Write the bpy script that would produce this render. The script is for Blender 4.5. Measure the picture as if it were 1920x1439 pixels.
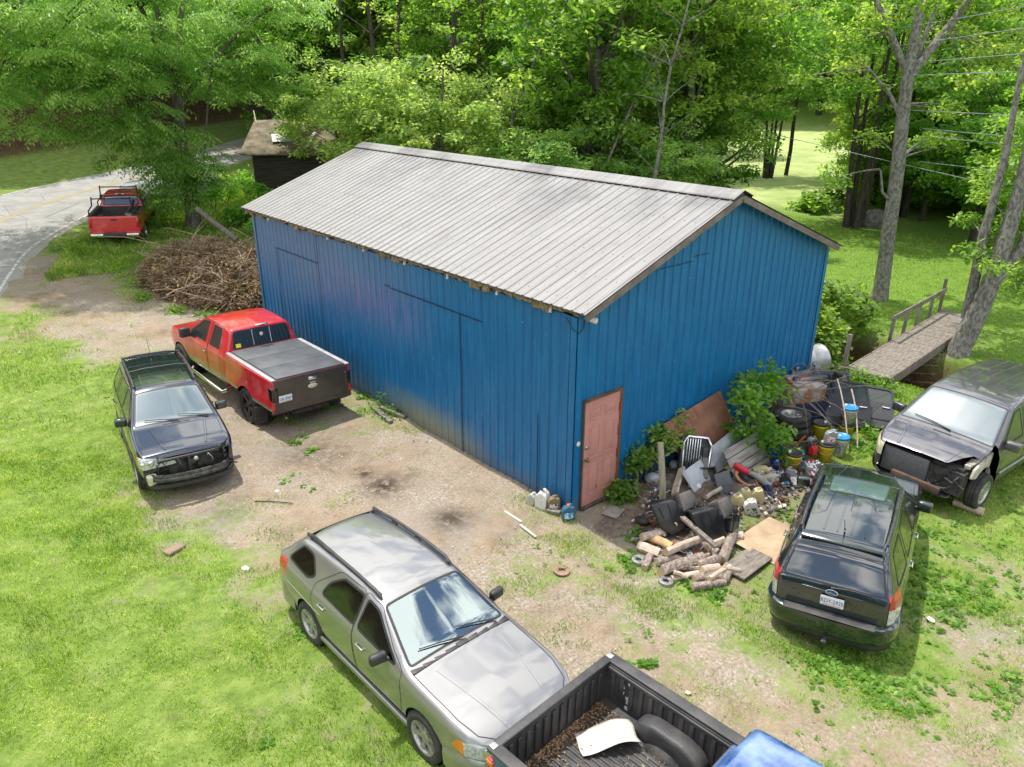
import bpy, bmesh, math, random
import numpy as np
from mathutils import Vector, Matrix, Euler
from mathutils.bvhtree import BVHTree
rng = np.random.default_rng(7); random.seed(7)
for o in list(bpy.data.objects): bpy.data.objects.remove(o)
scn = bpy.context.scene; col = scn.collection
R = math.radians; PI = math.pi
# ---------------------------------------------------------------- camera
CAM = np.array([-8.18391, -7.89306, 7.08014]); YAW, PIT, ROL, F = 0.85822, 0.39091, 0.00211, 1415.149
cf = np.array([math.cos(YAW)*math.cos(PIT), math.sin(YAW)*math.cos(PIT), -math.sin(PIT)])
cr_ = np.array([math.sin(YAW), -math.cos(YAW), 0.]); cu_ = np.cross(cr_, cf)
cr = cr_*math.cos(ROL)+cu_*math.sin(ROL); cu = -cr_*math.sin(ROL)+cu_*math.cos(ROL)
cd = bpy.data.cameras.new('camera'); cam = bpy.data.objects.new('camera', cd); col.objects.link(cam)
cam.matrix_world = Matrix(((cr[0],cu[0],-cf[0],CAM[0]),(cr[1],cu[1],-cf[1],CAM[1]),(cr[2],cu[2],-cf[2],CAM[2]),(0,0,0,1)))
cd.sensor_width = 36; cd.lens = 36*F/1920; cd.clip_end = 1500; cd.clip_start = .05
scn.camera = cam
# ---------------------------------------------------------------- sky, sun, exposure
SAZ, SEL = R(91), R(71)
w = bpy.data.worlds.new('World'); scn.world = w; w.use_nodes = True
nt = w.node_tree; nt.nodes.clear()
N = nt.nodes.new; Lk = nt.links.new
sky = N('ShaderNodeTexSky'); sky.sky_type = 'NISHITA'; sky.sun_disc = False
sky.sun_elevation = SEL; sky.sun_rotation = PI/2-SAZ; sky.altitude = 600
bg = N('ShaderNodeBackground'); bg.inputs[1].default_value = .15
cl = N('ShaderNodeBackground'); cl.inputs[0].default_value = (1,.99,.97,1); cl.inputs[1].default_value = 1.8
tc = N('ShaderNodeTexCoord'); mp = N('ShaderNodeMapping'); mp.inputs['Scale'].default_value = (1,1,2.2); mp.inputs['Location'].default_value = (.3,.15,0)
ns = N('ShaderNodeTexNoise'); ns.inputs['Scale'].default_value = 4.2; ns.inputs['Detail'].default_value = 9; ns.inputs['Roughness'].default_value = .58
rp = N('ShaderNodeValToRGB'); rp.color_ramp.elements[0].position = .46; rp.color_ramp.elements[1].position = .55
mx = N('ShaderNodeMixShader'); wo = N('ShaderNodeOutputWorld')
Lk(tc.outputs['Generated'], mp.inputs[0]); Lk(mp.outputs[0], ns.inputs['Vector']); Lk(ns.outputs[0], rp.inputs[0])
Lk(rp.outputs[0], mx.inputs[0]); Lk(sky.outputs[0], bg.inputs[0]); Lk(bg.outputs[0], mx.inputs[1]); Lk(cl.outputs[0], mx.inputs[2]); Lk(mx.outputs[0], wo.inputs[0])
sl = bpy.data.lights.new('sun', 'SUN'); sl.energy = 3.7; sl.angle = R(.8); sl.color = (1,.955,.88)
so = bpy.data.objects.new('sun', sl); col.objects.link(so)
sd = Vector((math.cos(SAZ)*math.cos(SEL), math.sin(SAZ)*math.cos(SEL), math.sin(SEL)))
so.rotation_euler = sd.to_track_quat('Z','Y').to_euler(); so.location = (0,0,30)
scn.view_settings.view_transform = 'Standard'; scn.view_settings.look = 'None'; scn.view_settings.exposure = .5; scn.view_settings.gamma = 1
# ---------------------------------------------------------------- terrain heights
def sm(a, b, x):
    t = np.clip((np.asarray(x,float)-a)/(b-a),0,1); return t*t*(3-2*t)
CREEK = np.array([(12.6,-30),(12.4,-14),(12.3,-6),(12.1,-1),(12.4,3),(13,8),(14.5,14),(18,22),(24,30)],float)
def polydist(P, x, y):
    x = np.asarray(x,float); y = np.asarray(y,float); best = np.full(np.broadcast(x,y).shape, 1e9)
    for (ax,ay),(bx,by) in zip(P[:-1],P[1:]):
        dx,dy = bx-ax,by-ay; t = np.clip(((x-ax)*dx+(y-ay)*dy)/(dx*dx+dy*dy),0,1)
        best = np.minimum(best, np.hypot(x-ax-t*dx, y-ay-t*dy))
    return best
def T0(x, y):
    x = np.asarray(x,float); y = np.asarray(y,float)
    r = np.interp(y,[-50,8,12,16,20,24,28,34,45,60,120],[0,0,.15,.45,.8,1.12,1.5,2.0,2.7,3.4,5])
    s = 1-sm(9,20,x-.5*np.clip(y-20,0,100))
    return r*s-.04-.12*sm(-1,1.5,x)*sm(-1,-3,y)*(1-sm(8,12,x))
def bankd(x, y): return (np.asarray(x,float)+2.96)*-.588+(np.asarray(y,float)-33.63)*.809
def T(x, y):
    z = T0(x,y); d = bankd(x,y)
    z = z+.13*np.clip(d-.6,0,4.5)+.95*np.clip(d-5,0,7)+.42*np.clip(d-12,0,70)
    z = z-1.15*np.exp(-(polydist(CREEK,x,y)/1.15)**4)
    far = np.hypot(np.asarray(x)-CAM[0], np.asarray(y)-CAM[1])
    return z+.45*np.clip(far-116,0,70)*(np.asarray(x)>20)
def Tz(x, y): return float(T(x,y))
def G(px, py, dz=0.):          # where a sight line of the survey photograph meets the ground (plus dz): world point
    d = cf+cr*(px-960)/F+cu*(719.5-py)/F; z = 0.
    for i in range(50):
        t = (z-CAM[2])/d[2]; P = CAM+t*d; z = .5*z+.5*(float(T0(P[0],P[1]))+dz)
    return Vector(P)
# ---------------------------------------------------------------- naming
def tag(o, label=None, cat=None, group=None, kind=None):
    if label: o['label'] = label
    if cat: o['category'] = cat
    if group: o['group'] = group
    if kind: o['kind'] = kind
    return o
def empty(name, label, cat, loc=(0,0,0), rz=0, group=None, M=None):
    o = bpy.data.objects.new(name, None); col.objects.link(o); o.empty_display_size = .2
    if M is not None: o.matrix_world = M
    else: o.location = loc; o.rotation_euler = (0,0,rz)
    return tag(o, label, cat, group)
def kids(o): return [c for c in bpy.data.objects if c.parent == o]
def copy_tree(o, parent=None, label=None):
    c = o.copy(); col.objects.link(c); c.parent = parent
    if label: c['label'] = label
    for ch in kids(o): copy_tree(ch, c)
    return c
# ---------------------------------------------------------------- materials
def L(c): return tuple(c)+(1,) if len(c)==3 else tuple(c)
_mc = {}
def mat(name, c1, c2=None, sc=6., rough=.6, metal=0., bump=0., bsc=None, coat=0., spec=.5, lo=.4, hi=.65, stretch=(1,1,1), detail=6, rvar=0.):
    if name in _mc: return _mc[name]
    m = bpy.data.materials.new(name); m.use_nodes = True; t = m.node_tree; b = t.nodes['Principled BSDF']
    b.inputs['Roughness'].default_value = rough; b.inputs['Metallic'].default_value = metal
    b.inputs['Coat Weight'].default_value = coat; b.inputs['Coat Roughness'].default_value = .04; b.inputs['Specular IOR Level'].default_value = spec
    tc = t.nodes.new('ShaderNodeTexCoord'); mp = t.nodes.new('ShaderNodeMapping'); mp.inputs['Scale'].default_value = stretch
    t.links.new(tc.outputs['Object'], mp.inputs[0])
    n = t.nodes.new('ShaderNodeTexNoise'); n.inputs['Scale'].default_value = sc; n.inputs['Detail'].default_value = detail; n.inputs['Roughness'].default_value = .62
    t.links.new(mp.outputs[0], n.inputs['Vector'])
    r = t.nodes.new('ShaderNodeValToRGB'); e = r.color_ramp.elements
    e[0].position = lo; e[0].color = L(c1); e[1].position = hi; e[1].color = L(c2 or [v*.8 for v in c1])
    t.links.new(n.outputs[0], r.inputs[0]); t.links.new(r.outputs[0], b.inputs['Base Color'])
    if rvar:
        q = t.nodes.new('ShaderNodeMapRange'); q.inputs['To Min'].default_value = rough; q.inputs['To Max'].default_value = rough+rvar
        q.inputs['From Min'].default_value = lo; q.inputs['From Max'].default_value = hi
        t.links.new(n.outputs[0], q.inputs[0]); t.links.new(q.outputs[0], b.inputs['Roughness'])
    if bump:
        n2 = t.nodes.new('ShaderNodeTexNoise'); n2.inputs['Scale'].default_value = bsc or sc*3; n2.inputs['Detail'].default_value = 5
        t.links.new(mp.outputs[0], n2.inputs['Vector'])
        bp = t.nodes.new('ShaderNodeBump'); bp.inputs['Strength'].default_value = bump; bp.inputs['Distance'].default_value = .02
        t.links.new(n2.outputs[0], bp.inputs['Height']); t.links.new(bp.outputs[0], b.inputs['Normal'])
    _mc[name] = m; return m
def leafmat(name, dark, mid, light, trans=.55):
    m = bpy.data.materials.new(name); m.use_nodes = True; t = m.node_tree; t.nodes.clear(); n = t.nodes.new; k = t.links.new
    at = n('ShaderNodeAttribute'); at.attribute_name = 'tone'
    oi = n('ShaderNodeObjectInfo')
    r = n('ShaderNodeValToRGB'); e = r.color_ramp.elements; e[0].position = .1; e[0].color = L(dark); e[1].position = .95; e[1].color = L(light)
    q = r.color_ramp.elements.new(.5); q.color = L(mid)
    hs = n('ShaderNodeHueSaturation'); mr = n('ShaderNodeMapRange'); mr.inputs['To Min'].default_value = .485; mr.inputs['To Max'].default_value = .515
    k(oi.outputs['Random'], mr.inputs[0]); k(mr.outputs[0], hs.inputs['Hue'])
    k(at.outputs['Fac'], r.inputs[0]); k(r.outputs[0], hs.inputs['Color'])
    b = n('ShaderNodeBsdfPrincipled'); b.inputs['Roughness'].default_value = .42; b.inputs['Specular IOR Level'].default_value = .35
    tr = n('ShaderNodeBsdfTranslucent'); mx = n('ShaderNodeMixShader'); mx.inputs[0].default_value = trans
    gm = n('ShaderNodeHueSaturation'); gm.inputs['Saturation'].default_value = 1.2; gm.inputs['Value'].default_value = 2.1
    k(hs.outputs[0], gm.inputs['Color']); k(gm.outputs[0], tr.inputs[0])
    k(hs.outputs[0], b.inputs['Base Color']); k(b.outputs[0], mx.inputs[1]); k(tr.outputs[0], mx.inputs[2])
    o = n('ShaderNodeOutputMaterial'); k(mx.outputs[0], o.inputs[0]); return m
# ---------------------------------------------------------------- mesh builder
class MB:
    def __init__(s, M=None): s.v=[]; s.f=[]; s.m=[]; s.s=[]; s.M = M or Matrix()
    def add(s, vs, fs, mi=0, smooth=False, M=None):
        A = s.M @ M if M is not None else s.M; b = len(s.v)
        s.v += [tuple(A @ Vector(p)) for p in vs]; s.f += [tuple(b+i for i in f) for f in fs]
        s.m += [mi]*len(fs); s.s += [smooth]*len(fs); return s
    def box(s, c, d, rot=None, mi=0, bev=0.):
        x,y,z = d[0]/2,d[1]/2,d[2]/2; M = Matrix.Translation(c)
        if rot is not None: M = M @ (rot.to_4x4() if hasattr(rot,'to_4x4') else Euler(rot).to_matrix().to_4x4())
        if bev <= 0:
            vs = [(-x,-y,-z),(x,-y,-z),(x,y,-z),(-x,y,-z),(-x,-y,z),(x,-y,z),(x,y,z),(-x,y,z)]
            return s.add(vs, [(0,3,2,1),(4,5,6,7),(0,1,5,4),(1,2,6,5),(2,3,7,6),(3,0,4,7)], mi, False, M)
        bm = bmesh.new(); bmesh.ops.create_cube(bm, size=1); bmesh.ops.scale(bm, vec=d, verts=bm.verts)
        bmesh.ops.bevel(bm, geom=bm.edges[:], offset=min(bev,.48*min(d)), segments=2, profile=.6, affect='EDGES')
        s.bm(bm, M, mi, True); return s
    def bm(s, bm, M=None, mi=0, smooth=False):
        bm.verts.ensure_lookup_table(); bm.verts.index_update()
        s.add([tuple(v.co) for v in bm.verts], [tuple(v.index for v in f.verts) for f in bm.faces], mi, smooth, M); bm.free(); return s
    def tube(s, pts, rad, n=8, mi=0, caps=True, smooth=True, M=None):
        pts = [Vector(p) for p in pts]; k = len(pts); rad = [rad]*k if isinstance(rad,(int,float)) else rad
        vs=[]; fs=[]; up = None
        for i,p in enumerate(pts):
            t = (pts[min(i+1,k-1)]-pts[max(i-1,0)]).normalized()
            if up is None: up = t.orthogonal().normalized()
            up = (up-t*up.dot(t)).normalized(); sd_ = t.cross(up)
            for j in range(n):
                a = 2*PI*j/n; vs.append(p+(up*math.cos(a)+sd_*math.sin(a))*rad[i])
        for i in range(k-1):
            for j in range(n): fs.append((i*n+j, i*n+(j+1)%n, (i+1)*n+(j+1)%n, (i+1)*n+j))
        s.add(vs, fs, mi, smooth, M)
        if caps: s.add(vs, [tuple(range(n-1,-1,-1)), tuple((k-1)*n+j for j in range(n))], mi, False, M)
        return s
    def lathe(s, prof, n=20, mi=0, smooth=True, M=None, caps=False):      # prof (r, z)
        vs=[]; fs=[]; k=len(prof)
        for r,z in prof:
            for j in range(n): a=2*PI*j/n; vs.append((r*math.cos(a), r*math.sin(a), z))
        for i in range(k-1):
            for j in range(n): fs.append((i*n+j, i*n+(j+1)%n, (i+1)*n+(j+1)%n, (i+1)*n+j))
        if caps: fs += [tuple(range(n-1,-1,-1)), tuple((k-1)*n+j for j in range(n))]
        return s.add(vs, fs, mi, smooth, M)
    def prism(s, poly, z0, z1, mi=0, M=None, smooth=False):
        n=len(poly); vs=[(x,y,z0) for x,y in poly]+[(x,y,z1) for x,y in poly]
        fs=[tuple(range(n-1,-1,-1)), tuple(range(n,2*n))]+[(i,(i+1)%n,n+(i+1)%n,n+i) for i in range(n)]
        return s.add(vs, fs, mi, smooth, M)
    def build(s, name, mats, parent=None, loc=None, rot=None):
        me = bpy.data.meshes.new(name); me.from_pydata(s.v, [], s.f)
        for m in (mats if isinstance(mats,(list,tuple)) else [mats]): me.materials.append(m)
        if s.f: me.polygons.foreach_set('material_index', s.m); me.polygons.foreach_set('use_smooth', s.s)
        me.update(); o = bpy.data.objects.new(name, me); col.objects.link(o)
        if parent: o.parent = parent
        if loc is not None: o.location = loc
        if rot is not None: o.rotation_euler = rot
        return o
def npmesh(name, V, nside, mats, tone=None, smooth=False, parent=None, attrs=None, F_=None):
    """V (k*nside,3) separate polygons of nside corners, or F_ faces (m,nside) given"""
    me = bpy.data.meshes.new(name); V = np.asarray(V,np.float32)
    if F_ is None: F_ = np.arange(len(V)).reshape(-1,nside)
    F_ = np.asarray(F_,np.int32); m = len(F_)
    me.vertices.add(len(V)); me.vertices.foreach_set('co', V.ravel())
    me.loops.add(m*nside); me.loops.foreach_set('vertex_index', F_.ravel())
    me.polygons.add(m); me.polygons.foreach_set('loop_start', np.arange(m,dtype=np.int32)*nside)
    me.update(calc_edges=True)
    if smooth: me.polygons.foreach_set('use_smooth', np.ones(m,bool))
    if tone is not None:
        a = me.attributes.new('tone','FLOAT','FACE'); a.data.foreach_set('value', np.asarray(tone,np.float32))
    for k,v in (attrs or {}).items():
        a = me.attributes.new(k,'FLOAT','POINT'); a.data.foreach_set('value', np.asarray(v,np.float32))
    for mm in (mats if isinstance(mats,(list,tuple)) else [mats]): me.materials.append(mm)
    o = bpy.data.objects.new(name, me); col.objects.link(o)
    if parent: o.parent = parent
    return o
# ================================================================ GROUND
CP = [(50,700,1),(100,900,1),(50,1200,1),(300,1200,.97),(200,1000,1),(500,1300,.9),(600,1420,.85),(400,1050,.9),(700,1400,.8),(250,1400,1),(420,985,.55),(500,1040,.45),(650,1300,.8),
(180,800,.95),(150,720,.9),(100,650,.85),(40,600,.8),(350,940,.25),(500,900,.03),(600,920,0),(700,900,0),(800,860,0),(900,920,.06),(560,850,.1),(650,790,.35),(700,760,.45),
(450,1000,.25),(560,990,.1),(850,1000,.05),(990,955,.35),(900,1000,.12),(1000,1050,.42),(1050,1000,.2),(1100,1100,.32),(1050,1160,.28),(1150,1150,.25),(1200,1200,.32),(1100,1200,.1),
(1060,1240,.08),(1150,1060,.45),(1190,1000,.35),(1140,975,.15),(1230,1130,.6),(1300,1180,.5),(1400,1160,.6),(1250,1220,.4),(1350,1260,.33),(1450,1330,.3),(1550,1300,.5),(1600,1230,.75),
(1700,1250,.85),(1500,1220,.65),(1750,1300,.5),(1850,1200,.42),(1800,1100,.8),(1880,1350,.42),(1800,1400,.35),(1650,1380,.4),(1850,1010,.85),(1900,1100,.5),(1400,1000,.6),(1450,930,.5),
(1620,840,.95),(1700,740,1),(1650,800,.95),(1780,980,.85),(100,500,.08),(180,560,.08),(240,600,.05),(120,610,.3),(50,575,.35),(250,540,.5),(230,450,.95),(150,462,.8),(300,460,.3),(200,475,.4),
(300,620,.1),(200,645,.2),(150,620,.2),(400,400,1),(300,350,.95),(330,425,1),(90,560,.12),(1900,700,1),(1600,600,1),(1300,900,.1),(480,780,.1),(300,560,.3)]
CW = np.array([tuple(G(a,b))[:2]+(g,) for a,b,g in CP]+[(9,6,.9),(10,14,.9),(5,18,.9),(14,0,.6),(20,0,1),(30,5,1),(20,-10,.9),(40,20,.95),(80,45,.9),(60,0,1),(3,30,.9),(10,30,.9),(-10,0,1),(-14,8,1),(-9,-10,.8),(0,-12,.5),(8,-12,.6),(-20,20,1),(3,8,.3)])
def grassy(x, y):
    x = np.asarray(x,float).ravel(); y = np.asarray(y,float).ravel(); num = np.zeros_like(x); den = np.zeros_like(x)
    for a,b,g in CW:
        wq = 1/(((x-a)**2+(y-b)**2)+.12)**1.9; num += wq*g; den += wq
    return num/den
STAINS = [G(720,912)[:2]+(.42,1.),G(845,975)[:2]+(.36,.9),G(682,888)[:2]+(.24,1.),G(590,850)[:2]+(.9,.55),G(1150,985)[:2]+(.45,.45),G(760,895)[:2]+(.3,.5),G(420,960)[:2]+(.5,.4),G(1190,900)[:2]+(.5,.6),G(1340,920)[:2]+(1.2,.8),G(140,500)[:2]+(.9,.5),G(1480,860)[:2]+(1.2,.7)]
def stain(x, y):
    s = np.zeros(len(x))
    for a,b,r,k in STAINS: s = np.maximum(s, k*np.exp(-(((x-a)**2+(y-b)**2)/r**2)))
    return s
def axis(segs):
    out=[]
    for a,b,st in segs: out += list(np.arange(a,b-1e-6,st))
    return np.array(out+[segs[-1][1]])
gx = axis([(-160,-40,10),(-40,-16,2),(-16,14,.14),(14,40,.8),(40,120,4),(120,400,20)])
gy = axis([(-120,-20,10),(-20,-12,1),(-12,22,.14),(22,60,.6),(60,120,3),(120,360,20)])
X,Y = np.meshgrid(gx,gy); x=X.ravel(); y=Y.ravel()
near = (np.abs(x+1)<15)&(y>-12)&(y<22)
bz = np.zeros_like(x)
for k in range(26):
    a = rng.uniform(0,2*PI); fq = rng.uniform(.8,7); bz += .012/(1+.5*fq)*np.sin(fq*(x*math.cos(a)+y*math.sin(a))+rng.uniform(0,6))
Z = T(x,y)+bz*near
ii = np.arange(len(x)).reshape(X.shape); Fq = np.stack([ii[:-1,:-1],ii[:-1,1:],ii[1:,1:],ii[1:,:-1]],-1).reshape(-1,4)
GA = grassy(x,y); bd = bankd(x,y); crd = polydist(CREEK,x,y)
hay = sm(0,4,(x-30)-.0*y)*sm(2,10,y-.12*x)*(1-sm(100,110,np.hypot(x,y)))*(bd<0)
litter = np.clip(sm(4.2,5.2,bd)*(1-.75*sm(11,15,bd)),0,1); litter = np.maximum(litter, 1-sm(.9,1.7,crd))
gm = bpy.data.materials.new('ground'); gm.use_nodes = True; t = gm.node_tree; b = t.nodes['Principled BSDF']; n = t.nodes.new; k = t.links.new
b.inputs['Roughness'].default_value = .95; b.inputs['Specular IOR Level'].default_value = .15
geo = n('ShaderNodeNewGeometry')
def noi(sc, det=6, ro=.6):
    q = n('ShaderNodeTexNoise'); q.inputs['Scale'].default_value = sc; q.inputs['Detail'].default_value = det; q.inputs['Roughness'].default_value = ro; k(geo.outputs['Position'], q.inputs['Vector']); return q.outputs[0]
def ramp(src, stops):
    r = n('ShaderNodeValToRGB'); k(src, r.inputs[0]); e = r.color_ramp.elements
    e[0].position, e[0].color = stops[0][0], L(stops[0][1]); e[1].position, e[1].color = stops[-1][0], L(stops[-1][1])
    for p,c in stops[1:-1]: q = e.new(p); q.color = L(c)
    return r.outputs[0]
def mixc(f, a, bb, mode='MIX'):
    m = n('ShaderNodeMix'); m.data_type = 'RGBA'; m.blend_type = mode
    for s_, v in ((0,f),(6,a),(7,bb)):
        if isinstance(v,(float,int)): m.inputs[s_].default_value = v
        elif isinstance(v,tuple): m.inputs[s_].default_value = L(v)
        else: k(v, m.inputs[s_])
    return m.outputs[2]
def mth(op, a, bb=None, cc=None):
    m = n('ShaderNodeMath'); m.operation = op
    for i,v in enumerate((a,bb,cc)):
        if v is None: continue
        if isinstance(v,(float,int)): m.inputs[i].default_value = v
        else: k(v, m.inputs[i])
    return m.outputs[0]
def att(nm):
    a = n('ShaderNodeAttribute'); a.attribute_name = nm; return a.outputs['Fac']
gravel = ramp(noi(24,8,.7), [(.28,(.08,.065,.05)),(.41,(.235,.195,.148)),(.55,(.345,.295,.235)),(.70,(.56,.505,.425))])
soil = ramp(noi(1.6,8,.7), [(.32,(.36,.27,.18)),(.5,(.275,.203,.133)),(.68,(.16,.117,.077))])
gravel = mixc(ramp(noi(.7,6,.65), [(.38,(0,0,0)),(.62,(.85,)*3)]), gravel, soil)
gravel = mixc(ramp(noi(.45,5,.6), [(.52,(0,0,0)),(.66,(.6,)*3)]), gravel, (.28,.255,.22))
gravel = mixc(ramp(noi(5.5,7,.8), [(.56,(0,0,0)),(.66,(.55,)*3)]), gravel, (.17,.125,.09))
grs = ramp(noi(3.2,7,.7), [(.3,(.085,.14,.024)),(.5,(.16,.235,.046)),(.7,(.26,.32,.09))])
straw = ramp(noi(9,6,.7), [(.3,(.20,.17,.09)),(.7,(.34,.30,.17))])
grs = mixc(ramp(noi(1.4,8,.75), [(.52,(0,0,0)),(.74,(.38,)*3)]), grs, straw)
grs = mixc(mth('MULTIPLY', att('lush'), .75), grs, ramp(noi(4,7,.7), [(.35,(.085,.17,.02)),(.65,(.17,.285,.045))]))
grs = mixc(mth('MULTIPLY', att('hay'), ramp(noi(.35,7,.7), [(.35,(.35,)*3),(.6,(1,1,1))])), grs, (.42,.49,.20))
ff = mth('ADD', att('grass'), mth('MULTIPLY', mth('SUBTRACT', noi(2.2,9,.78), .5), 2.3))
ff = ramp(ff, [(.30,(0,0,0)),(.75,(1,1,1))])
cc = mixc(ff, gravel, grs)
lit = ramp(noi(5,9,.75), [(.35,(.035,.02,.012)),(.55,(.10,.058,.032)),(.72,(.19,.12,.07))])
cc = mixc(att('litter'), cc, lit)
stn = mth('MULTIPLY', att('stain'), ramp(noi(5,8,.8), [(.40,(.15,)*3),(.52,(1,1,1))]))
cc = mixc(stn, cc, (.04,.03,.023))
k(cc, b.inputs['Base Color'])
bp = n('ShaderNodeBump'); bp.inputs['Strength'].default_value = .75; bp.inputs['Distance'].default_value = .03
k(mth('ADD', noi(30,6,.7), noi(8,4)), bp.inputs['Height']); k(bp.outputs[0], b.inputs['Normal'])
ground = npmesh('ground', np.stack([x,y,Z],1), 4, gm, smooth=True, attrs={'grass':GA,'hay':hay,'lush':sm(11,14,x)*(1-hay),'litter':litter,'stain':stain(x,y)}, F_=Fq)
tag(ground, kind='structure')
# ---------------------------------------------------------------- road
near_e = [(-8.6,4),(-7.6,9),(-6.7,13.5),(-5.86,16.75),(-4.65,20.4),(-3.4,23.88),(-1.9,25.9),(-.9,27.3),(1.0,29.2),(4.2,32.3),(8.2,35.9),(13,40),(20,46),(30,55)]
far_e = [(-17,7),(-15,14),(-12,20),(-9.5,25),(-7.5,28.5),(-5.2,31.6),(-2.96,33.63),(.09,35.64),(2.44,37.12),(4.87,38.93),(8.34,41.15),(12.5,45.5),(19,51.5),(29,61)]
def resamp(P, m):
    P = np.array(P,float); d = np.r_[0,np.cumsum(np.hypot(*np.diff(P,axis=0).T))]; u = np.linspace(0,d[-1],m)
    Q = np.stack([np.interp(u,d,P[:,0]),np.interp(u,d,P[:,1])],1)
    for _ in range(6): Q[1:-1] = (Q[:-2]+2*Q[1:-1]+Q[2:])/4
    return Q
A = resamp(near_e,150); B = resamp(far_e,150)
ks = np.linspace(0,1,17); RV=[]
for q in ks: RV.append(A*(1-q)+B*q)
RV = np.array(RV); rx,ry = RV[...,0].ravel(),RV[...,1].ravel()
jn = np.zeros_like(rx)
jit = rng.normal(0,.12,(150,2)); jit = (jit+np.roll(jit,1,0))/1.5
RV[0] += jit
rx,ry = RV[...,0].ravel(),RV[...,1].ravel()
rz = T(rx,ry)+.035; edge = np.zeros((17,150)); edge[0]=1; edge[1]=.35; edge[-1]=1
rz -= .05*(edge.ravel()==1)
ii = np.arange(17*150).reshape(17,150); Fr = np.stack([ii[:-1,:-1],ii[:-1,1:],ii[1:,1:],ii[1:,:-1]],-1).reshape(-1,4)[:, ::-1]
asp = bpy.data.materials.new('asphalt'); asp.use_nodes = True; t = asp.node_tree; b = t.nodes['Principled BSDF']; n = t.nodes.new; k = t.links.new
geo = n('ShaderNodeNewGeometry'); b.inputs['Roughness'].default_value = .85
c1 = ramp(noi(1.3,5), [(.35,(.27,.26,.25)),(.65,(.36,.35,.335))]); c2 = ramp(noi(60,3,.8), [(.35,(.7,)*3),(.65,(1.1,)*3)])
cc = mixc(1., c1, c2, 'MULTIPLY')
vo = n('ShaderNodeTexVoronoi'); vo.feature = 'DISTANCE_TO_EDGE'; vo.inputs['Scale'].default_value = .55; k(geo.outputs['Position'], vo.inputs['Vector'])
cc = mixc(ramp(vo.outputs[0], [(.0,(.55,)*3),(.018,(0,0,0))]), cc, (.09,.085,.08))
cc = mixc(mth('MULTIPLY', att('edge'), noi(2.5,6,.7)), cc, (.36,.30,.23)); k(cc, b.inputs['Base Color'])
bp = n('ShaderNodeBump'); bp.inputs['Strength'].default_value = .3; bp.inputs['Distance'].default_value = .01; k(noi(70,3), bp.inputs['Height']); k(bp.outputs[0], b.inputs['Normal'])
road = npmesh('road', np.stack([rx,ry,rz],1), 4, asp, smooth=True, attrs={'edge':edge.ravel()}, F_=Fr); tag(road, kind='structure')
def stripe(name, q, wd, m, i0=0, i1=149):
    C = A*(1-q)+B*q; tn = np.gradient(C,axis=0); tn /= np.linalg.norm(tn,axis=1)[:,None]; nn = np.stack([-tn[:,1],tn[:,0]],1)
    V=[]
    for sgn in (-1,1):
        P = C[i0:i1]+nn[i0:i1]*sgn*wd/2; V.append(np.stack([P[:,0],P[:,1],T(P[:,0],P[:,1])+.040],1))
    V = np.concatenate(V); kk = i1-i0; j = np.arange(kk-1)
    Ff = np.stack([j,j+1,kk+j+1,kk+j],1)
    return V,Ff
def marking(name, lines, m):
    Vs=[];Fs=[];o_=0
    for l_ in lines:
        V,Ff = stripe(name,*l_,m); Vs.append(V); Fs.append(Ff+o_); o_+=len(V)
    return tag(npmesh(name, np.concatenate(Vs), 4, m, F_=np.concatenate(Fs)), kind='structure')
def stripe(name, q, wd, m, i0=0, i1=149, _s=stripe): return _s(name,q,wd,m,i0,i1)
def wearmat(name, c):
    m = mat(name, c, (.27,.26,.24), sc=7, rough=.8, lo=.44, hi=.58); return m
ym = wearmat('faded_yellow_paint', (.42,.28,.07)); wm = wearmat('faded_white_paint', (.60,.59,.56))
def marking2(name, qs, wd, m, i0, i1):
    Vs=[];Fs=[];o_=0
    for q in qs:
        V,Ff = stripe(name,q,wd,m,i0,i1); Vs.append(V); Fs.append(Ff+o_); o_+=len(V)
    return tag(npmesh(name, np.concatenate(Vs), 4, m, F_=np.concatenate(Fs)), kind='structure')
marking2('yellow_road_marking', (.50,.535), .11, ym, 0, 149); marking2('white_road_marking', (.075,.955), .10, wm, 0, 149)
# ---------------------------------------------------------------- creek water
cp = resamp(CREEK,60); tn = np.gradient(cp,axis=0); tn/=np.linalg.norm(tn,axis=1)[:,None]; nn = np.stack([-tn[:,1],tn[:,0]],1)
wv = np.concatenate([np.c_[cp-nn*1.1, T0(cp[:,0],cp[:,1])-.85], np.c_[cp+nn*1.1, T0(cp[:,0],cp[:,1])-.85]]); j = np.arange(59)
wmat = mat('creek_water', (.02,.022,.016), (.035,.03,.02), sc=2, rough=.06, bump=.25, bsc=9)
tag(npmesh('creek_water', wv, 4, wmat, F_=np.stack([j,60+j,61+j,j+1],1)), kind='structure')
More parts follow.
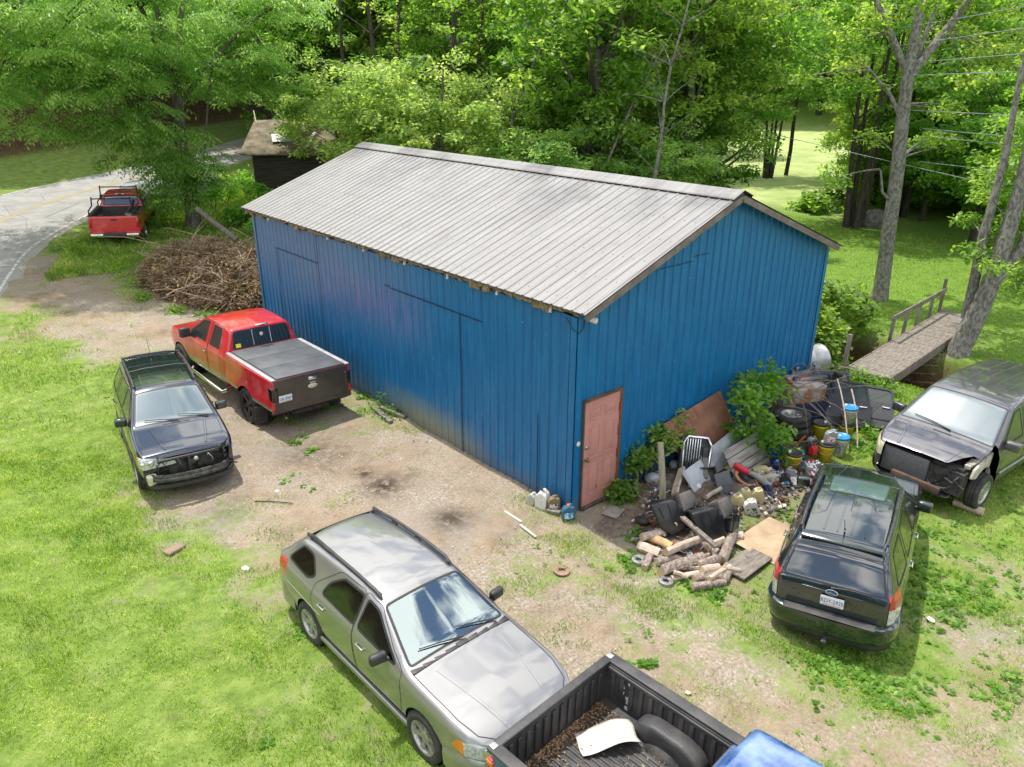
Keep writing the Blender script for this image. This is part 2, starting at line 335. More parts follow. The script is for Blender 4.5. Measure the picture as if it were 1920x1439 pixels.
# ================================================================ BLUE BUILDING
BW,BL,BH,BR,RXm = 7.77,12.353,3.53,5.10,3.81
SL = (BR-3.654)/(RXm+.128)
def bluemat():
    m = bpy.data.materials.new('blue_metal_siding'); m.use_nodes = True; global t,b,n,k,geo
    t = m.node_tree; b = t.nodes['Principled BSDF']; n = t.nodes.new; k = t.links.new; geo = n('ShaderNodeNewGeometry')
    b.inputs['Roughness'].default_value = .38; b.inputs['Metallic'].default_value = .0
    tc = n('ShaderNodeTexCoord'); sp = n('ShaderNodeSeparateXYZ'); k(tc.outputs['Object'], sp.inputs[0]); x_,y_,z_ = sp.outputs
    mp = n('ShaderNodeMapping'); mp.inputs['Scale'].default_value = (3,3,.35); k(tc.outputs['Object'], mp.inputs[0])
    st = n('ShaderNodeTexNoise'); st.inputs['Scale'].default_value = 3; st.inputs['Detail'].default_value = 7; k(mp.outputs[0], st.inputs['Vector'])
    base = ramp(st.outputs[0], [(.35,(.003,.106,.265)),(.5,(.003,.122,.295)),(.68,(.007,.145,.33))])
    # weathered, chalked upper far end of the long wall
    left = mth('LESS_THAN', x_, .05)
    yy = ramp(mth('MULTIPLY', y_, .08), [(.30,(0,0,0)),(.62,(1,1,1))])
    hz = ramp(mth('ADD', mth('MULTIPLY', z_, .25), mth('MULTIPLY', noi(.8,5), .35)), [(.5,(0,0,0)),(.85,(1,1,1))])
    chalk = mth('MULTIPLY', mth('MULTIPLY', mth('MULTIPLY', yy, hz), left), .9)
    base = mixc(mth('MULTIPLY',chalk,.6), base, (.15,.19,.29))
    pink = mth('MULTIPLY', left, ramp(st.outputs[0], [(.42,(0,0,0)),(.62,(1,1,1))]))
    def bell(src, c, w_):
        return mth('MAXIMUM', mth('SUBTRACT', 1., mth('POWER', mth('DIVIDE', mth('SUBTRACT', src, c), w_), 2.)), 0.)
    pink = mth('MULTIPLY', mth('MULTIPLY', pink, bell(y_,6.4,2.6)), bell(z_,2.4,.6))
    base = mixc(mth('MULTIPLY',pink,.30), base, (.30,.10,.34))
    mud = mth('MULTIPLY', bell(y_,4.2,2.1), ramp(mth('ADD', z_, mth('MULTIPLY', noi(3,6), .5)), [(.45,(1,1,1)),(1.0,(0,0,0))]))
    mud = mth('MULTIPLY', mth('MULTIPLY', mud, left), .9); base = mixc(mud, base, (.20,.21,.13))
    low = mth('MULTIPLY', ramp(mth('ADD', z_, mth('MULTIPLY', noi(5,6), .35)), [(.2,(.8,)*3),(.5,(0,0,0))]), .6); base = mixc(low, base, (.13,.12,.09))
    chip = ramp(noi(26,2,.5), [(.735,(0,0,0)),(.75,(.6,)*3)]); base = mixc(chip, base, (.5,.55,.6))
    k(base, b.inputs['Base Color'])
    k(ramp(noi(2.5,5), [(.35,(.30,)*3),(.7,(.5,)*3)]), b.inputs['Roughness'])
    bp = n('ShaderNodeBump'); bp.inputs['Strength'].default_value = .12; bp.inputs['Distance'].default_value = .03; k(noi(1.7,3), bp.inputs['Height']); k(bp.outputs[0], b.inputs['Normal'])
    return m
BLUE = bluemat()
def roofmat():
    m = bpy.data.materials.new('grey_metal_roofing'); m.use_nodes = True; global t,b,n,k,geo
    t = m.node_tree; b = t.nodes['Principled BSDF']; n = t.nodes.new; k = t.links.new; geo = n('ShaderNodeNewGeometry')
    tc = n('ShaderNodeTexCoord'); mp = n('ShaderNodeMapping'); mp.inputs['Scale'].default_value = (.35,4.5,.35); k(tc.outputs['Object'], mp.inputs[0])
    st = n('ShaderNodeTexNoise'); st.inputs['Scale'].default_value = 2.2; st.inputs['Detail'].default_value = 8; st.inputs['Roughness'].default_value=.65; k(mp.outputs[0], st.inputs['Vector'])
    base = ramp(st.outputs[0], [(.28,(.17,.16,.15)),(.5,(.23,.222,.214)),(.72,(.27,.265,.26))])
    sp = n('ShaderNodeSeparateXYZ'); k(tc.outputs['Object'], sp.inputs[0])
    grime = mth('MULTIPLY', ramp(mth('MULTIPLY', sp.outputs[0], .25), [(.35,(0,0,0)),(.9,(1,1,1))]), ramp(noi(.75,6,.65), [(.47,(0,0,0)),(.66,(.9,)*3)]))
    base = mixc(grime, base, (.085,.08,.085))
    base = mixc(ramp(noi(1.3,7,.75), [(.56,(0,0,0)),(.74,(.5,)*3)]), base, (.16,.13,.10)); k(base, b.inputs['Base Color'])
    b.inputs['Roughness'].default_value = .5; b.inputs['Metallic'].default_value = .1
    return m
ROOF = roofmat()
WOODG = mat('weathered_wood', (.20,.17,.14), (.10,.08,.065), sc=5, rough=.9, bump=.4, stretch=(1,1,1), lo=.35, hi=.7)
def ribbed(length, zt, thick=.022, rib=.229, rw=.03, sk=.012, off=.05):
    """u positions and offsets of a ribbed sheet"""
    us=[0.];hs=[0.]; c = off
    while c < length-.03:
        us += [c-rw/2-sk, c-rw/2, c+rw/2, c+rw/2+sk]; hs += [0,thick,thick,0]
        m_ = c+rib/2
        if m_ < length-.06: us += [m_-.012,m_,m_+.012]; hs += [0,.004,0]
        c += rib
    us.append(length); hs.append(0.); return us,hs
bld = empty('metal_building', 'long blue metal sided building with pale ribbed metal gable roof', 'building', (0,0,0))
def wall(name, length, topf, place, n_in):
    us,hs = ribbed(length, None); m = MB(); vs=[]; fs=[]
    for u,h in zip(us,hs):
        for z in (-.45, topf(u)): vs.append(place(u,h,z))
    for i in range(len(us)-1): fs.append((2*i,2*i+2,2*i+3,2*i+1))
    m.add(vs,fs); return m.build(name, BLUE, bld)
gz = lambda u: BR-.05-SL*abs(u-RXm)
DX0,DX1,DH = .213,1.121,2.03
# gable wall with the door opening: three strips
def gable(u0,u1,z0f,name='wall'):
    us,hs = ribbed(BW,None); pts = [(u,h) for u,h in zip(us,hs) if u0<u<u1]
    hh = lambda u: float(np.interp(u,us,hs)); pts = [(u0,hh(u0))]+pts+[(u1,hh(u1))]
    vs=[];fs=[]
    for u,h in pts: vs += [(u,-h,z0f),(u,-h,min(gz(u),9))]
    for i in range(len(pts)-1): fs.append((2*i,2*i+2,2*i+3,2*i+1))
    return vs,fs
g = MB()
for a,b_,z0 in ((0,DX0,-.4),(DX0,DX1,DH),(DX1,RXm,-.4),(RXm,BW,-.4)): g.add(*gable(a,b_,z0))
g.build('wall', BLUE, bld)
wall('wall', BL, lambda u: 3.53, lambda u,h,z: (-h,BL-u,z), 1)
wall('wall', BL, lambda u: 3.53, lambda u,h,z: (BW+h,u,z), 1)
us,hs = ribbed(BW,None); g = MB(); vs=[];fs=[]
for u,h in zip(us,hs): vs += [(BW-u,BL+h,-.4),(BW-u,BL+h,gz(BW-u))]
g.add(vs,[(2*i,2*i+2,2*i+3,2*i+1) for i in range(len(us)-1)]); g.build('wall', BLUE, bld)
# corner flashings, panel seams of the closed-up openings
def pieces(name, m_, par, L_):
    for a in L_: q=MB(); q.box(*a[:2],**(a[2] if len(a)>2 else {})); q.build(name,m_,par)
pieces('corner_flashing', BLUE, bld, [((-.026,.055,1.6),(.006,.13,3.85)),((.05,-.026,1.6),(.12,.006,3.85)),((-.026,BL-.05,1.6),(.006,.12,3.85)),((BW-.05,-.026,1.6),(.12,.006,3.9))])
SEAM = mat('dark_seam', (.004,.018,.05), (.002,.01,.03), rough=.7)
pieces('panel_seam', SEAM, bld, [((-.021,3.95,2.88),(.006,3.1,.022)),((-.021,5.62,2.91),(.008,.2,.018)),((-.023,3.06,1.4),(.006,.018,2.95)),((-.021,9.9,2.82),(.006,2.3,.02)),((-.023,11.0,1.2),(.006,.018,3.2)),((-.023,8.7,1.2),(.006,.014,4.6)),((-.023,.86,.75),(.006,.02,1.7)),((2.4,-.021,4.0),(.9,.005,.012)),((3.1,-.021,4.08),(.45,.005,.012))])
# roof
def roofside(x0, x1, name):
    L_ = BL+.276+.438; us,hs = ribbed(L_, None, thick=.015, off=.06); vs=[];fs=[]
    for u,h in zip(us,hs):
        y_ = -.276+u
        for q in (0,1): xx = x0 if q==0 else x1; vs.append((xx,y_,BR-SL*abs(xx-RXm)+h+.012))
    for i in range(len(us)-1): fs.append((2*i,2*i+1,2*i+3,2*i+2))
    m = MB(); m.add(vs,fs)
    b2=len(vs); m.add([(v[0],v[1],v[2]-.014-h2) for v,h2 in zip(vs,[h for h in hs for _ in (0,1)])],[f[::-1] for f in fs])
    return m.build(name, ROOF, bld)
roofside(-.13, RXm, 'roof'); roofside(BW+.13, RXm, 'roof')
g = MB()
for s_ in (-1,):
    for xx in (.1,.75,1.4,2.05,2.7,3.3):
        yy=-.16
        while yy<BL+.4: g.box((xx,yy+.06,BR-SL*abs(xx-RXm)+.018),(.013,.013,.008)); yy+=.229
g.build('roof_screws', mat('dark_screw',(.16,.15,.14),(.12,.09,.07),rough=.6), bld)['kind']='stuff'
g = MB(); y0,y1 = -.285,BL+.445; dz=.058
for s_ in (-1,1):
    a = (RXm,BR+dz+.012); b_ = (RXm+s_*.30,BR-SL*.30+dz); c_ = (RXm+s_*.31,BR-SL*.31+dz-.010)
    g.add([(a[0],y0,a[1]),(a[0],y1,a[1]),(b_[0],y1,b_[1]),(b_[0],y0,b_[1]),(c_[0],y1,c_[1]),(c_[0],y0,c_[1])],[(0,1,2,3),(3,2,4,5)])
    g.add([(RXm+s_*.12,y0,BR-SL*.12+dz+.01),(RXm+s_*.135,y0,BR-SL*.135+dz+.013),(RXm+s_*.15,y0,BR-SL*.15+dz+.006),(RXm+s_*.12,y1,BR-SL*.12+dz+.01),(RXm+s_*.135,y1,BR-SL*.135+dz+.013),(RXm+s_*.15,y1,BR-SL*.15+dz+.006)],[(0,3,4,1),(1,4,5,2)])
g.build('ridge_cap', ROOF, bld)
for s_ in (-1,1): pieces('ridge_gap_shade', mat('gap_shade_black',(.012,.012,.012),(.02,.02,.02),rough=.9), bld, [((RXm+s_*.285,(y0+y1)/2,BR-SL*.285+.030),(.02,y1-y0-.05,.052))])  # black strip standing in for the shade in the gap under the cap
for s_ in (-1,1):
    for yy,nm in ((-.262,0),(BL+.42,1)):
        g = MB(); e_ = RXm+s_*(RXm+.10); cx_ = (RXm+e_)/2; ln = math.hypot(e_-RXm, SL*(abs(e_-RXm)))
        g.box((cx_,yy,BR-SL*abs(cx_-RXm)-.075),(ln,.03,.11),rot=(0,math.atan(SL)*s_,0)); g.build('rake_board', WOODG, bld)
g = MB(); r_ = random.Random(3)
FOAM = mat('eave_rot', (.28,.24,.13), (.13,.08,.045), sc=14, rough=.95, bump=.6, lo=.35, hi=.6)
yy = -.1
while yy < BL+.2:
    w_ = r_.uniform(.08,.3); h_ = r_.uniform(.03,.075) if r_.random()<.85 else .13
    g.box((-.06+r_.uniform(-.02,.02),yy+w_/2,3.63-h_/2),(.06,w_,h_),rot=(r_.uniform(-.2,.2),r_.uniform(-.3,.3),0)); yy += w_*r_.uniform(.8,1.15)
g.build('eave_filler', FOAM, bld)
WH = mat('white_paint', (.62,.62,.60), (.45,.44,.4), sc=20, rough=.6)
pieces('rafter_tail', WH, bld, [((-.070,yy,3.56),(.03,.04,.11),{'rot':(.1,.1,0)}) for yy in (.55,1.9,3.35,4.8,6.4,8.0,9.6,11.2)])
# door
DOOR = mat('faded_pink_door_paint', (.50,.24,.20), (.42,.19,.155), sc=3, rough=.55, bump=.1, lo=.35, hi=.7)
RUST = mat('rust', (.25,.09,.035), (.12,.045,.02), sc=14, rough=.9, bump=.4)
g = MB(); g.box(((DX0+DX1)/2,-.006,DH/2-.01),(DX1-DX0-.02,.044,DH-.01))
for cx_ in (DX0+.27,DX1-.27):
    for z0,z1 in ((.20,.78),(.93,1.52),(1.66,1.86)):
        for (a,b_,c_,d_) in ((cx_,z0,.25,.014),(cx_,z1,.25,.014),(cx_-.12,(z0+z1)/2,.014,z1-z0),(cx_+.12,(z0+z1)/2,.014,z1-z0)):
            g.box((a,-.030,b_),(c_,.012,d_),bev=.005)
        g.box((cx_,-.028,(z0+z1)/2),(.17,.012,z1-z0-.08),bev=.005)
dr = g.build('door', DOOR, bld)
pieces('door_frame', mat('door_frame_wood',(.11,.075,.055),(.05,.04,.03),rough=.9,bump=.3), bld, [((DX0-.012,-.02,DH/2),(.028,.05,DH+.03)),((DX1+.014,-.02,DH/2),(.028,.05,DH+.03)),(((DX0+DX1)/2,-.02,DH+.018),(DX1-DX0+.06,.06,.03)),(((DX0+DX1)/2,-.04,-.015),(DX1-DX0+.04,.10,.05))])
g = MB(); M_ = Matrix.Translation((DX0+.075,-.03,.93)) @ Matrix.Rotation(PI/2,4,'X')
BRS = mat('tarnished_brass', (.25,.19,.10), (.12,.09,.05), rough=.35, metal=.8); STL = mat('steel', (.5,.5,.5), (.35,.34,.33), rough=.3, metal=.9)
g.lathe([(.0,-.0),(.035,0),(.035,.01),(.012,.015),(.012,.04),(.03,.055),(.03,.075),(.0,.085)],16,M=M_); g.build('knob', BRS, dr)
g = MB(); M_ = Matrix.Translation((DX0+.075,-.03,1.16)) @ Matrix.Rotation(PI/2,4,'X'); g.lathe([(0,0),(.034,0),(.034,.012),(.028,.02),(0,.022)],16,M=M_); g.build('deadbolt', STL, dr)
g = MB(); g.box((DX1-.012,-.030,DH/2),(.028,.05,DH)); g.box(((DX0+DX1)/2,-.032,DH-.006),(.9,.05,.014)); g.box((DX0+.3,-.0305,.32),(.17,.004,.06),rot=(0,.25,0)); g.box((DX1-.06,-.0302,.03),(.3,.006,.05))
for zz in (.3,.8,1.25,1.7): g.box((DX1-.035,-.0303,zz),(.03,.006,.18))
g.build('rusty_edge', RUST, dr)
g = MB(); g.lathe([(0,0),(.045,0),(.045,.01),(.036,.013),(0,.013)],20,M=Matrix.Translation((.085,-.03,1.30)) @ Matrix.Rotation(PI/2,4,'X')); g.build('round_plate', WH, bld)
# floodlight at the corner
g = MB(); g.tube([(.14,-.02,3.5),(.14,-.12,3.50)],.02); g.tube([(.14,-.12,3.5),(.24,-.17,3.47)],[.035,.055],12); g.build('floodlight', WH, bld)
g = MB(); g.tube([(.13,-.03,3.48),(.09,-.05,3.36),(0,-.05,3.28),(-.05,.05,3.32),(-.06,.2,3.5)],.008,6); g.build('cable', mat('black_rubber',(.02,.02,.02),(.03,.03,.03),rough=.8), bld)
# ================================================================ VEGETATION
LM = leafmat('green_leaves', (.075,.15,.03), (.175,.285,.062), (.36,.45,.13))
LMY = leafmat('light_green_leaves', (.11,.19,.05), (.24,.34,.10), (.44,.50,.20))
LMD = leafmat('dark_green_leaves', (.03,.075,.022), (.06,.125,.04), (.11,.20,.06))
LMB = leafmat('bright_green_leaves', (.08,.18,.025), (.15,.29,.045), (.28,.42,.10))
BARK = mat('grey_bark', (.17,.155,.13), (.075,.062,.05), sc=7, rough=.95, bump=.9, bsc=16, stretch=(1,1,.35), lo=.38, hi=.62)
BARKL = mat('lichen_bark', (.24,.235,.20), (.11,.10,.085), sc=13, rough=.95, bump=.9, bsc=14, stretch=(1,1,.6), lo=.42, hi=.58)
BARKD = mat('dark_bark', (.075,.06,.048), (.03,.025,.02), sc=8, rough=.95, bump=.8, stretch=(1,1,.3))
def unit(n): v = rng.normal(size=(n,3)); return v/np.linalg.norm(v,axis=1)[:,None]
def leaves(C, Rc, per, size, flat=.5, asp=.5, droop=.25):
    """leaf blades round clump centres C (n,3) of radius Rc: corner array and tones"""
    C = np.asarray(C,float); n = len(C); Rc = np.broadcast_to(np.asarray(Rc,float),(n,)); k = n*per
    ci = np.repeat(np.arange(n),per); d = unit(k)*(rng.random(k)**.45)[:,None]*Rc[ci][:,None]; d[:,2] *= flat
    P = C[ci]+d; yaw = rng.uniform(0,2*PI,k); tilt = rng.normal(-droop,.45,k)
    u = np.stack([np.cos(yaw)*np.cos(tilt),np.sin(yaw)*np.cos(tilt),np.sin(tilt)],1)
    rl = rng.normal(0,.5,k); s0 = np.stack([-np.sin(yaw),np.cos(yaw),0*yaw],1); nz = np.cross(u,s0)
    s = s0*np.cos(rl)[:,None]+nz*np.sin(rl)[:,None]
    l = (size*rng.uniform(.65,1.3,k))[:,None]
    V = np.stack([P,P+u*l*.45+s*l*asp*.5,P+u*l,P+u*l*.45-s*l*asp*.5],1).reshape(-1,3)
    tone = .5+(rng.normal(0,.17,n))[ci]+rng.normal(0,.16,k)
    return V, np.clip(tone,0,1)
def fronds(C, Rc, per, flen=.42, nl=6, ll=.12, flat=.4):
    C = np.asarray(C,float); n=len(C); k=n*per; ci=np.repeat(np.arange(n),per); Rc=np.broadcast_to(np.asarray(Rc,float),(n,))
    d = unit(k)*(rng.random(k)**.5)[:,None]*Rc[ci][:,None]; d[:,2]*=flat; P=C[ci]+d
    out = d.copy(); yaw = np.arctan2(out[:,1],out[:,0])+rng.normal(0,.7,k)
    Vs=[];Ts=[]; tk=.5+rng.normal(0,.15,n)[ci]+rng.normal(0,.12,k); L_=flen*rng.uniform(.7,1.2,k)
    for j in range(nl):
        q=(j+.6)/nl; a = .15-1.0*q
        cx = np.stack([np.cos(yaw)*L_*q,np.sin(yaw)*L_*q,L_*(.25*q-.75*q*q)],1)
        for sg in (-1,1):
            b_ = yaw+sg*1.15; tl = -.35-.3*q+rng.normal(0,.2,k)
            u = np.stack([np.cos(b_)*np.cos(tl),np.sin(b_)*np.cos(tl),np.sin(tl)],1)
            s = np.stack([np.cos(yaw),np.sin(yaw),np.full(k,-.5*q)],1); l=(ll*rng.uniform(.8,1.2,k)*(1-.35*abs(q-.5)))[:,None]
            Q=P+cx; Vs.append(np.stack([Q,Q+u*l*.5+s*l*.17,Q+u*l,Q+u*l*.5-s*l*.17],1)); Ts.append(tk+rng.normal(0,.05,k))
    return np.concatenate(Vs).reshape(-1,3), np.clip(np.concatenate(Ts),0,1)
def envelope(n, c, r, pw=.42, zmin=None):
    v = unit(n)*(rng.random(n)**pw)[:,None]*np.array(r)+np.array(c)
    if zmin is not None: v[:,2] = np.maximum(v[:,2], zmin+rng.random(n)*.8)
    return v
def curve(a, b, bend, n=6):
    a=Vector(a);b=Vector(b); c=(a+b)/2+Vector(bend)
    return [a*(1-q)**2+c*2*q*(1-q)+b*q*q for q in [i/(n-1) for i in range(n)]]
def trunk_mb(pts, rad, n=10):
    m=MB(); m.tube(pts,rad,n); return m
def make_tree(name, label, cat, loc, h, cz, cr3, ncl, per, size, lm, bark, tr=.22, lean=(0,0), limbs=14, crad=(.7,1.25), group=None, flat=.42, pinnate=False, zmin=None, stems=1):
    root = empty(name, label, cat, loc, rng.uniform(0,6.28), group)
    cc = np.array([lean[0]*cz/h, lean[1]*cz/h, cz])
    C = envelope(ncl, cc, cr3, zmin=zmin)
    m = MB()
    for s_ in range(stems):
        a_ = 2*PI*s_/stems+.5; sp = 0 if stems==1 else 1
        base = Vector((.3*sp*math.cos(a_),.3*sp*math.sin(a_),-.3)); topp = Vector((lean[0]+sp*1.3*math.cos(a_),lean[1]+sp*1.3*math.sin(a_),h*.88))
        pts=[]; kk=9
        for i in range(kk):
            q=i/(kk-1); p = base.lerp(topp,q); wv_ = .12*h/10
            pts.append(p+Vector((math.sin(q*5+s_*2)*wv_*q, math.cos(q*4+s_)*wv_*q,0)))
        rad = [tr*(1.5 if i==0 else 1.12 if i==1 else 1)*(1-.82*i/(kk-1)) for i in range(kk)]
        m.tube(pts,rad,10)
        idx = rng.permutation(ncl)[:max(3,limbs//stems)]
        for j in idx:
            tgt = Vector(C[j]); q = min(.9,max(.25,(tgt.z-.25*abs(tgt.x-cc[0])-.8)/h)); i = q*(kk-1); i0=int(i); p = pts[i0].lerp(pts[min(i0+1,kk-1)],i-i0)
            r0 = tr*(1-.8*q)*.55; m.tube(curve(p,tgt,(0,0,-.08*(tgt-p).length),6),[r0*(1-.8*z_/5) for z_ in range(6)],5,caps=False)
    m.build('trunk', bark, root)
    Rc = rng.uniform(crad[0],crad[1],ncl)
    V,tn_ = fronds(C,Rc,per) if pinnate else leaves(C,Rc,per,size,flat)
    npmesh('crown', V, 4, lm, tone=tn_, parent=root); return root
def at(px, D, dz=0.):
    d = cf+cr*(px-960)/F; h_ = math.hypot(d[0],d[1]); x_=CAM[0]+d[0]/h_*D; y_=CAM[1]+d[1]/h_*D
    return (x_,y_,Tz(x_,y_)+dz)
# --- the walnut by the road
b0 = (2.3,24.3,Tz(2.3,24.3))
root = empty('walnut_tree','big spreading tree with drooping feathery leaves between the road and the brush pile','tree',b0)
C = np.concatenate([envelope(215,(-1.2,.3,8.6),(7.4,6.0,4.2),.40,zmin=4.8), envelope(80,(-4.2,-.3,6.0),(4.2,3.4,2.2),.5), envelope(26,(-.1,-.2,2.3),(1.5,1.4,1.4),.5), envelope(36,(3.0,.6,6.4),(2.6,2.6,2.0),.5), envelope(22,(-1.6,-.8,3.9),(1.8,1.6,1.2),.5)])
m = MB()
fork = Vector((.1,0,4.6)); m.tube([(0,0,-.3),(.02,0,.4),(.1,.05,1.8),(.0,0,3.2),fork],[.42,.30,.25,.23,.22],12)
st = [curve(fork,(-.9,.3,9.0),(.3,0,.2)), curve(fork,(1.3,.2,9.3),(-.3,0,.3)), curve((.05,0,4.3),(-4.6,.4,7.6),(0,0,.5)), curve((.05,0,4.6),(3.9,-.5,8.2),(0,0,.6)), curve(fork,(.2,1.5,11),(0,0,0))]
for s_,r0 in zip(st,(.17,.16,.13,.12,.15)): m.tube(s_,[r0*(1-.6*i/5) for i in range(6)],8,caps=False)
ends = [p for s_ in st for p in s_[2:]]
for j in rng.permutation(len(C))[:130]:
    tgt = Vector(C[j]); p = min(ends,key=lambda e:(e-tgt).length+ (2 if e.z>tgt.z else 0)); m.tube(curve(p,tgt,(0,0,.2)),[.06,.05,.04,.03,.02,.012],5,caps=False)
m.build('trunk', BARK, root)
V,tn_ = fronds(C, rng.uniform(.6,1.1,len(C)), 34, flen=.62, nl=5, ll=.21, flat=.28)
WL = leafmat('walnut_leaves', (.10,.19,.045), (.22,.33,.095), (.45,.53,.21)); npmesh('crown', V, 4, WL, tone=tn_, parent=root)
# --- near trees on the right bank of the creek
def limb_tree(name,label,loc,stems,C,Rc,per,size,lm,bark):
    root = empty(name,label,'tree',loc)
    m = MB()
    for pts,rad in stems:
        P_=[Vector(p) for p in pts]; Q=[]; 
        for i in range(len(P_)-1):
            for q in (0,.5): Q.append(P_[i].lerp(P_[i+1],q)+Vector((rng.normal(0,.012),rng.normal(0,.012),0)))
        Q.append(P_[-1]); rr = list(np.interp(np.linspace(0,1,len(Q)),np.linspace(0,1,len(rad)),rad)); m.tube(Q,rr,12)
    ends=[Vector(p) for pts,_ in stems for p in pts[1:]]
    for c_ in C:
        t_=Vector(c_); p=min(ends,key=lambda e:(e-t_).length); m.tube(curve(p,t_,(0,0,.15)),[.045,.035,.025,.02,.015,.008],5,caps=False)
    m.build('trunk',bark,root); V,tn_=leaves(C,Rc,per,size); npmesh('crown',V,4,lm,tone=tn_,parent=root); return root
g0 = G(1648,562); g0.z = Tz(g0.x,g0.y); e_=Vector(cr_); f_=Vector((cf[0],cf[1],0)).normalized()
def loc3(r_,f2,z): v = e_*r_+f_*f2; return (v.x,v.y,z)
C = np.array([loc3(a,b_,z) for a,b_,z in [(.9,.2,8.3),(-1.6,0,8.6),(-2.6,.6,9.6),(2.2,0,8.9),(1.9,.5,7.0),(1.1,.4,6.2),(-1.3,.5,6.8),(3.4,.6,10),(0,0,11),(-3.8,0,10.5),(1.4,1,10.3),(2.4,-.4,7.6),(-2.2,.2,7.4),(4.2,0,11.5),(-.8,.8,5.2),(1.5,.2,5.0),(-1.9,1.2,8),(-4.6,.5,9.3),(.4,-.3,9.4)]])
limb_tree('forked_tree','tall lichen-covered grey tree forking high up behind the footbridge',tuple(g0),
  [([(0,0,-.4),(0,0,.4),loc3(-.10,0,2.5),loc3(-.22,0,4.6),loc3(-.40,0,6.2),loc3(-.46,0,7.6)],[.36,.25,.22,.21,.19,.17]),
   ([loc3(-.46,0,7.4),loc3(-.42,0,9.2),loc3(-.3,.2,12)],[.15,.13,.08]),([loc3(-.42,0,7.0),loc3(.45,.1,8.2),loc3(1.35,.1,9.8),loc3(2.1,.2,12)],[.14,.13,.11,.07]),
   ([loc3(-.46,0,7.1),loc3(-1.1,.1,8.2),loc3(-1.9,.2,9.4),loc3(-2.6,.3,11.5)],[.11,.09,.07,.05]),([loc3(-.38,0,5.8),loc3(-.9,.1,6.6),loc3(-1.6,0,7.2)],[.08,.055,.03]),([loc3(-.15,0,3.2),loc3(-.6,-.1,3.6),loc3(-.8,-.1,4.3)],[.06,.045,.025]),([loc3(-.2,.1,7.6),loc3(.1,.1,9.2),loc3(.15,.1,11)],[.07,.06,.04])],
  np.concatenate([C,C+rng.normal(0,.8,C.shape)]), rng.uniform(.45,.85,2*len(C)), 150, .18, LM, BARKL)
g1 = Vector((13.9,-1.15,0)); g1.z = Tz(13.9,-1.15)-.1
C = np.array([loc3(a,b_,z) for a,b_,z in [(1.0,.3,5.6),(1.6,0,6.4),(.4,.5,4.9),(2.3,.3,6.0),(2.1,.3,4.6),(1.3,.6,3.6),(2.6,0,3.4),(.2,.8,4.2),(2.0,-.2,7.4),(3.2,.2,5.2),(1.0,1,6.9),(2.9,.5,7.6),(-.1,.2,2.9),(2.3,.2,2.6),(.5,.3,3.3),(2.7,.8,2.0),(2.9,.1,8.6),(1.6,.5,8.2)]])
limb_tree('leaning_tree','stout grey tree leaning right over the creek beside the footbridge end',tuple(g1),
  [([(0,0,-.5),(.02,0,.25),loc3(.25,0,1.3),loc3(.42,0,2.3),loc3(.52,0,3.6),loc3(.55,0,5.2),loc3(.5,0,8.0)],[.46,.29,.25,.22,.19,.15,.1]),
   ([loc3(.40,0,2.0),loc3(.95,0,3.0),loc3(1.4,.1,4.5),loc3(1.8,.2,7)],[.17,.14,.12,.07]),([loc3(.2,.35,1.0),loc3(.1,.3,3.2),loc3(.15,.3,5.2),loc3(.1,.4,8.5)],[.14,.12,.09,.04])],
  np.concatenate([C,C+rng.normal(0,.7,C.shape),C+rng.normal(0,.9,C.shape)+[.3,-.3,.3]]), rng.uniform(.4,.75,3*len(C)), 150, .17, LM, BARKL)
# --- wood behind the building and round the field: prototypes copied
wood = []
def proto(**k): return make_tree(**k)
PA = proto(name='forest_tree',label='tall slender tree with a bare lower trunk in the wood behind the building',cat='tree',loc=at(745,52),h=19,cz=11.5,cr3=(4.6,4.6,7.2),ncl=150,per=100,size=.36,lm=LM,bark=BARK,tr=.24,limbs=36,crad=(.8,1.5))
PB = proto(name='forest_tree',label='dense broad tree rising straight behind the middle of the roof ridge',cat='tree',loc=at(1095,34),h=17,cz=8.6,cr3=(4.4,4.4,7.4),ncl=210,per=105,size=.29,lm=LM,bark=BARK,tr=.34,limbs=40,crad=(.7,1.3),zmin=.8)
PC = proto(name='low_maple',label='low pale green maple just behind the far end of the roof',cat='tree',loc=at(800,33),h=7.5,cz=4.6,cr3=(4.3,3.8,2.7),ncl=140,per=110,size=.23,lm=LMY,bark=BARK,tr=.12,limbs=30,crad=(.5,1.0),zmin=.8,stems=2)
PD = proto(name='multi_stem_tree',label='multi-stemmed tree standing on bare earth at the near edge of the field',cat='tree',loc=at(1548,41.5),h=16,cz=10,cr3=(5.2,5.2,5.6),ncl=130,per=100,size=.28,lm=LM,bark=BARKD,tr=.135,limbs=34,crad=(.7,1.2),stems=4,zmin=2.8)
PE = proto(name='hemlock_tree',label='dark evergreen at the right edge of the field behind the power lines',cat='tree',loc=at(1800,66),h=24,cz=12,cr3=(5.2,5.2,11.5),ncl=220,per=100,size=.36,lm=LMD,bark=BARKD,tr=.35,limbs=50,crad=(.8,1.5),flat=.3)
PF = proto(name='slope_tree',label='leafy tree on the bank across the road',cat='tree',loc=at(300,62),h=16,cz=9,cr3=(6.2,6.2,6.6),ncl=200,per=100,size=.40,lm=LM,bark=BARKD,tr=.26,limbs=36,crad=(.9,1.6),zmin=1.5)
def put(P, px, D, s, label, group=None, dz=0.):
    o = copy_tree(P); o.location = at(px,D,dz); o.rotation_euler = (0,0,rng.uniform(0,6.28)); o.scale = (s*rng.uniform(.92,1.08),s*rng.uniform(.92,1.08),s*rng.uniform(.95,1.08))
    o['label'] = label
    if group: o['group'] = group
    return o
GW = 'tall trees of the wood behind the building'
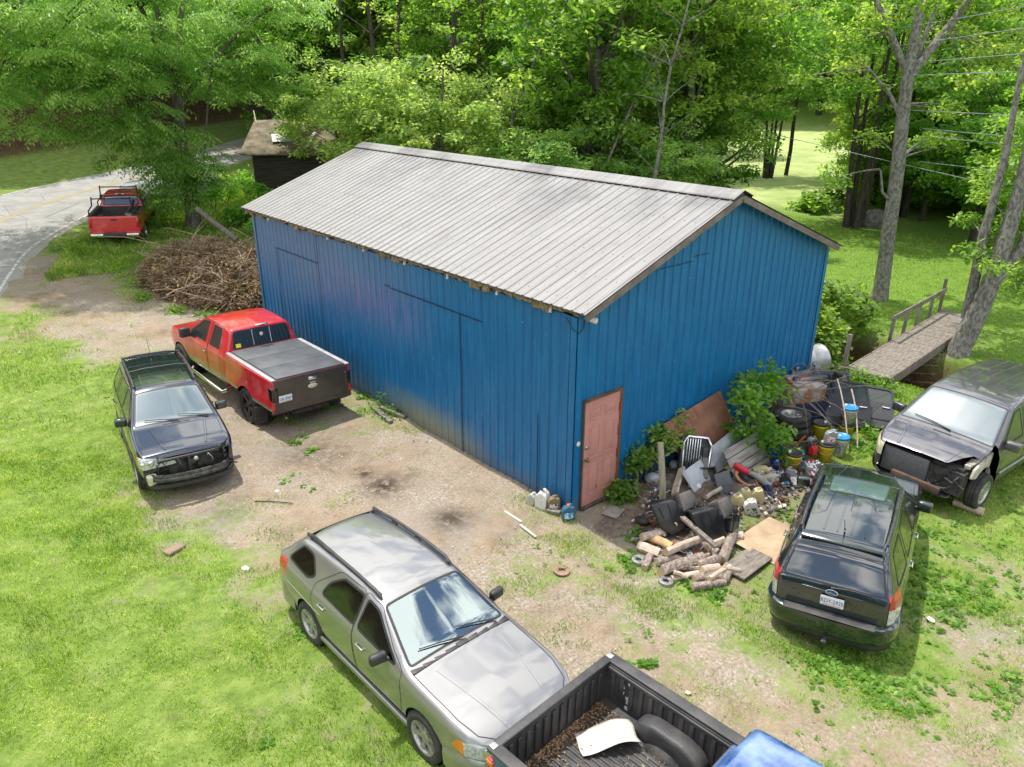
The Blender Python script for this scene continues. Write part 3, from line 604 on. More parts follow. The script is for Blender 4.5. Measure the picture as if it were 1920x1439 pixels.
for px,D,s in [(690,58,1),(800,50,.95),(850,47,1.0),(885,56,1.05),(935,60,1.0),(990,52,.9),(660,66,1.1),(760,74,1.1),(560,60,1.0),(610,72,1.15),(1010,70,1.1),(900,80,1.2),(1130,64,1.1),(1220,60,1.0),(1255,78,1.1)]:
    put(PA,px,D,s,'tall slender tree of the wood behind the building, seen above the roof',GW)
put(PB,1250,37,.95,'dense dark tree behind the roof ridge, left of the gap to the field'); put(PB,985,40,.85,'leafy tree behind the roof, left of the densest tree'); put(PB,1300,40,.72,'leafy tree at the left edge of the pale field')
put(PB,1180,42,1.0,'broad tree just right of the densest tree behind the roof')
put(PC,700,38,.9,'low pale green tree behind the old shed roof'); put(PC,930,35,.85,'low bushy tree behind the middle of the roof'); put(PC,1185,33,.75,'low bushy tree close behind the roof ridge near the gable'); put(PC,1020,31,.7,'small round tree close behind the roof ridge')
put(PD,1622,46,1.0,'second multi-stemmed tree, right of the one on bare earth'); put(PD,1390,60,.8,'thin-stemmed tree standing out in the pale field')
for px,D,s in [(1720,72,1.05),(1900,60,1.0),(1960,72,1.1),(1650,84,1.15),(1860,82,1.2),(2060,62,1.1)]:
    put(PE,px,D,s,'dark evergreen of the stand beyond the lawn on the right','dark evergreens beyond the lawn')
for px,D,s_,lb in [(1590,56,.62,'rounded leafy tree behind the boulder beyond the lawn'),(1640,50,.5,'low leafy tree right behind the forked trunk'),(1690,62,.75,'leafy tree left of the shrub slope')]: put(PF,px,D,s_,lb)
put(PB,880,42,.8,'leafy tree behind the left half of the roof, right of the pale green tree'); put(PB,1045,38,.75,'leafy tree immediately left of the densest tree behind the roof'); put(PF,620,52,.8,'leafy tree behind the old shed roof'); put(PF,560,50,.75,'leafy tree left behind the old shed'); put(PF,960,58,.9,'rounded leafy tree far behind the middle of the roof')
for px,D,s_,lb in [(1575,47,.5,'small leafy tree right of the multi-stemmed tree'),(1665,45,.48,'small leafy tree beside the forked trunk, behind the lawn'),(1760,40,.5,'small leafy tree under the upper power lines'),(1935,33,.5,'leafy tree leaning in from the right edge behind the leaning trunk'),(1850,44,.52,'leafy tree between the power lines and the leaning trunk')]: put(PF,px,D,s_,lb)
put(PF,1700,54,.62,'bright leafy tree right of the forked trunk, beyond the lawn'); put(PF,1895,50,.6,'leafy tree in front of the dark evergreens at the right edge')
for px,D,s in [(-120,55,1.0),(-20,57,1.05),(70,55,.95),(210,57,.95),(150,64,1.1),(230,70,1.1),(400,66,1.1),(480,72,1.1),(40,74,1.2),(190,84,1.3),(330,82,1.3),(450,88,1.3),(560,84,1.3),(-80,78,1.2),(-220,62,1.1)]:
    put(PF,px,D,s,'leafy tree of the wood on the bank across the road','trees on the bank across the road')
for px,D,s in [(1340,122,1.2),(1400,126,1.3),(1460,120,1.2),(1520,124,1.3),(1580,118,1.2),(1280,126,1.3),(1430,138,1.4),(1360,142,1.4),(1500,140,1.4),(1220,120,1.3),(1640,112,1.2)]:
    put(PF,px,D,s,'leafy tree of the distant tree line behind the pale field','distant tree line behind the field')
def slim(name,label,base,D,h,r0,lean,bark,nb,ncl,group=None,per=70):
    x_,y_,z_=at(base,D); root=empty(name,label,'tree',(x_,y_,z_),0,group); v=e_*lean
    pts=[Vector((v.x*q*q,v.y*q*q,h*q))+Vector((rng.normal(0,.06),rng.normal(0,.06),0))*(q>0) for q in np.linspace(0,1,9)]; pts[0].z=-.3
    m=MB(); m.tube(pts,[r0*(1-.75*i/8) for i in range(9)],8)
    C=[]
    for i in range(nb):
        q=rng.uniform(.4,.97); p=pts[int(q*8)]; a=rng.uniform(0,6.28); L2=rng.uniform(1.0,2.6)*(1.2-q*.6); t=p+Vector((math.cos(a)*L2,math.sin(a)*L2,rng.uniform(.2,1.3))); m.tube(curve(p,t,(0,0,.15),5),[r0*.28,r0*.22,r0*.16,r0*.1,.008],5,caps=False); C.append(tuple(t))
    m.build('trunk',bark,root)
    if ncl: C=np.array([C[i%len(C)] for i in range(ncl)])+rng.normal(0,.5,(ncl,3)); V,tn_=leaves(C,rng.uniform(.4,.8,ncl),per,.2,.42); npmesh('crown',V,4,LM,tone=tn_,parent=root)
for i,(px,D,h,r0,ln,lb) in enumerate([(742,38,15,.15,-.3,'slim dark tree behind the ridge, leftmost of the slim row'),(778,40,15,.11,.3,'thin straight tree second from left in the slim row behind the ridge'),(858,37,15,.16,.8,'slim dark tree leaning right, third in the row behind the ridge'),(905,39,15,.12,.4,'slim tree fourth in the row behind the ridge'),(690,44,15,.13,.2,'slim tree behind the old shed end of the roof'),(1005,42,15,.13,-.5,'slim tree left of the densest tree, seen over the ridge'),(1420,62,15,.16,.4,'slim trunk standing before the distant tree line')]):
    slim('slim_tree',lb,px,D,h,r0,ln,BARKD,14,16)
for px,D,h,r0,ln,lb in [(930,33,10.5,.10,3.6,'bare grey dead tree leaning far right behind the roof'),(1085,31,9.5,.09,3.0,'dead leaning stem in front of the densest tree'),(1195,30,10,.10,.9,'thin grey half-dead tree behind the ridge near the gable')]:
    slim('dead_tree',lb,px,D,h,r0,ln,BARKL,22,0)
# a far wooded hillside nobody could count
C=[]
for _ in range(900):
    D = rng.uniform(88,170); px = rng.uniform(-300,2200); x_,y_,z_ = at(px,D)
    if 1330<px<1520 and D<118: continue
    C.append((x_,y_,z_+rng.uniform(3,15)))
V,tn_ = leaves(np.array(C), 3.4, 75, .62, .6); tag(npmesh('far_wood', V, 4, LM, tone=tn_), kind='stuff')
# --- shrubs
def bush(name,label,spots,size,per,lm,cat='shrub',asp=.5,stem=True,flat=.7,group=None):
    x0,y0,_ = spots[0][0]; root = empty(name,label,cat,(x0,y0,Tz(x0,y0)),0,group)
    C=[];Rc=[]
    for (p,r) in spots:
        for _ in range(max(3,int(7*r))):
            d = unit(1)[0]*r*rng.random()**.4; C.append((p[0]-x0+d[0],p[1]-y0+d[1],p[2]-root.location.z+abs(d[2])*.9)); Rc.append(.28+.25*r*rng.random())
    V,tn_ = leaves(C,Rc,per,size,flat,asp); npmesh('foliage',V,4,lm,tone=tn_,parent=root)
    if stem:
        m=MB()
        for c_ in C[::2]: m.tube([(c_[0]*.4,c_[1]*.4,-.1),(c_[0]*.8,c_[1]*.8,c_[2]*.6),c_],[.02,.014,.006],5,caps=False)
        m.build('stems',BARKD,root)
    return root
def gp(px,py,dz=0.): p=G(px,py); return (p.x,p.y,Tz(p.x,p.y)+dz)
bush('creekside_shrub','large green bramble thicket between the building and the footbridge',[((10.3,1.5,.3),1.1),((9.5,2.4,.4),1.1),((11,2.4,.6),1.2),((10.5,1.0,.5),.8),((9.2,3.8,.5),1.2),((12,3.2,.4),1.2),((10.2,5,.6),1.4),((11.6,1.5,.6),.8),((12.8,2.2,.3),.9),((11.6,.9,.5),.8),((12.4,1.2,.5),.8),((10.9,1.2,1.1),.8),((9.9,1.6,1.2),.8),((11.8,2.2,1.3),1.0),((13.3,1.6,.3),.7),((9.3,1.2,.1),.7),((10.0,.9,.2),.6)],.15,150,LM,asp=.75)
bush('door_side_shrub','small shrub against the blue wall just right of the pink door',[(gp(1192,905,.5),.36),(gp(1187,942,.1),.34),(gp(1212,890,.7),.40),(gp(1240,872,.75),.36),(gp(1200,915,.25),.36),(gp(1222,880,.9),.34)],.12,110,LM,asp=.6)
bush('pokeweed','leafy light green plant between the rusty sheets and the stacked tyres',[((4.3,-.75,.9),.5),((4.6,-.7,1.2),.42),((4.1,-.85,.5),.45),((4.5,-1.05,.35),.4),((4.8,-.6,1.3),.35),((4.15,-.7,1.2),.35),((4.3,-1.0,.15),.4)],.13,85,LMB,asp=.62)
for px,D,r,lb in [(1700,50,3.2,'bright shrubs on the slope beyond the lawn, left of the power pole gap'),(1780,54,4.0,'largest bright shrub mass beyond the lawn under the wires'),(1850,50,3.0,'bright shrub mass beyond the lawn near the leaning tree'),(1740,62,4.0,'shrub mass farther up the slope behind the wires'),(1820,66,4.2,'highest shrub mass on the slope under the wires'),(1600,50,1.3,'shrub beneath the second multi-stemmed tree'),(1510,46,1.1,'shrub left of the multi-stemmed tree')]:
    c0=at(px,D); sp_=[((c0[0]+rng.uniform(-r,r)*1.3,c0[1]+rng.uniform(-r,r)*1.3,c0[2]+rng.uniform(0,r*.4)),r*.75) for _ in range(9)]
    bush('slope_shrub',lb,[(c0,r*.7)]+sp_,.27,60,LMB if px>1650 else LM,asp=.6,stem=False)
for px,D,lb in [(1280,30,'undergrowth bush behind the roof near the gable'),(1150,29,'undergrowth bush behind the roof ridge'),(1010,33,'undergrowth bush low behind the middle of the roof'),(1350,34,'undergrowth bush at the near corner of the pale field')]:
    c0=at(px,D); bush('undergrowth_bush',lb,[((c0[0]+rng.uniform(-1.4,1.4),c0[1]+rng.uniform(-1.4,1.4),c0[2]+.4),1.1) for _ in range(4)],.17,70,LM,asp=.6,stem=False)
bush('roadside_shrub','tangled bright green shrubs round the foot of the walnut tree',[(gp(400,395,.3),1.0),(gp(440,380,.3),1.0),(gp(300,400,.1),.7),(gp(340,400,.2),.9),(gp(460,420,.2),.7),(gp(450,350,.2),.9),(gp(290,430,.1),.5)],.15,80,LMB,asp=.5)
bush('thicket','tall bright green thicket between the brush pile and the old shed',[((4.6,21.5,1.2),1.1),((5.2,23,1.4),1.2),((4.2,23.4,1.2),1.0),((5.0,20.2,.9),1.0),((5.6,24.6,1.7),1.1),((4.4,19.2,.6),.8)],.2,130,LMB,asp=.5)
bush('verge_weeds','low weeds growing round the rear wheels of the truck with the rack',[(gp(190,455,.0),.5),(gp(240,455,0),.5),(gp(150,458,0),.45),(gp(285,448,0),.5),(gp(120,468,0),.35)],.12,60,LM,asp=.5,stem=False,flat=.5)
bush('pile_edge_weeds','weeds at the left foot of the brush pile',[(gp(230,515,.0),.45),(gp(255,535,0),.45),(gp(280,560,0),.3),(gp(330,585,0),.3),(gp(380,590,0),.3)],.12,55,LMB,asp=.5,stem=False,flat=.5)
bush('wall_foot_weeds','weeds at the foot of the long wall behind the red truck',[((-.2,5.9,.0),.26),((-.22,5.5,0),.16)],.10,55,LMB,asp=.5,stem=False)
bush('bridge_end_weeds','tall leafy weeds at the near end of the footbridge',[(gp(1590,715,.1),.4),(gp(1620,728,.1),.4),(gp(1560,700,.1),.4),(gp(1660,735,.0),.3),(gp(1600,780,0),.4),(gp(1625,820,0),.3)],.13,60,LMB,asp=.4)
bush('van_side_weeds','broad-leaved weeds beside the minivan roof at the creek',[(gp(1740,712,.0),.35),(gp(1765,700,0),.3)],.2,40,LM,asp=.6,stem=False)
# --- grass blades, weeds, gravel stones: uncountable
def scatter(n, x0,x1,y0,y1, dens):
    P = np.stack([rng.uniform(x0,x1,n),rng.uniform(y0,y1,n)],1)
    k_ = rng.random(n)<dens(P[:,0],P[:,1]); return P[k_]
SN = [(rng.uniform(0,6.28),rng.uniform(1.2,7),rng.uniform(0,6.28)) for _ in range(22)]
def pn(x_,y_):
    s = 0
    for a_,f_2,p_ in SN: s = s+np.sin(f_2*(x_*math.cos(a_)+y_*math.sin(a_))+p_)
    return s/5.
def onroad(x_,y_):
    dd = polydist(np.array([( (a[0]+b_[0])/2,(a[1]+b_[1])/2) for a,b_ in zip(A[::6],B[::6])]),x_,y_)
    return dd<3.75
def inb(x_,y_): return (x_>-.05)&(x_<BW+.05)&(y_>-.05)&(y_<BL+.05)
def dens(x_,y_):
    g_ = grassy(x_,y_); d_ = np.clip((g_+.30*pn(x_,y_)+.15*pn(3.1*y_,3.3*x_)-.26)*1.5,0,1)
    d_ *= ~inb(x_,y_); d_ *= ~onroad(x_,y_); return d_*np.clip(1-stain(x_,y_)*1.1,0,1)
def blades(P, h0, wd):
    n_=len(P); z_=T(P[:,0],P[:,1])-.005; a_=rng.uniform(0,2*PI,n_); h_=h0*rng.uniform(.45,1.35,n_); ln=rng.normal(0,.5,n_)*h_
    b_=np.stack([P[:,0],P[:,1],z_],1); s_=np.stack([np.cos(a_),np.sin(a_),0*a_],1)*(wd*rng.uniform(.6,1.3,n_))[:,None]
    la=a_+PI/2+rng.normal(0,.5,n_); mid=b_+np.stack([np.cos(la)*ln*.35,np.sin(la)*ln*.35,h_*.6],1); tip=b_+np.stack([np.cos(la)*ln,np.sin(la)*ln,h_],1)
    V=np.stack([b_-s_,b_+s_,mid+s_*.6,tip],1)
    return V.reshape(-1,3), np.clip(.5+.17*pn(P[:,0]*1.7,P[:,1]*1.7)+.14*pn(P[:,1]*.6,P[:,0]*.6)+rng.normal(0,.2,n_),0,1)
GRM = leafmat('grass_blades', (.105,.17,.028), (.22,.32,.06), (.45,.49,.17), .5)
P1 = scatter(420000,-12,0,-6,9,dens); P2 = scatter(190000,-1,12,-9,1,dens); P3 = scatter(110000,-14,0,9,24,dens)
V1,t1 = blades(P1,.055,.004); V2,t2 = blades(P2,.05,.0045); V3,t3 = blades(P3,.08,.007)
P4 = scatter(90000,-4,8,20,34,lambda a,b_: .9*~onroad(a,b_)); V4,t4 = blades(P4,.18,.012)
P5 = scatter(80000,8,30,-6,14,lambda a,b_: .75*(polydist(CREEK,a,b_)>1.2)); V5,t5 = blades(P5,.07,.011)
tag(npmesh('grass', np.concatenate([V1,V2,V3,V4,V5]), 4, GRM, tone=np.concatenate([t1,t2,t3,t4,t5])), kind='stuff')
# broad-leaved ground cover
def rosettes(P, size, nl):
    Vs=[];Ts=[]; k_=len(P); z_=T(P[:,0],P[:,1])
    sz=size*rng.uniform(.5,1.4,k_); tt=.5+rng.normal(0,.2,k_)
    for j in range(nl):
        a_=rng.uniform(0,2*PI,k_); tl=rng.uniform(.05,.7,k_); u=np.stack([np.cos(a_)*np.cos(tl),np.sin(a_)*np.cos(tl),np.sin(tl)],1); s=np.stack([-np.sin(a_),np.cos(a_),0*a_],1)
        l=(sz*rng.uniform(.7,1.2,k_))[:,None]; b_=np.stack([P[:,0],P[:,1],z_+.005],1)+u*l*.15
        Vs.append(np.stack([b_,b_+u*l*.55+s*l*.27,b_+u*l*.95-np.array([0,0,1])*l*.15,b_+u*l*.55-s*l*.27],1)); Ts.append(tt+rng.normal(0,.08,k_))
    return np.concatenate(Vs).reshape(-1,3), np.clip(np.concatenate(Ts),0,1)
def wd_(x_,y_):
    g_=grassy(x_,y_); return np.clip((g_-.25)*1.2,0,1)*np.clip(.35+.5*pn(x_*.8+9,y_*.8),0,1)*~inb(x_,y_)*~onroad(x_,y_)*(1-.75*((x_<-3)&(y_<6)))
Q1=scatter(11000,-3,12,-9,0,wd_); Q2=scatter(5000,-10,0,-6,24,wd_)
ex=[]
for px,py,r_,c_ in [(1740,1120,.9,90),(1600,1230,.8,70),(1650,1290,.8,60),(1800,1080,1.0,90),(1700,1000,.9,60),(1880,1300,.7,40),(1560,1250,.4,30),(500,1395,.05,2),(1330,1110,.25,16),(1390,1050,.25,20),(1175,1050,.25,16),(1190,1010,.2,12),(1500,1130,.3,14),(690,745,.3,25),(620,760,.4,18),(560,830,.3,10),(1000,1250,.3,8),(1210,1245,.2,8),(560,1180,.15,6),(590,845,.2,8),(540,905,.3,8),(1450,960,.35,26),(1630,850,.5,40),(1290,1100,.2,10),(1390,990,.2,12)]:
    p=G(px,py); ex.append(np.stack([p.x+rng.normal(0,r_*.5,c_),p.y+rng.normal(0,r_*.5,c_)],1))
ex=np.concatenate(ex); Va,ta=rosettes(Q1,.055,7); Vb,tb=rosettes(Q2,.05,7); Vc,tc_=rosettes(ex,.085,9)
tag(npmesh('ground_cover', np.concatenate([Va,Vb,Vc]), 4, LMB, tone=np.concatenate([ta,tb,tc_])), kind='stuff')
# stones
def stones(P, s0):
    base=np.array([(1,0,-.2),(-.5,.85,-.2),(-.5,-.85,-.2),(.1,.05,.75)]); n_=len(P); sz=s0*rng.gamma(2.2,.45,n_); a_=rng.uniform(0,6.28,n_); c_,s_=np.cos(a_),np.sin(a_)
    V=np.zeros((n_,4,3)); jit=base[None]*rng.uniform(.6,1.4,(n_,4,3))
    V[...,0]=(jit[...,0]*c_[:,None]-jit[...,1]*s_[:,None])*sz[:,None]+P[:,0:1]; V[...,1]=(jit[...,0]*s_[:,None]+jit[...,1]*c_[:,None])*sz[:,None]+P[:,1:2]; V[...,2]=jit[...,2]*sz[:,None]+T(P[:,0],P[:,1])[:,None]+.004
    i=np.arange(n_)[:,None]*4; Ff=np.concatenate([i+np.array([[0,1,3]]),i+np.array([[1,2,3]]),i+np.array([[2,0,3]])])
    return V.reshape(-1,3),Ff,np.tile(rng.random(n_),3)
STM = bpy.data.materials.new('gravel_stone'); STM.use_nodes=True; t=STM.node_tree; b=t.nodes['Principled BSDF']; b.inputs['Roughness'].default_value=.9; n=t.nodes.new; k=t.links.new
k(ramp(att('tone'),[(0,(.12,.10,.085)),(.5,(.25,.225,.195)),(.9,(.34,.32,.29)),(1,(.52,.50,.46))]), b.inputs['Base Color'])
PS=scatter(60000,-6.5,4,-7,22,lambda a,b_: np.clip(.8-1.1*grassy(a,b_)+.2*pn(a,b_),0,1)*~inb(a,b_))
V,Ff,tt=stones(PS,.0085); tag(npmesh('gravel', V, 3, STM, tone=tt, F_=Ff), kind='stuff')
# ================================================================ VEHICLE BUILDER
def paint(name, c, rough=.28, metal=.5, coat=1., dirt=(.20,.17,.12), dl=.62, dh=.9, bump=.0):
    if name in _mc: return _mc[name]
    m = mat(name, c, dirt, sc=2.2, rough=rough, metal=metal, coat=coat, lo=dl, hi=dh, rvar=.25, detail=8, bump=bump, bsc=30); m.node_tree.nodes['Principled BSDF'].inputs['Coat IOR'].default_value=1.75; return m
def glassmat(name, c, refl=.25, rough=.04):
    m = bpy.data.materials.new(name); m.use_nodes=True; b=m.node_tree.nodes['Principled BSDF']; t=m.node_tree
    nz=t.nodes.new('ShaderNodeTexNoise'); nz.inputs['Scale'].default_value=3; tc=t.nodes.new('ShaderNodeTexCoord'); t.links.new(tc.outputs['Object'],nz.inputs[0])
    r=t.nodes.new('ShaderNodeValToRGB'); r.color_ramp.elements[0].color=L(c); r.color_ramp.elements[1].color=L([v*1.5+.004 for v in c]); t.links.new(nz.outputs[0],r.inputs[0]); t.links.new(r.outputs[0],b.inputs['Base Color'])
    b.inputs['Roughness'].default_value=.35; b.inputs['Specular IOR Level'].default_value=.3; b.inputs['Coat Weight'].default_value=1; b.inputs['Coat Roughness'].default_value=rough; b.inputs['Coat IOR'].default_value=1.5+refl*2
    return m
def clearglass(name, tint, f=.16):
    m = bpy.data.materials.new(name); m.use_nodes=True; t=m.node_tree; t.nodes.clear(); n=t.nodes.new
    tr=n('ShaderNodeBsdfTransparent'); tr.inputs[0].default_value=L(tint); gl=n('ShaderNodeBsdfGlossy'); gl.inputs[0].default_value=(.82,.95,.94,1); gl.inputs['Roughness'].default_value=.02
    nz=n('ShaderNodeTexNoise'); nz.inputs['Scale'].default_value=60; mr=n('ShaderNodeMapRange'); mr.inputs['To Min'].default_value=.01; mr.inputs['To Max'].default_value=.05; t.links.new(nz.outputs[0],mr.inputs[0]); t.links.new(mr.outputs[0],gl.inputs['Roughness'])
    lw=n('ShaderNodeFresnel'); lw.inputs[0].default_value=1.55; ad=n('ShaderNodeMath'); ad.operation='ADD'; ad.inputs[1].default_value=f; ad.use_clamp=True; t.links.new(lw.outputs[0],ad.inputs[0])
    mx=n('ShaderNodeMixShader'); t.links.new(ad.outputs[0],mx.inputs[0]); t.links.new(tr.outputs[0],mx.inputs[1]); t.links.new(gl.outputs[0],mx.inputs[2]); o=n('ShaderNodeOutputMaterial'); t.links.new(mx.outputs[0],o.inputs[0]); return m
TYRE = mat('tyre_rubber', (.028,.027,.026), (.075,.068,.058), sc=6, rough=.85, bump=.3, bsc=40, lo=.45, hi=.75)
BLK = mat('black_plastic', (.022,.022,.024), (.05,.048,.045), sc=5, rough=.5, bump=.1, bsc=60)
BLKR = mat('rough_black_liner', (.035,.035,.037), (.075,.07,.065), sc=4, rough=.55, bump=.15, bsc=50)
GUT = mat('engine_black', (.012,.012,.012), (.06,.055,.05), sc=9, rough=.7, bump=.5, bsc=25)
ALLOY = mat('silver_alloy', (.48,.47,.44), (.30,.28,.25), sc=9, rough=.35, metal=.7, lo=.45, hi=.75)
BLKW = mat('black_wheel', (.02,.02,.022), (.05,.045,.04), sc=9, rough=.35, metal=.4)
CHR = mat('chrome', (.75,.75,.76), (.5,.49,.47), sc=8, rough=.12, metal=1., lo=.5, hi=.8)
RUBR = mat('window_rubber', (.015,.015,.016), (.03,.03,.03), rough=.6)
LENSR = mat('red_lens', (.45,.012,.015), (.3,.01,.012), rough=.15, coat=1.)
LENSW = mat('clear_lens', (.55,.57,.55), (.30,.32,.32), sc=25, rough=.12, coat=1., lo=.4, hi=.6)
LENSA = mat('amber_lens', (.75,.22,.02), (.6,.16,.02), rough=.15, coat=1.)
HAZY = mat('hazed_lens', (.62,.58,.40), (.50,.46,.33), sc=7, rough=.35, coat=.5)
PLT = mat('plate_white', (.72,.74,.76), (.6,.62,.64), sc=30, rough=.4); PLB = mat('plate_ink_blue', (.03,.07,.28), (.02,.05,.2), rough=.5); PLR = mat('plate_ink_red', (.55,.05,.04), (.5,.05,.04), rough=.5)
SEATM = mat('grey_cloth', (.16,.155,.15), (.11,.105,.10), sc=20, rough=.95)
DGL = glassmat('tinted_glass', (.008,.011,.012), .25); WSG = glassmat('windscreen_glass', (.05,.085,.095), .28); BKG = glassmat('privacy_glass', (.003,.004,.005), .32)
CLG = clearglass('clear_windscreen_glass', (.62,.78,.80), .34); CLS = clearglass('clear_side_glass', (.30,.36,.34), .05)
def rpath(P, Rr, n=4, seg=3):
    P=[np.array(p,float) for p in P]; out=[]; k_=len(P); Rr=[Rr]*k_ if isinstance(Rr,(int,float)) else Rr; prev=P[0]
    for i in range(1,k_):
        if i<k_-1:
            a=P[i]-P[i-1]; b_=P[i+1]-P[i]; la,lb=np.linalg.norm(a)+1e-9,np.linalg.norm(b_)+1e-9; r_=min(Rr[i],la*.48,lb*.48); p0=P[i]-a/la*r_; p1=P[i]+b_/lb*r_
        else: p0=P[i]; p1=None
        for s_ in range(seg): out.append(prev+(p0-prev)*s_/seg)
        if p1 is not None:
            for s_ in range(n): q=s_/n; out.append((1-q)**2*p0+2*q*(1-q)*P[i]+q*q*p1)
            prev=p1
        else: out.append(p0)
    return np.array(out)
def polyround(poly, r, n=3):
    k_=len(poly); P=[np.array(p,float) for p in poly]; out=[]
    r_l = r if isinstance(r,(list,tuple)) else [r]*k_
    for i in range(k_):
        a=P[i-1]-P[i]; b_=P[(i+1)%k_]-P[i]; la,lb=np.linalg.norm(a),np.linalg.norm(b_); q_=min(r_l[i],la*.45,lb*.45)
        if q_<1e-4: out.append(P[i]); continue
        p0=P[i]+a/la*q_; p1=P[i]+b_/lb*q_
        for s_ in range(n+1): q=s_/n; out.append((1-q)**2*p0+2*q*(1-q)*P[i]+q*q*p1)
    return [tuple(p) for p in out]
class Car:
    def __init__(s, name, label, cat, pose, top, wid, belt, roofw, zlo=.30, zmid=.62, crown=.035, shoulder=.955, Hroof=None, group=None, dens=.045, tr=.05, botw=.9, root=None):
        scl=pose[6] if len(pose)>6 else 1.; x,y,z,yaw,pit,rol=pose[:6]; yaw,pit,rol=R(yaw),R(pit),R(rol)
        f=Vector((math.cos(yaw)*math.cos(pit),math.sin(yaw)*math.cos(pit),math.sin(pit))); l=Vector((-math.sin(yaw),math.cos(yaw),0)); u=f.cross(l)
        l2=l*math.cos(rol)+u*math.sin(rol); u2=f.cross(l2)
        M=Matrix(((f.x,l2.x,u2.x,x),(f.y,l2.y,u2.y,y),(f.z,l2.z,u2.z,z),(0,0,0,1)))@Matrix.Scale(scl,4)
        s.M=M; s.root=root or empty(name,label,cat,M=M,group=group); s.tags={}; s.parts={}
        T_=rpath(top,[p[2] if len(p)>2 else .06 for p in top] if len(top[0])>2 else .06,5,1) if False else rpath([p[:2] for p in top],[ (p[2] if len(p)>2 else .07) for p in top],5,1)
        d=np.r_[0,np.cumsum(np.hypot(*np.diff(T_,axis=0).T))]; nn_=int(d[-1]/dens); u_=np.unique(np.r_[np.linspace(0,d[-1],nn_)])
        S=np.stack([np.interp(u_,d,T_[:,0]),np.interp(u_,d,T_[:,1])],1)
        for i in range(1,len(S)): S[i,0]=max(S[i,0],S[i-1,0]+.0015)
        Hroof=Hroof or S[:,1].max(); ip=lambda tb,q: float(np.interp(q,[a for a,_ in tb],[b_ for _,b_ in tb]))
        def smooth(tb,q): return sum(ip(tb,q+o_) for o_ in (-.06,-.03,0,.03,.06))/5
        rows=[]
        for (xx,zt) in S:
            w_=ip(wid,xx) if (xx<wid[1][0]+.3 or xx>wid[-2][0]-.3) else smooth(wid,xx); zb=min(smooth(belt,xx),zt-.025); rw=smooth(roofw,xx)
            ws=w_*shoulder; q=np.clip((zt-zb)/(Hroof-zb),0,1); ye=ws+(min(rw,ws)-ws)*q
            zl=min(zlo,zb-.12); zm=min(zmid,zb-.06); ccn=crown*(1 if q>.25 else .9)
            pts=[(0,zl),(w_*botw*.93,zl),(w_*botw+.06*w_,zl+min(.10,(zm-zl)*.5)),(w_,zm),(w_*.992,zb-(zb-zm)*.25),(ws,zb),(ye,zt-ccn-.0),(ye*.5,zt-ccn*.22),(0,zt)]
            sec=rpath(pts,[0,.05,.06,.15,.12,.05,tr+.03,.25,0],4,4)
            rows.append([(xx,a,b_) for a,b_ in sec])
        rows=np.array(rows); ns_,nk,_=rows.shape; full=np.concatenate([rows,(rows[:,::-1]*[1,-1,1])[:,1:-1]],1); nk2=full.shape[1]
        bm=bmesh.new(); vs=[[bm.verts.new(p) for p in r_] for r_ in full]
        s.lay=bm.faces.layers.int.new('tag')
        for i in range(ns_-1):
            for j in range(nk2):
                try: bm.faces.new((vs[i][j],vs[i][(j+1)%nk2],vs[i+1][(j+1)%nk2],vs[i+1][j]))
                except ValueError: pass
        for row,rev in ((vs[0],True),(vs[-1],False)):
            h_=len(rows[0]);  L_=row[:h_]; Rr_=[row[0]]+row[:h_-1:-1]+[row[h_-1]]
            for j in range(h_-1):
                q=[L_[j],L_[j+1],Rr_[j+1],Rr_[j]]; q=list(dict.fromkeys(q))
                if rev: q=q[::-1]
                try: bm.faces.new(q[::-1])
                except ValueError: pass
        bmesh.ops.recalc_face_normals(bm, faces=bm.faces); s.bm=bm; bm.normal_update(); s.ref()
    def ref(s):
        s.rb=s.bm.copy(); s.rb.verts.ensure_lookup_table(); s.rb.faces.ensure_lookup_table(); s.bvh=BVHTree.FromBMesh(s.rb)
    @staticmethod
    def frame(view):
        if view=='L': return Vector((1,0,0)),Vector((0,0,1)),Vector((0,1,0))
        if view=='R': return Vector((1,0,0)),Vector((0,0,1)),Vector((0,-1,0))
        if view=='T': return Vector((1,0,0)),Vector((0,1,0)),Vector((0,0,1))
        if view=='F': return Vector((0,1,0)),Vector((0,0,1)),Vector((1,0,0))
        if view=='B': return Vector((0,1,0)),Vector((0,0,1)),Vector((-1,0,0))
        a=R(view); n_=Vector((math.cos(a),math.sin(a),0)); return Vector((-math.sin(a),math.cos(a),0)),Vector((0,0,1)),n_
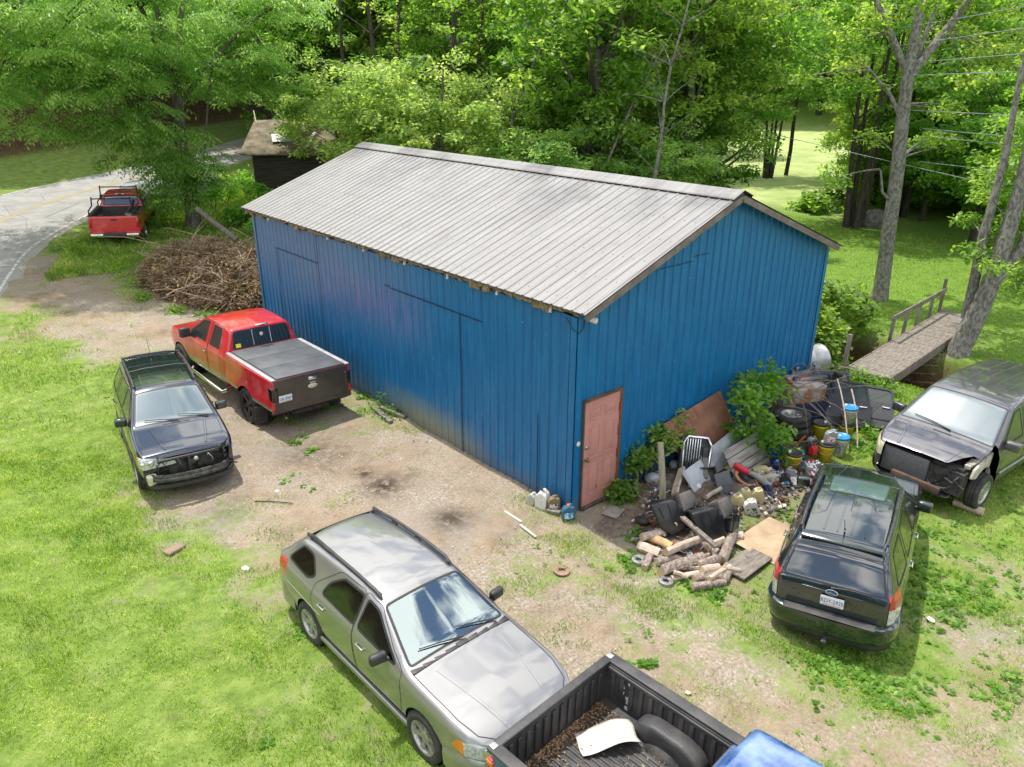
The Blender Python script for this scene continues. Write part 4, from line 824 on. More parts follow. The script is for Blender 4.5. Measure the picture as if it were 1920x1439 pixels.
    def cut(s, tag_, view, poly, mind=None, cond=None, only=(0,)):
        u,v,n_=s.frame(view); P=[np.array(p,float) for p in poly]; lo=np.min(P,0)-.12; hi=np.max(P,0)+.12; bm=s.bm; lay=bm.faces.layers.int['tag']; mind=.12 if mind is None else mind
        def ok(f):
            if f[lay] not in only: return False
            c=f.calc_center_median(); a,b_=c.dot(u),c.dot(v)
            return lo[0]<a<hi[0] and lo[1]<b_<hi[1] and f.normal.dot(n_)>mind and (cond is None or cond(c))
        work=set(f for f in bm.faces if ok(f))
        k_=len(P)
        for i in range(k_):
            a,b_=P[i],P[(i+1)%k_]; d=b_-a
            if np.linalg.norm(d)<1e-5: continue
            m0,m1=min(a[0],b_[0])-.1,max(a[0],b_[0])+.1; z0,z1=min(a[1],b_[1])-.1,max(a[1],b_[1])+.1
            fs=[f for f in work if f.is_valid and m0<f.calc_center_median().dot(u)<m1 and z0<f.calc_center_median().dot(v)<z1]
            g_=set(fs)
            for f in fs: g_.update(f.edges); g_.update(f.verts)
            d3=u*d[0]+v*d[1]; no=d3.cross(n_).normalized(); co=u*a[0]+v*a[1]
            if g_:
                ret=bmesh.ops.bisect_plane(bm, geom=list(g_), plane_co=co, plane_no=no, dist=1e-5)
                for q_ in ret['geom']:
                    if isinstance(q_,bmesh.types.BMFace): q_.normal_update(); work.add(q_)
        cnt=0
        for f in work:
            if not f.is_valid or not ok(f): continue
            c=f.calc_center_median(); a,b_=c.dot(u),c.dot(v); ins=False; j=k_-1
            for i in range(k_):
                xi,yi=P[i]; xj,yj=P[j]
                if (yi>b_)!=(yj>b_) and a<(xj-xi)*(b_-yi)/(yj-yi+1e-12)+xi: ins=not ins
                j=i
            if ins: f[lay]=tag_; cnt+=1
        return cnt
    def both(s, tL, tR, poly, **k): s.cut(tL,'L',poly,**k); s.cut(tR,'R',poly,**k)
    def arch(s, x, z, r, mind=.25):
        poly=[(x+r*math.cos(a),z+r*math.sin(a)) for a in np.linspace(-.6,PI+.6,20)]
        for v in 'LR': s.cut(-1,v,poly,only=tuple(range(0,90)),mind=mind)
    def normals(s, me):
        out=[]
        for v in me.vertices:
            co,no,i,_=s.bvh.find_nearest(v.co)
            if i is None: out.append((0,0,1)); continue
            f=s.rb.faces[i]; acc=Vector((0,0,0))
            for q in f.verts: acc+=q.normal/max(1e-4,(q.co-v.co).length)
            out.append(tuple(acc.normalized()))
        return out
    def emit(s, spec):
        """spec: tag -> (name, material, parent tag or None, label)"""
        bm=s.bm; lay=bm.faces.layers.int['tag']; groups={}
        for f in bm.faces: groups.setdefault(f[lay],[]).append(f)
        for t_ in spec:
            nm,m_,par=spec[t_][:3]
            if t_ not in groups: continue
            idx={}; vs=[]; fs=[]
            for f in groups[t_]:
                q=[]
                for v in f.verts:
                    if v.index not in idx or True:
                        key=id(v)
                    pass
            for f in groups[t_]:
                q=[]
                for v in f.verts:
                    if v not in idx: idx[v]=len(vs); vs.append(tuple(v.co))
                    q.append(idx[v])
                fs.append(q)
            me=bpy.data.meshes.new(nm); me.from_pydata(vs,[],fs); me.materials.append(m_); me.polygons.foreach_set('use_smooth',[True]*len(fs)); me.update()
            me.normals_split_custom_set_from_vertices(s.normals(me))
            o=bpy.data.objects.new(nm,me); col.objects.link(o); o.parent=s.parts[par] if par is not None else s.root; s.parts[t_]=o
            if len(spec[t_])>3: o['label']=spec[t_][3]
    def hit(s, view, a, b_):
        u,v,n_=s.frame(view); o_=u*a+v*b_+n_*6; r=s.bvh.ray_cast(o_,-n_)
        return (r[0],r[1]) if r[0] is not None else (None,None)
    def strip(s, name, m_, view, pts, w_=.012, lift=.003, closed=False, parent=None, step=.05, build=True, mb=None, h=0.):
        P=[Vector((*p,0)) for p in pts]; 
        if closed: P.append(P[0])
        Q=[]
        for a,b_ in zip(P[:-1],P[1:]):
            k_=max(1,int((b_-a).length/step)); Q+=[a.lerp(b_,i/k_) for i in range(k_)]
        Q.append(P[-1]); H=[s.hit(view,q.x,q.y) for q in Q]; H=[q for q in H if q[0] is not None]
        if len(H)<2: return None
        mb=mb or MB(); vs=[]; fs=[]; k_=len(H)
        for i,(p,n_) in enumerate(H):
            t_=(H[min(i+1,k_-1)][0]-H[max(i-1,0)][0]).normalized(); sd_=t_.cross(n_).normalized()
            if h>0: vs+= [p-sd_*w_/2+n_*.0, p-sd_*w_*.35+n_*h, p+sd_*w_*.35+n_*h, p+sd_*w_/2+n_*.0]
            else: vs += [p-sd_*w_/2+n_*lift, p+sd_*w_/2+n_*lift]
        st_=4 if h>0 else 2
        for i in range(k_-1):
            for j in range(st_-1): fs.append((i*st_+j,i*st_+j+1,(i+1)*st_+j+1,(i+1)*st_+j))
        mb.add(vs,fs,smooth=False)
        return mb.build(name,m_,parent or s.root) if build else mb
    def wheel(s, x, side, z, r, w_, rim='spoke5', mt=None, track=.80, steer=0., sink=0.):
        o=bpy.data.objects.new('wheel',None); col.objects.link(o); o.parent=s.root; o.location=(x,side*(track-w_/2+.02),z); o.rotation_euler=(0,0,R(steer)); o.empty_display_size=.1
        Mx=Matrix.Rotation(-PI/2*side,4,'X'); h=w_/2; rr=r*.63
        m=MB(Mx); m.lathe([(rr,-h*.9),(r*.80,-h),(r*.93,-h*.95),(r,-h*.72),(r,-h*.25),(r*.985,-h*.22),(r*.985,-h*.16),(r,-h*.13),(r,h*.13),(r*.985,h*.16),(r*.985,h*.22),(r,h*.25),(r,h*.72),(r*.93,h*.95),(r*.80,h),(rr,h*.88)],36)
        m.build('tyre',TYRE,o)
        m=MB(Mx); m.lathe([(rr+.012,h*.92),(rr,h*.90),(rr*.96,h*.82),(rr*.93,h*.35),(rr*.93,-h*.8)],32); m.lathe([(0,h*.05),(rr*.94,h*.0)],24,mi=1)
        ns_={'spoke5':5,'spoke6':6,'twin5':5,'star5':5,'cap':7}[rim]
        m.lathe([(0,h*.70),(.05,h*.68),(.065,h*.60),(.065,h*.2)],16)
        for i in range(ns_):
            a=2*PI*i/ns_+.3; A_=Matrix.Rotation(a,4,'Z')
            if rim=='cap': m.add([(.05,-.022,h*.6),(rr*.95,-.075,h*.72),(rr*.95,.075,h*.72),(.05,.022,h*.6),(.05,-.022,h*.4),(rr*.95,-.075,h*.5),(rr*.95,.075,h*.5),(.05,.022,h*.4)],[(0,1,2,3),(0,4,5,1),(2,6,7,3)],M=A_)
            elif rim=='twin5':
                for o2 in (-.16,.16): B_=Matrix.Rotation(a+o2,4,'Z'); m.add([(.04,-.02,h*.62),(rr*.95,-.016,h*.76),(rr*.95,.016,h*.76),(.04,.02,h*.62),(.04,-.024,h*.25),(rr*.95,-.022,h*.4),(rr*.95,.022,h*.4),(.04,.024,h*.25)],[(0,1,2,3),(0,4,5,1),(2,6,7,3)],M=B_)
            else:
                w0,w1=(.030,.042) if rim=='spoke5' else (.034,.026)
                if rim=='star5': w0,w1=.045,.060
                m.add([(.03,-w0,h*.60),(rr*.6,-w1*.75,h*.66),(rr*.96,-w1,h*.80),(rr*.96,w1,h*.80),(rr*.6,w1*.75,h*.66),(.03,w0,h*.60),(.03,-w0,h*.2),(rr*.6,-w1,h*.3),(rr*.96,-w1*1.1,h*.45),(rr*.96,w1*1.1,h*.45),(rr*.6,w1,h*.3),(.03,w0,h*.2)],[(0,1,4,5),(1,2,3,4),(0,6,7,1),(1,7,8,2),(3,9,10,4),(4,10,11,5)],M=A_)
        m.build('rim',[mt or ALLOY,BLK],o)
        return o
    def liner(s, x, z, r, w_):
        for sd_ in (-1,1):
            m=MB(Matrix.Translation((x,sd_*w_,z)) @ Matrix.Rotation(PI/2*sd_,4,'X')); a_=[(r*1.0,.02),(r*1.0,.36),(0,.36)]; m.lathe(a_,28); m.build('wheel_arch',GUT,s.root)
    def mirror(s, side, x, y, z, m_, sz=(.10,.20,.14)):
        o=MB(); o.box((x,side*(y+.06),z),sz,bev=.035,rot=(0,0,side*.12)); o.box((x+.02,side*(y-.05),z-.045),(.06,.12,.03),bev=.01); return o.build('mirror',m_,s.root)
    def handle(s, tg, view, x, z, m_, L_=.17):
        p,n_=s.hit(view,x,z)
        if p is None: return
        sgn=1 if view=='L' else -1; o=MB(); o.box((p.x,p.y+sgn*.025,p.z),(L_,.022,.028),bev=.01); o.box((p.x-L_*.4,p.y+sgn*.01,p.z),(.02,.035,.02)); o.box((p.x+L_*.4,p.y+sgn*.01,p.z),(.02,.035,.02)); o.build('handle',m_,s.parts[tg])
    def plate(s, parent, x, y, z, text, tilt=0., facing='B', sub='NORTH CAROLINA', roll=0.):
        sg=-1 if facing=='B' else 1
        M=Matrix.Translation((x,y,z)) @ (Matrix.Rotation(PI/2,4,'Z') if sg>0 else Matrix.Rotation(-PI/2,4,'Z')) @ Matrix.Rotation(PI/2+tilt,4,'X')
        o=MB(M); o.box((0,0,.004),(.305,.152,.006),bev=.003); pl=o.build('plate',PLT,parent)
        for tx,sz,yy,mm in ((text,.085,-.028,PLB),(sub,.026,-.066,PLR)):
            if not tx: continue
            c=bpy.data.curves.new('plate_text','FONT'); c.body=tx; c.size=sz*(.80 if sz>.05 else 1.0); c.align_x='CENTER'; c.extrude=.0008; tmp=bpy.data.objects.new('tmp',c); col.objects.link(tmp)
            dg=bpy.context.evaluated_depsgraph_get(); me=bpy.data.meshes.new_from_object(tmp.evaluated_get(dg)); bpy.data.objects.remove(tmp)
            me.transform(M @ Matrix.Translation((0,yy,.0085)) @ Matrix.Scale(1.35 if sz>.05 else 1.,4,Vector((0,1,0)))); me.materials.clear(); me.materials.append(mm); o2=bpy.data.objects.new('plate_text',me); col.objects.link(o2); o2.parent=pl
        return pl
def bumper(parent, name, m_, plan, prof, n=5):
    """plan: half curve [(x,y)...] from side to centre; prof: [(out,z)] closed outline"""
    P=rpath(plan,.12,4,2); P=np.concatenate([P,(P[::-1]*[1,-1])[1:]]); tn=np.gradient(P,axis=0); tn/=np.linalg.norm(tn,axis=1)[:,None]; nn_=np.stack([tn[:,1],-tn[:,0]],1)
    cx_=P[:,0].mean(); 
    if ((P-[P[len(P)//2][0],0])*nn_).sum()<0: pass
    mid=len(P)//2; sgn=1 if (nn_[mid][0]*(P[mid][0]-P[0][0]))>0 else -1; nn_*=sgn
    m=MB(); vs=[]; fs=[]; k_=len(prof)
    for p,q in zip(P,nn_):
        for o_,z_ in prof: vs.append((p[0]+q[0]*o_,p[1]+q[1]*o_,z_))
    for i in range(len(P)-1):
        for j in range(k_): fs.append((i*k_+j,i*k_+(j+1)%k_,(i+1)*k_+(j+1)%k_,(i+1)*k_+j))
    m.add(vs,fs,smooth=True); m.add(vs,[tuple(range(k_)),tuple(range(len(vs)-k_,len(vs)))])
    o=m.build(name,m_,parent)
    bm=bmesh.new(); bm.from_mesh(o.data); bmesh.ops.remove_doubles(bm,verts=bm.verts,dist=1e-5); bmesh.ops.recalc_face_normals(bm,faces=bm.faces); bm.to_mesh(o.data); bm.free(); o.data.set_sharp_from_angle(angle=R(38)); return o
def seats(root, xs, z, ys, m_, w_=.48):
    for x in xs:
        for y in ys:
            m=MB(); m.box((x,y,z),(.5,w_,.16),bev=.05); m.box((x-.24,y,z+.34),(.14,w_*.95,.6),rot=(0,-.22,0),bev=.05); m.box((x-.34,y,z+.72),(.09,.26,.17),bev=.04); m.build('seat',m_,root)
# ================================================================ SILVER WAGON
SILV = paint('silver_beige_paint', (.275,.27,.262), rough=.33, metal=.7, dirt=(.23,.215,.195))
c = Car('station_wagon','silver station wagon with black roof rails and dark side windows, parked on the lawn edge','car',(-4.12,0.02,-.06,271.9,-.3,-1.4),
 [(-.97,.56),(-.955,.93,.08),(-.50,1.345,.12),(.25,1.405,.5),(.95,1.42,.5),(1.36,1.375,.14),(2.16,.965,.14),(2.9,.90,.5),(3.28,.815,.25),(3.46,.735,.08),(3.49,.58,.05),(3.495,.42)],
 [(-.97,.60),(-.93,.72),(-.85,.785),(-.6,.825),(0,.84),(1.2,.845),(2.4,.835),(2.95,.82),(3.2,.775),(3.36,.68),(3.46,.52),(3.485,.44)],
 [(-1,.93),(-.3,.93),(1.5,.905),(2.2,.885),(2.9,.83),(3.3,.755),(3.5,.68)],[(-1,.50),(-.5,.53),(.3,.56),(1.4,.555),(2.2,.56)], zlo=.24, zmid=.60, Hroof=1.41)
DOORF=[(1.18,.36),(2.10,.36),(2.14,.60),(2.10,.93),(1.88,1.03),(1.42,1.305),(1.12,1.345),(1.10,1.0)]
DOORR=[(.34,.36),(1.165,.36),(1.085,1.0),(1.105,1.345),(.55,1.33),(.14,1.02),(.12,.80)]
c.cut(4,'T',polyround([(1.44,-.535),(1.44,.535),(2.14,.69),(2.14,-.69)],.05),mind=.05)          # windscreen
c.cut(5,'T',polyround([(2.22,-.70),(2.22,.70),(2.9,.69),(3.28,.60),(3.43,.36),(3.43,-.36),(3.28,-.60),(2.9,-.69)],.06),mind=.3)
c.cut(9,'B',polyround([(-.60,.98),(.60,.98),(.48,1.33),(-.48,1.33)],.06),mind=.1,cond=lambda q:q.x<-.2)
for v,o_ in (('L',0),('R',10)):
    c.cut(20+o_,v,polyround(DOORF,.05)); c.cut(22+o_,v,polyround(DOORR,.06))
    c.cut(21+o_,v,polyround([(1.17,.955),(1.98,.925),(1.86,1.0),(1.42,1.265),(1.19,1.295)],[.03,.04,.03,.06,.05]),only=(0,20+o_))
    c.cut(23+o_,v,polyround([(.33,.975),(1.10,.955),(1.105,1.295),(.66,1.29),(.42,1.14)],[.06,.03,.05,.12,.12]),only=(0,22+o_))
    c.cut(24+o_,v,polyround([(-.60,1.02),(-.05,.995),(.09,1.07),(-.10,1.25),(-.38,1.26)],[.10,.06,.05,.12,.08]),only=(0,),mind=.08)
for a_,tg,sd_ in ((48,40,1),(-48,41,-1)):
    pl=[(-2.42,.57),(-1.80,.56),(-1.70,.62),(-1.76,.72),(-1.95,.745),(-2.36,.71)]; am=[(-1.86,.55),(-1.66,.55),(-1.66,.76),(-1.83,.76)]
    if sd_<0: pl=[(-a,b_) for a,b_ in pl][::-1]; am=[(-a,b_) for a,b_ in am][::-1]
    c.cut(tg,a_,polyround(pl,.03),only=(0,),mind=.3); c.cut(tg+2,a_,am,only=(tg,),mind=.3)
for a_,tg,sd_ in ((150,44,1),(-150,45,-1)):
    pl=[(.20,.70),(.42,.72),(.42,.98),(.26,.98)]; pl=[(-a,b_) for a,b_ in pl][::-1] if sd_>0 else pl
    c.cut(tg,a_,pl,only=(0,),mind=.1,cond=lambda q:q.x<-.6)
c.arch(0,.33,.345); c.arch(2.525,.33,.345)
spec={0:('body',SILV,None),4:('windscreen',CLG,None),5:('bonnet',SILV,None),9:('rear_window',CLS,None)}
for o_ in (0,10): spec.update({20+o_:('door',SILV,None),21+o_:('window',CLS,20+o_),22+o_:('door',SILV,None),23+o_:('window',CLS,22+o_),24+o_:('rear_side_window',CLS,None)})
spec.update({40:('headlight',LENSW,None),41:('headlight',LENSW,None),42:('indicator',LENSA,40),43:('indicator',LENSA,41),44:('tail_light',LENSR,None),45:('tail_light',LENSR,None)})
c.emit(spec)
for x_ in (0,2.525):
    c.liner(x_,.33,.35,.80)
    for sd_ in (-1,1): c.wheel(x_,sd_,.31,.315,.20,'spoke6',track=.815)
for v,o_ in (('L',0),('R',10)):
    for pl,cl_ in ((polyround(DOORF,.05),1),(polyround(DOORR,.06),1)): c.strip('door_gap',RUBR,v,pl,.009,.002,True,parent=c.parts[20+o_])
    for tg,pl in ((21+o_,[(1.17,.955),(1.98,.925),(1.86,1.0),(1.42,1.265),(1.19,1.295)]),(23+o_,[(.33,.975),(1.10,.955),(1.105,1.295),(.66,1.29),(.42,1.14)]),(24+o_,[(-.60,1.02),(-.05,.995),(.09,1.07),(-.10,1.25),(-.38,1.26)])):
        c.strip('window_seal',RUBR,v,polyround(pl,.06),.028,.004,True,parent=c.parts[tg])
    c.handle(20+o_,v,1.32,.80,SILV); c.handle(22+o_,v,.40,.83,SILV)
    sg=1 if v=='L' else -1
    m=MB(); m.tube([(-.42,sg*.47,1.335),(-.36,sg*.50,1.385),(.1,sg*.525,1.415),(.8,sg*.535,1.425),(1.22,sg*.53,1.405),(1.34,sg*.525,1.36)],[.018,.024,.024,.024,.024,.018],8)
    for x_ in (-.38,.1,.62,1.26): m.box((x_,sg*.515,1.375),(.12,.035,.04),bev=.01)
    m.build('roof_rail',BLK,c.root)
    c.mirror(sg,1.80,.84,.98,BLK,(.09,.21,.13))
    m=MB(); m.box((1.28,sg*.80,.27),(2.0,.06,.07),bev=.02); m.build('side_skirt',SILV,c.root)
    c.strip('body_crease',SILV,v,[(-.55,.70),(.35,.66)],.02,.002,h=.004)
c.strip('windscreen_seal',RUBR,'T',polyround([(1.44,-.535),(1.44,.535),(2.14,.69),(2.14,-.69)],.05),.03,.003,True)
c.strip('bonnet_gap',RUBR,'T',[(2.22,-.72),(2.6,-.715),(3.0,-.70),(3.26,-.64),(3.38,-.5)],.010,.003); c.strip('bonnet_gap',RUBR,'T',[(2.22,.72),(2.6,.715),(3.0,.70),(3.26,.64),(3.38,.5)],.010,.003)
for sg in (-1,1): c.strip('bonnet_crease',SILV,'T',[(2.35,sg*.47),(2.8,sg*.40),(3.2,sg*.33),(3.38,sg*.30)],.05,.002,h=.008)
m=MB(); 
for y_ in np.linspace(-.66,.62,9): m.box((2.185,y_+.02,.965-.04*abs(y_)),(.12,.16,.02),bev=.006)
m.build('cowl',BLK,c.root)
for (y0_,y1_) in ((.05,-.50),(.58,.06)):
    m=MB(); p=[c.hit('T',x_,y_)[0]+Vector((0,0,.03)) for x_,y_ in ((2.17,y0_),(2.10,(y0_+y1_)/2),(2.04,y1_))]; m.tube(p,[.012,.009,.007],6); m.build('wiper',BLK,c.root)
bumper(c.root,'front_bumper',SILV,[(2.88,.78),(3.15,.785),(3.36,.68),(3.50,.42),(3.54,0)],[(.0,.20),(.03,.22),(.045,.40),(.035,.50),(.0,.555),(-.06,.55),(-.06,.20)])
bumper(c.root,'rear_bumper',SILV,[(-.42,.785),(-.75,.80),(-.95,.70),(-1.02,.40),(-1.04,0)],[(.0,.26),(.02,.28),(.03,.50),(.02,.64),(.0,.66),(-.05,.64),(-.05,.26)])
m=MB(); m.box((3.50,0,.645),(.04,.60,.10),bev=.02); m.build('grille',BLK,c.root)
for sg in (-1,1):
    p,n_=c.hit(48*sg,-2.12*sg,.655)
    if p: m=MB(); M_=Matrix.Translation(p)@n_.to_track_quat('Z','Y').to_matrix().to_4x4(); m.lathe([(.0,.012),(.05,.010),(.062,.004),(.066,0)],20,M=M_); m.build('projector',CHR,c.parts[40 if sg>0 else 41])
seats(c.root,(1.02,),.42,(.34,-.34),SEATM); seats(c.root,(.18,),.42,(.32,-.32),SEATM,.62)
m=MB(); m.box((1.93,0,.80),(.42,1.36,.20),bev=.07); m.box((1.80,.34,.90),(.24,.40,.12),bev=.05); m.build('dashboard',mat('grey_dash',(.10,.15,.17),(.07,.11,.13),rough=.7),c.root)
m=MB(Matrix.Translation((1.62,.34,.93))@Matrix.Rotation(-1.15,4,'Y')); m.lathe([(.165,-.012),(.185,-.012),(.19,0),(.185,.012),(.165,.012),(.16,0),(.165,-.012)],24); m.box((0,0,0),(.06,.33,.02),bev=.008); m.lathe([(0,.025),(.06,.02),(.07,0)],14); m.build('steering_wheel',BLK,c.root)
m=MB(); m.box((.6,0,.26),(2.9,1.4,.04)); m.build('floor_pan',BLK,c.root)
m=MB(); m.tube([(1.72,-.62,.88),(1.72,-.62,1.06)],[.035,.03],12); m.tube([(1.72,-.62,1.06),(1.72,-.62,1.10)],[.014,.012],8,mi=1); m.build('spray_bottle',[mat('teal_plastic',(.05,.4,.42),(.04,.3,.35),rough=.4),mat('yellow_plastic',(.75,.62,.05),(.65,.5,.04),rough=.4)],c.root)
# ================================================================ THE TWO COMPACT SUVS
def suv(name,label,pose,pm,wrecked=False,rearM=None):
    nose=[(3.1,.995,.4),(3.40,.90,.12),(3.56,.80,.08),(3.60,.62,.05),(3.605,.45)] if not wrecked else [(3.05,.985,.4),(3.30,.92,.06),(3.335,.86,.03),(3.34,.5)]
    c=Car(name,label,'car',pose,
     [(-.955,.50),(-.94,1.03,.08),(-.70,1.53,.10),(-.52,1.625,.05),(.2,1.66,.5),(.9,1.665,.5),(1.50,1.605,.12),(2.30,1.10,.14)]+nose,
     [(-.955,.64),(-.92,.74),(-.85,.80),(-.6,.86),(0,.885),(1.2,.89),(2.5,.885),(3.0,.87)]+([(3.25,.81),(3.42,.70),(3.55,.54),(3.605,.44)] if not wrecked else [(3.2,.84),(3.34,.80),(3.36,.8)]),
     [(-1,1.07),(-.3,1.07),(1.5,1.035),(2.3,1.0),(3.0,.93),(3.4,.84),(3.6,.75)],[(-1,.56),(-.5,.58),(.3,.605),(1.5,.595),(2.3,.60)], zlo=.34, zmid=.70, Hroof=1.655)
    DF=[(1.14,.42),(2.12,.42),(2.16,.68),(2.14,1.05),(1.92,1.20),(1.45,1.535),(1.10,1.575),(1.08,1.1)]; DR=[(.36,.42),(1.125,.42),(1.065,1.1),(1.085,1.575),(.25,1.56),(.14,1.12),(.10,.86)]
    W1=[(1.14,1.09),(2.02,1.06),(1.88,1.18),(1.45,1.49),(1.16,1.52)]; W2=[(.27,1.105),(1.07,1.09),(1.085,1.52),(.34,1.515)]; W3=[(-.62,1.15),(.12,1.105),(.20,1.50),(-.38,1.485)]
    WS=[(1.58,-.58),(1.58,.58),(2.28,.74),(2.28,-.74)]
    c.cut(4,'T',polyround(WS,.05),mind=.05)
    hx=3.50 if not wrecked else 3.29
    c.cut(5,'T',polyround([(2.34,-.74),(2.34,.74),(2.95,.73),(3.22 if not wrecked else 3.1,.66),(hx,.40 if not wrecked else .56),(hx,-.40 if not wrecked else -.70),(3.22,-.66 if not wrecked else -.72),(2.95,-.73)],.05),mind=.3)
    c.cut(6,'T',polyround([(.78,-.40),(.78,.40),(1.44,.42),(1.44,-.42)],.06),mind=.3)
    RW=[(-.66,1.09),(.66,1.09),(.56,1.50),(-.56,1.50)]
    c.cut(10,'B',polyround([(-.72,.60),(.72,.60),(.72,1.05),(.68,1.09),(.59,1.575),(-.59,1.575),(-.68,1.09),(-.72,1.05)],.03),mind=.1,cond=lambda q:q.x<-.4)
    c.cut(9,'B',polyround(RW,.05),mind=.1,cond=lambda q:q.x<-.4,only=(0,10))
    for v,o_ in (('L',0),('R',10)):
        c.cut(20+o_,v,polyround(DF,.05)); c.cut(22+o_,v,polyround(DR,.06))
        c.cut(21+o_,v,polyround(W1,.04),only=(0,20+o_)); c.cut(23+o_,v,polyround(W2,.05),only=(0,22+o_)); c.cut(24+o_,v,polyround(W3,[.12,.04,.05,.10]),mind=.08)
    lam=[(a,b_) for a,b_ in ((.60,.82),(.86,.86),(.86,1.14),(.735,1.16),(.62,1.10))]
    for sg,tg in ((1,44),(-1,45)):
        for v,pl in (('B',[(sg*.715,.70),(sg*.90,.70),(sg*.90,1.13),(sg*.735,1.13)]),('L' if sg>0 else 'R',[(-1.0,.72),(-.80,.80),(-.70,1.13),(-1.0,1.13)])):
            c.cut(tg,v,pl,only=(0,),mind=.05,cond=lambda q:q.x<-.6)
        for v in ('B','L' if sg>0 else 'R'):
            pl=[(sg*.70,.66),(sg*.92,.66),(sg*.92,.93),(sg*.70,.93)] if v=='B' else [(-1,.66),(-.6,.66),(-.6,.93),(-1,.93)]
            c.cut(tg+2,v,pl,only=(tg,),mind=.02,cond=lambda q:q.x<-.6)
    if wrecked:
        c.cut(41,-48,polyround([(2.34,.68),(1.86,.66),(1.69,.74),(1.72,.86),(1.95,.885),(2.30,.80)],.03),only=(0,),mind=.3); c.cut(43,-48,[(1.60,.60),(1.80,.60),(1.79,.95),(1.60,.95)],only=(41,),mind=.3); c.cut(-1,'F',[(-.52,.30),(.70,.30),(.74,.80),(-.52,.80)],mind=.3,cond=lambda p:p.x>3.3)
    if not wrecked:
        for a_,tg,sd_ in ((48,40,1),(-48,41,-1)):
            pl=[(-2.5,.66),(-1.85,.66),(-1.74,.74),(-1.80,.84),(-2.4,.80)]; pl=pl if sd_>0 else [(-a,b_) for a,b_ in pl][::-1]; c.cut(tg,a_,polyround(pl,.03),only=(0,),mind=.3)
    c.arch(0,.36,.385); c.arch(2.615,.36,.385)
    GL=WSG
    spec={0:('body',pm,None),4:('windscreen',GL,None),5:('bonnet',pm,None),6:('sunroof',WSG if not wrecked else DGL,None),10:('tailgate',pm,None),9:('rear_window',rearM or BKG,10)}
    for o_ in (0,10): spec.update({20+o_:('door',pm,None),21+o_:('window',DGL,20+o_),22+o_:('door',pm,None),23+o_:('window',BKG,22+o_),24+o_:('rear_side_window',BKG,None)})
    spec.update({40:('headlight',LENSW,None),41:('headlight',LENSW,None),43:('indicator',LENSA,41),44:('tail_light',LENSR,None),45:('tail_light',LENSR,None),46:('reversing_lamp',LENSW,44),47:('reversing_lamp',LENSW,45)})
    c.emit(spec)
    for x_ in (0,2.615):
        c.liner(x_,.36,.39,.84)
        for sd_ in (-1,1): c.wheel(x_,sd_,.34,.345,.225,'spoke5',track=.86)
    for v,o_ in (('L',0),('R',10)):
        for i_,pl in enumerate((polyround(DF,.05),polyround(DR,.06))): c.strip('door_gap',RUBR,v,pl,.010,.002,True,parent=c.parts[20+o_+2*i_])
        for tg,pl in ((21+o_,W1),(23+o_,W2),(24+o_,W3)): c.strip('window_seal',RUBR,v,polyround(pl,.05),.026,.004,True,parent=c.parts[tg])
        c.handle(20+o_,v,1.28,.93,CHR); c.handle(22+o_,v,.36,.96,CHR)
        sg=1 if v=='L' else -1
        m=MB(); m.tube([(-.50,sg*.53,1.60),(-.42,sg*.56,1.665),(.1,sg*.58,1.70),(.8,sg*.58,1.705),(1.28,sg*.575,1.68),(1.42,sg*.57,1.61)],[.022,.027,.026,.026,.026,.02],8)
        for x_ in (-.42,.1,.7,1.3): m.box((x_,sg*.565,1.65),(.12,.035,.05),bev=.01)
        m.build('roof_rail',BLK,c.root)
        c.mirror(sg,1.93,.88,1.12,pm,(.12,.22,.17))
        m=MB(); m.box((1.31,sg*.85,.37),(1.9,.07,.12),bev=.03); m.build('side_skirt',BLK,c.root)
    if wrecked:
        for x_ in (-.25,.75): m=MB(); m.tube([(x_,-.58,1.71),(x_,-.3,1.745),(x_,.3,1.745),(x_,.58,1.71)],.02,8); m.build('crossbar',BLK,c.root)
    m=MB(); m.tube([(-.32,0,1.65),(-.40,0,1.72)],.012,6); m.tube([(-.40,0,1.72),(-.62,0,1.98)],.005,5); m.build('aerial',BLK,c.root)
    for y_ in (-.27,-.09,.09,.27): c.strip('roof_rib',pm,'T',[(-.38,y_),(.70,y_)],.022,.002,h=.007)
    c.strip('windscreen_seal',RUBR,'T',polyround(WS,.05),.03,.003,True); c.strip('sunroof_seal',RUBR,'T',polyround([(.78,-.40),(.78,.40),(1.44,.42),(1.44,-.42)],.06),.022,.003,True)
    for sg in (-1,1): c.strip('bonnet_gap',RUBR,'T',[(2.34,sg*.75),(2.95,sg*.735),(hx-.25,sg*.67)],.010,.003); c.strip('bonnet_crease',pm,'T',[(2.45,sg*.50),(2.9,sg*.43),(hx-.08,sg*.36)],.05,.002,h=.008)
    m=MB()
    for y_ in np.linspace(-.66,.66,9): m.box((2.325,y_,1.095-.05*abs(y_)),(.10,.16,.02),bev=.006)
    m.build('cowl',BLK,c.root)
    for (y0_,y1_) in ((.05,-.55),(.62,.06)):
        m=MB(); m.tube([c.hit('T',x_,y_)[0]+Vector((0,0,.03)) for x_,y_ in ((2.32,y0_),(2.25,(y0_+y1_)/2),(2.20,y1_))],[.012,.009,.007],6); m.build('wiper',BLK,c.root)
    c.strip('tailgate_gap',RUBR,'B',polyround([(-.72,.62),(.72,.62),(.72,1.05),(.68,1.09),(.60,1.57),(-.60,1.57),(-.68,1.09),(-.72,1.05)],.03),.010,.003,True,parent=c.parts[10]); c.strip('rear_window_seal',RUBR,'B',polyround(RW,.05),.022,.003,True,parent=c.parts[10])
    m=MB(); m.box((-.585,0,1.605),(.12,1.08,.04),rot=(0,-.35,0),bev=.018); m.build('spoiler',pm,c.parts[10])
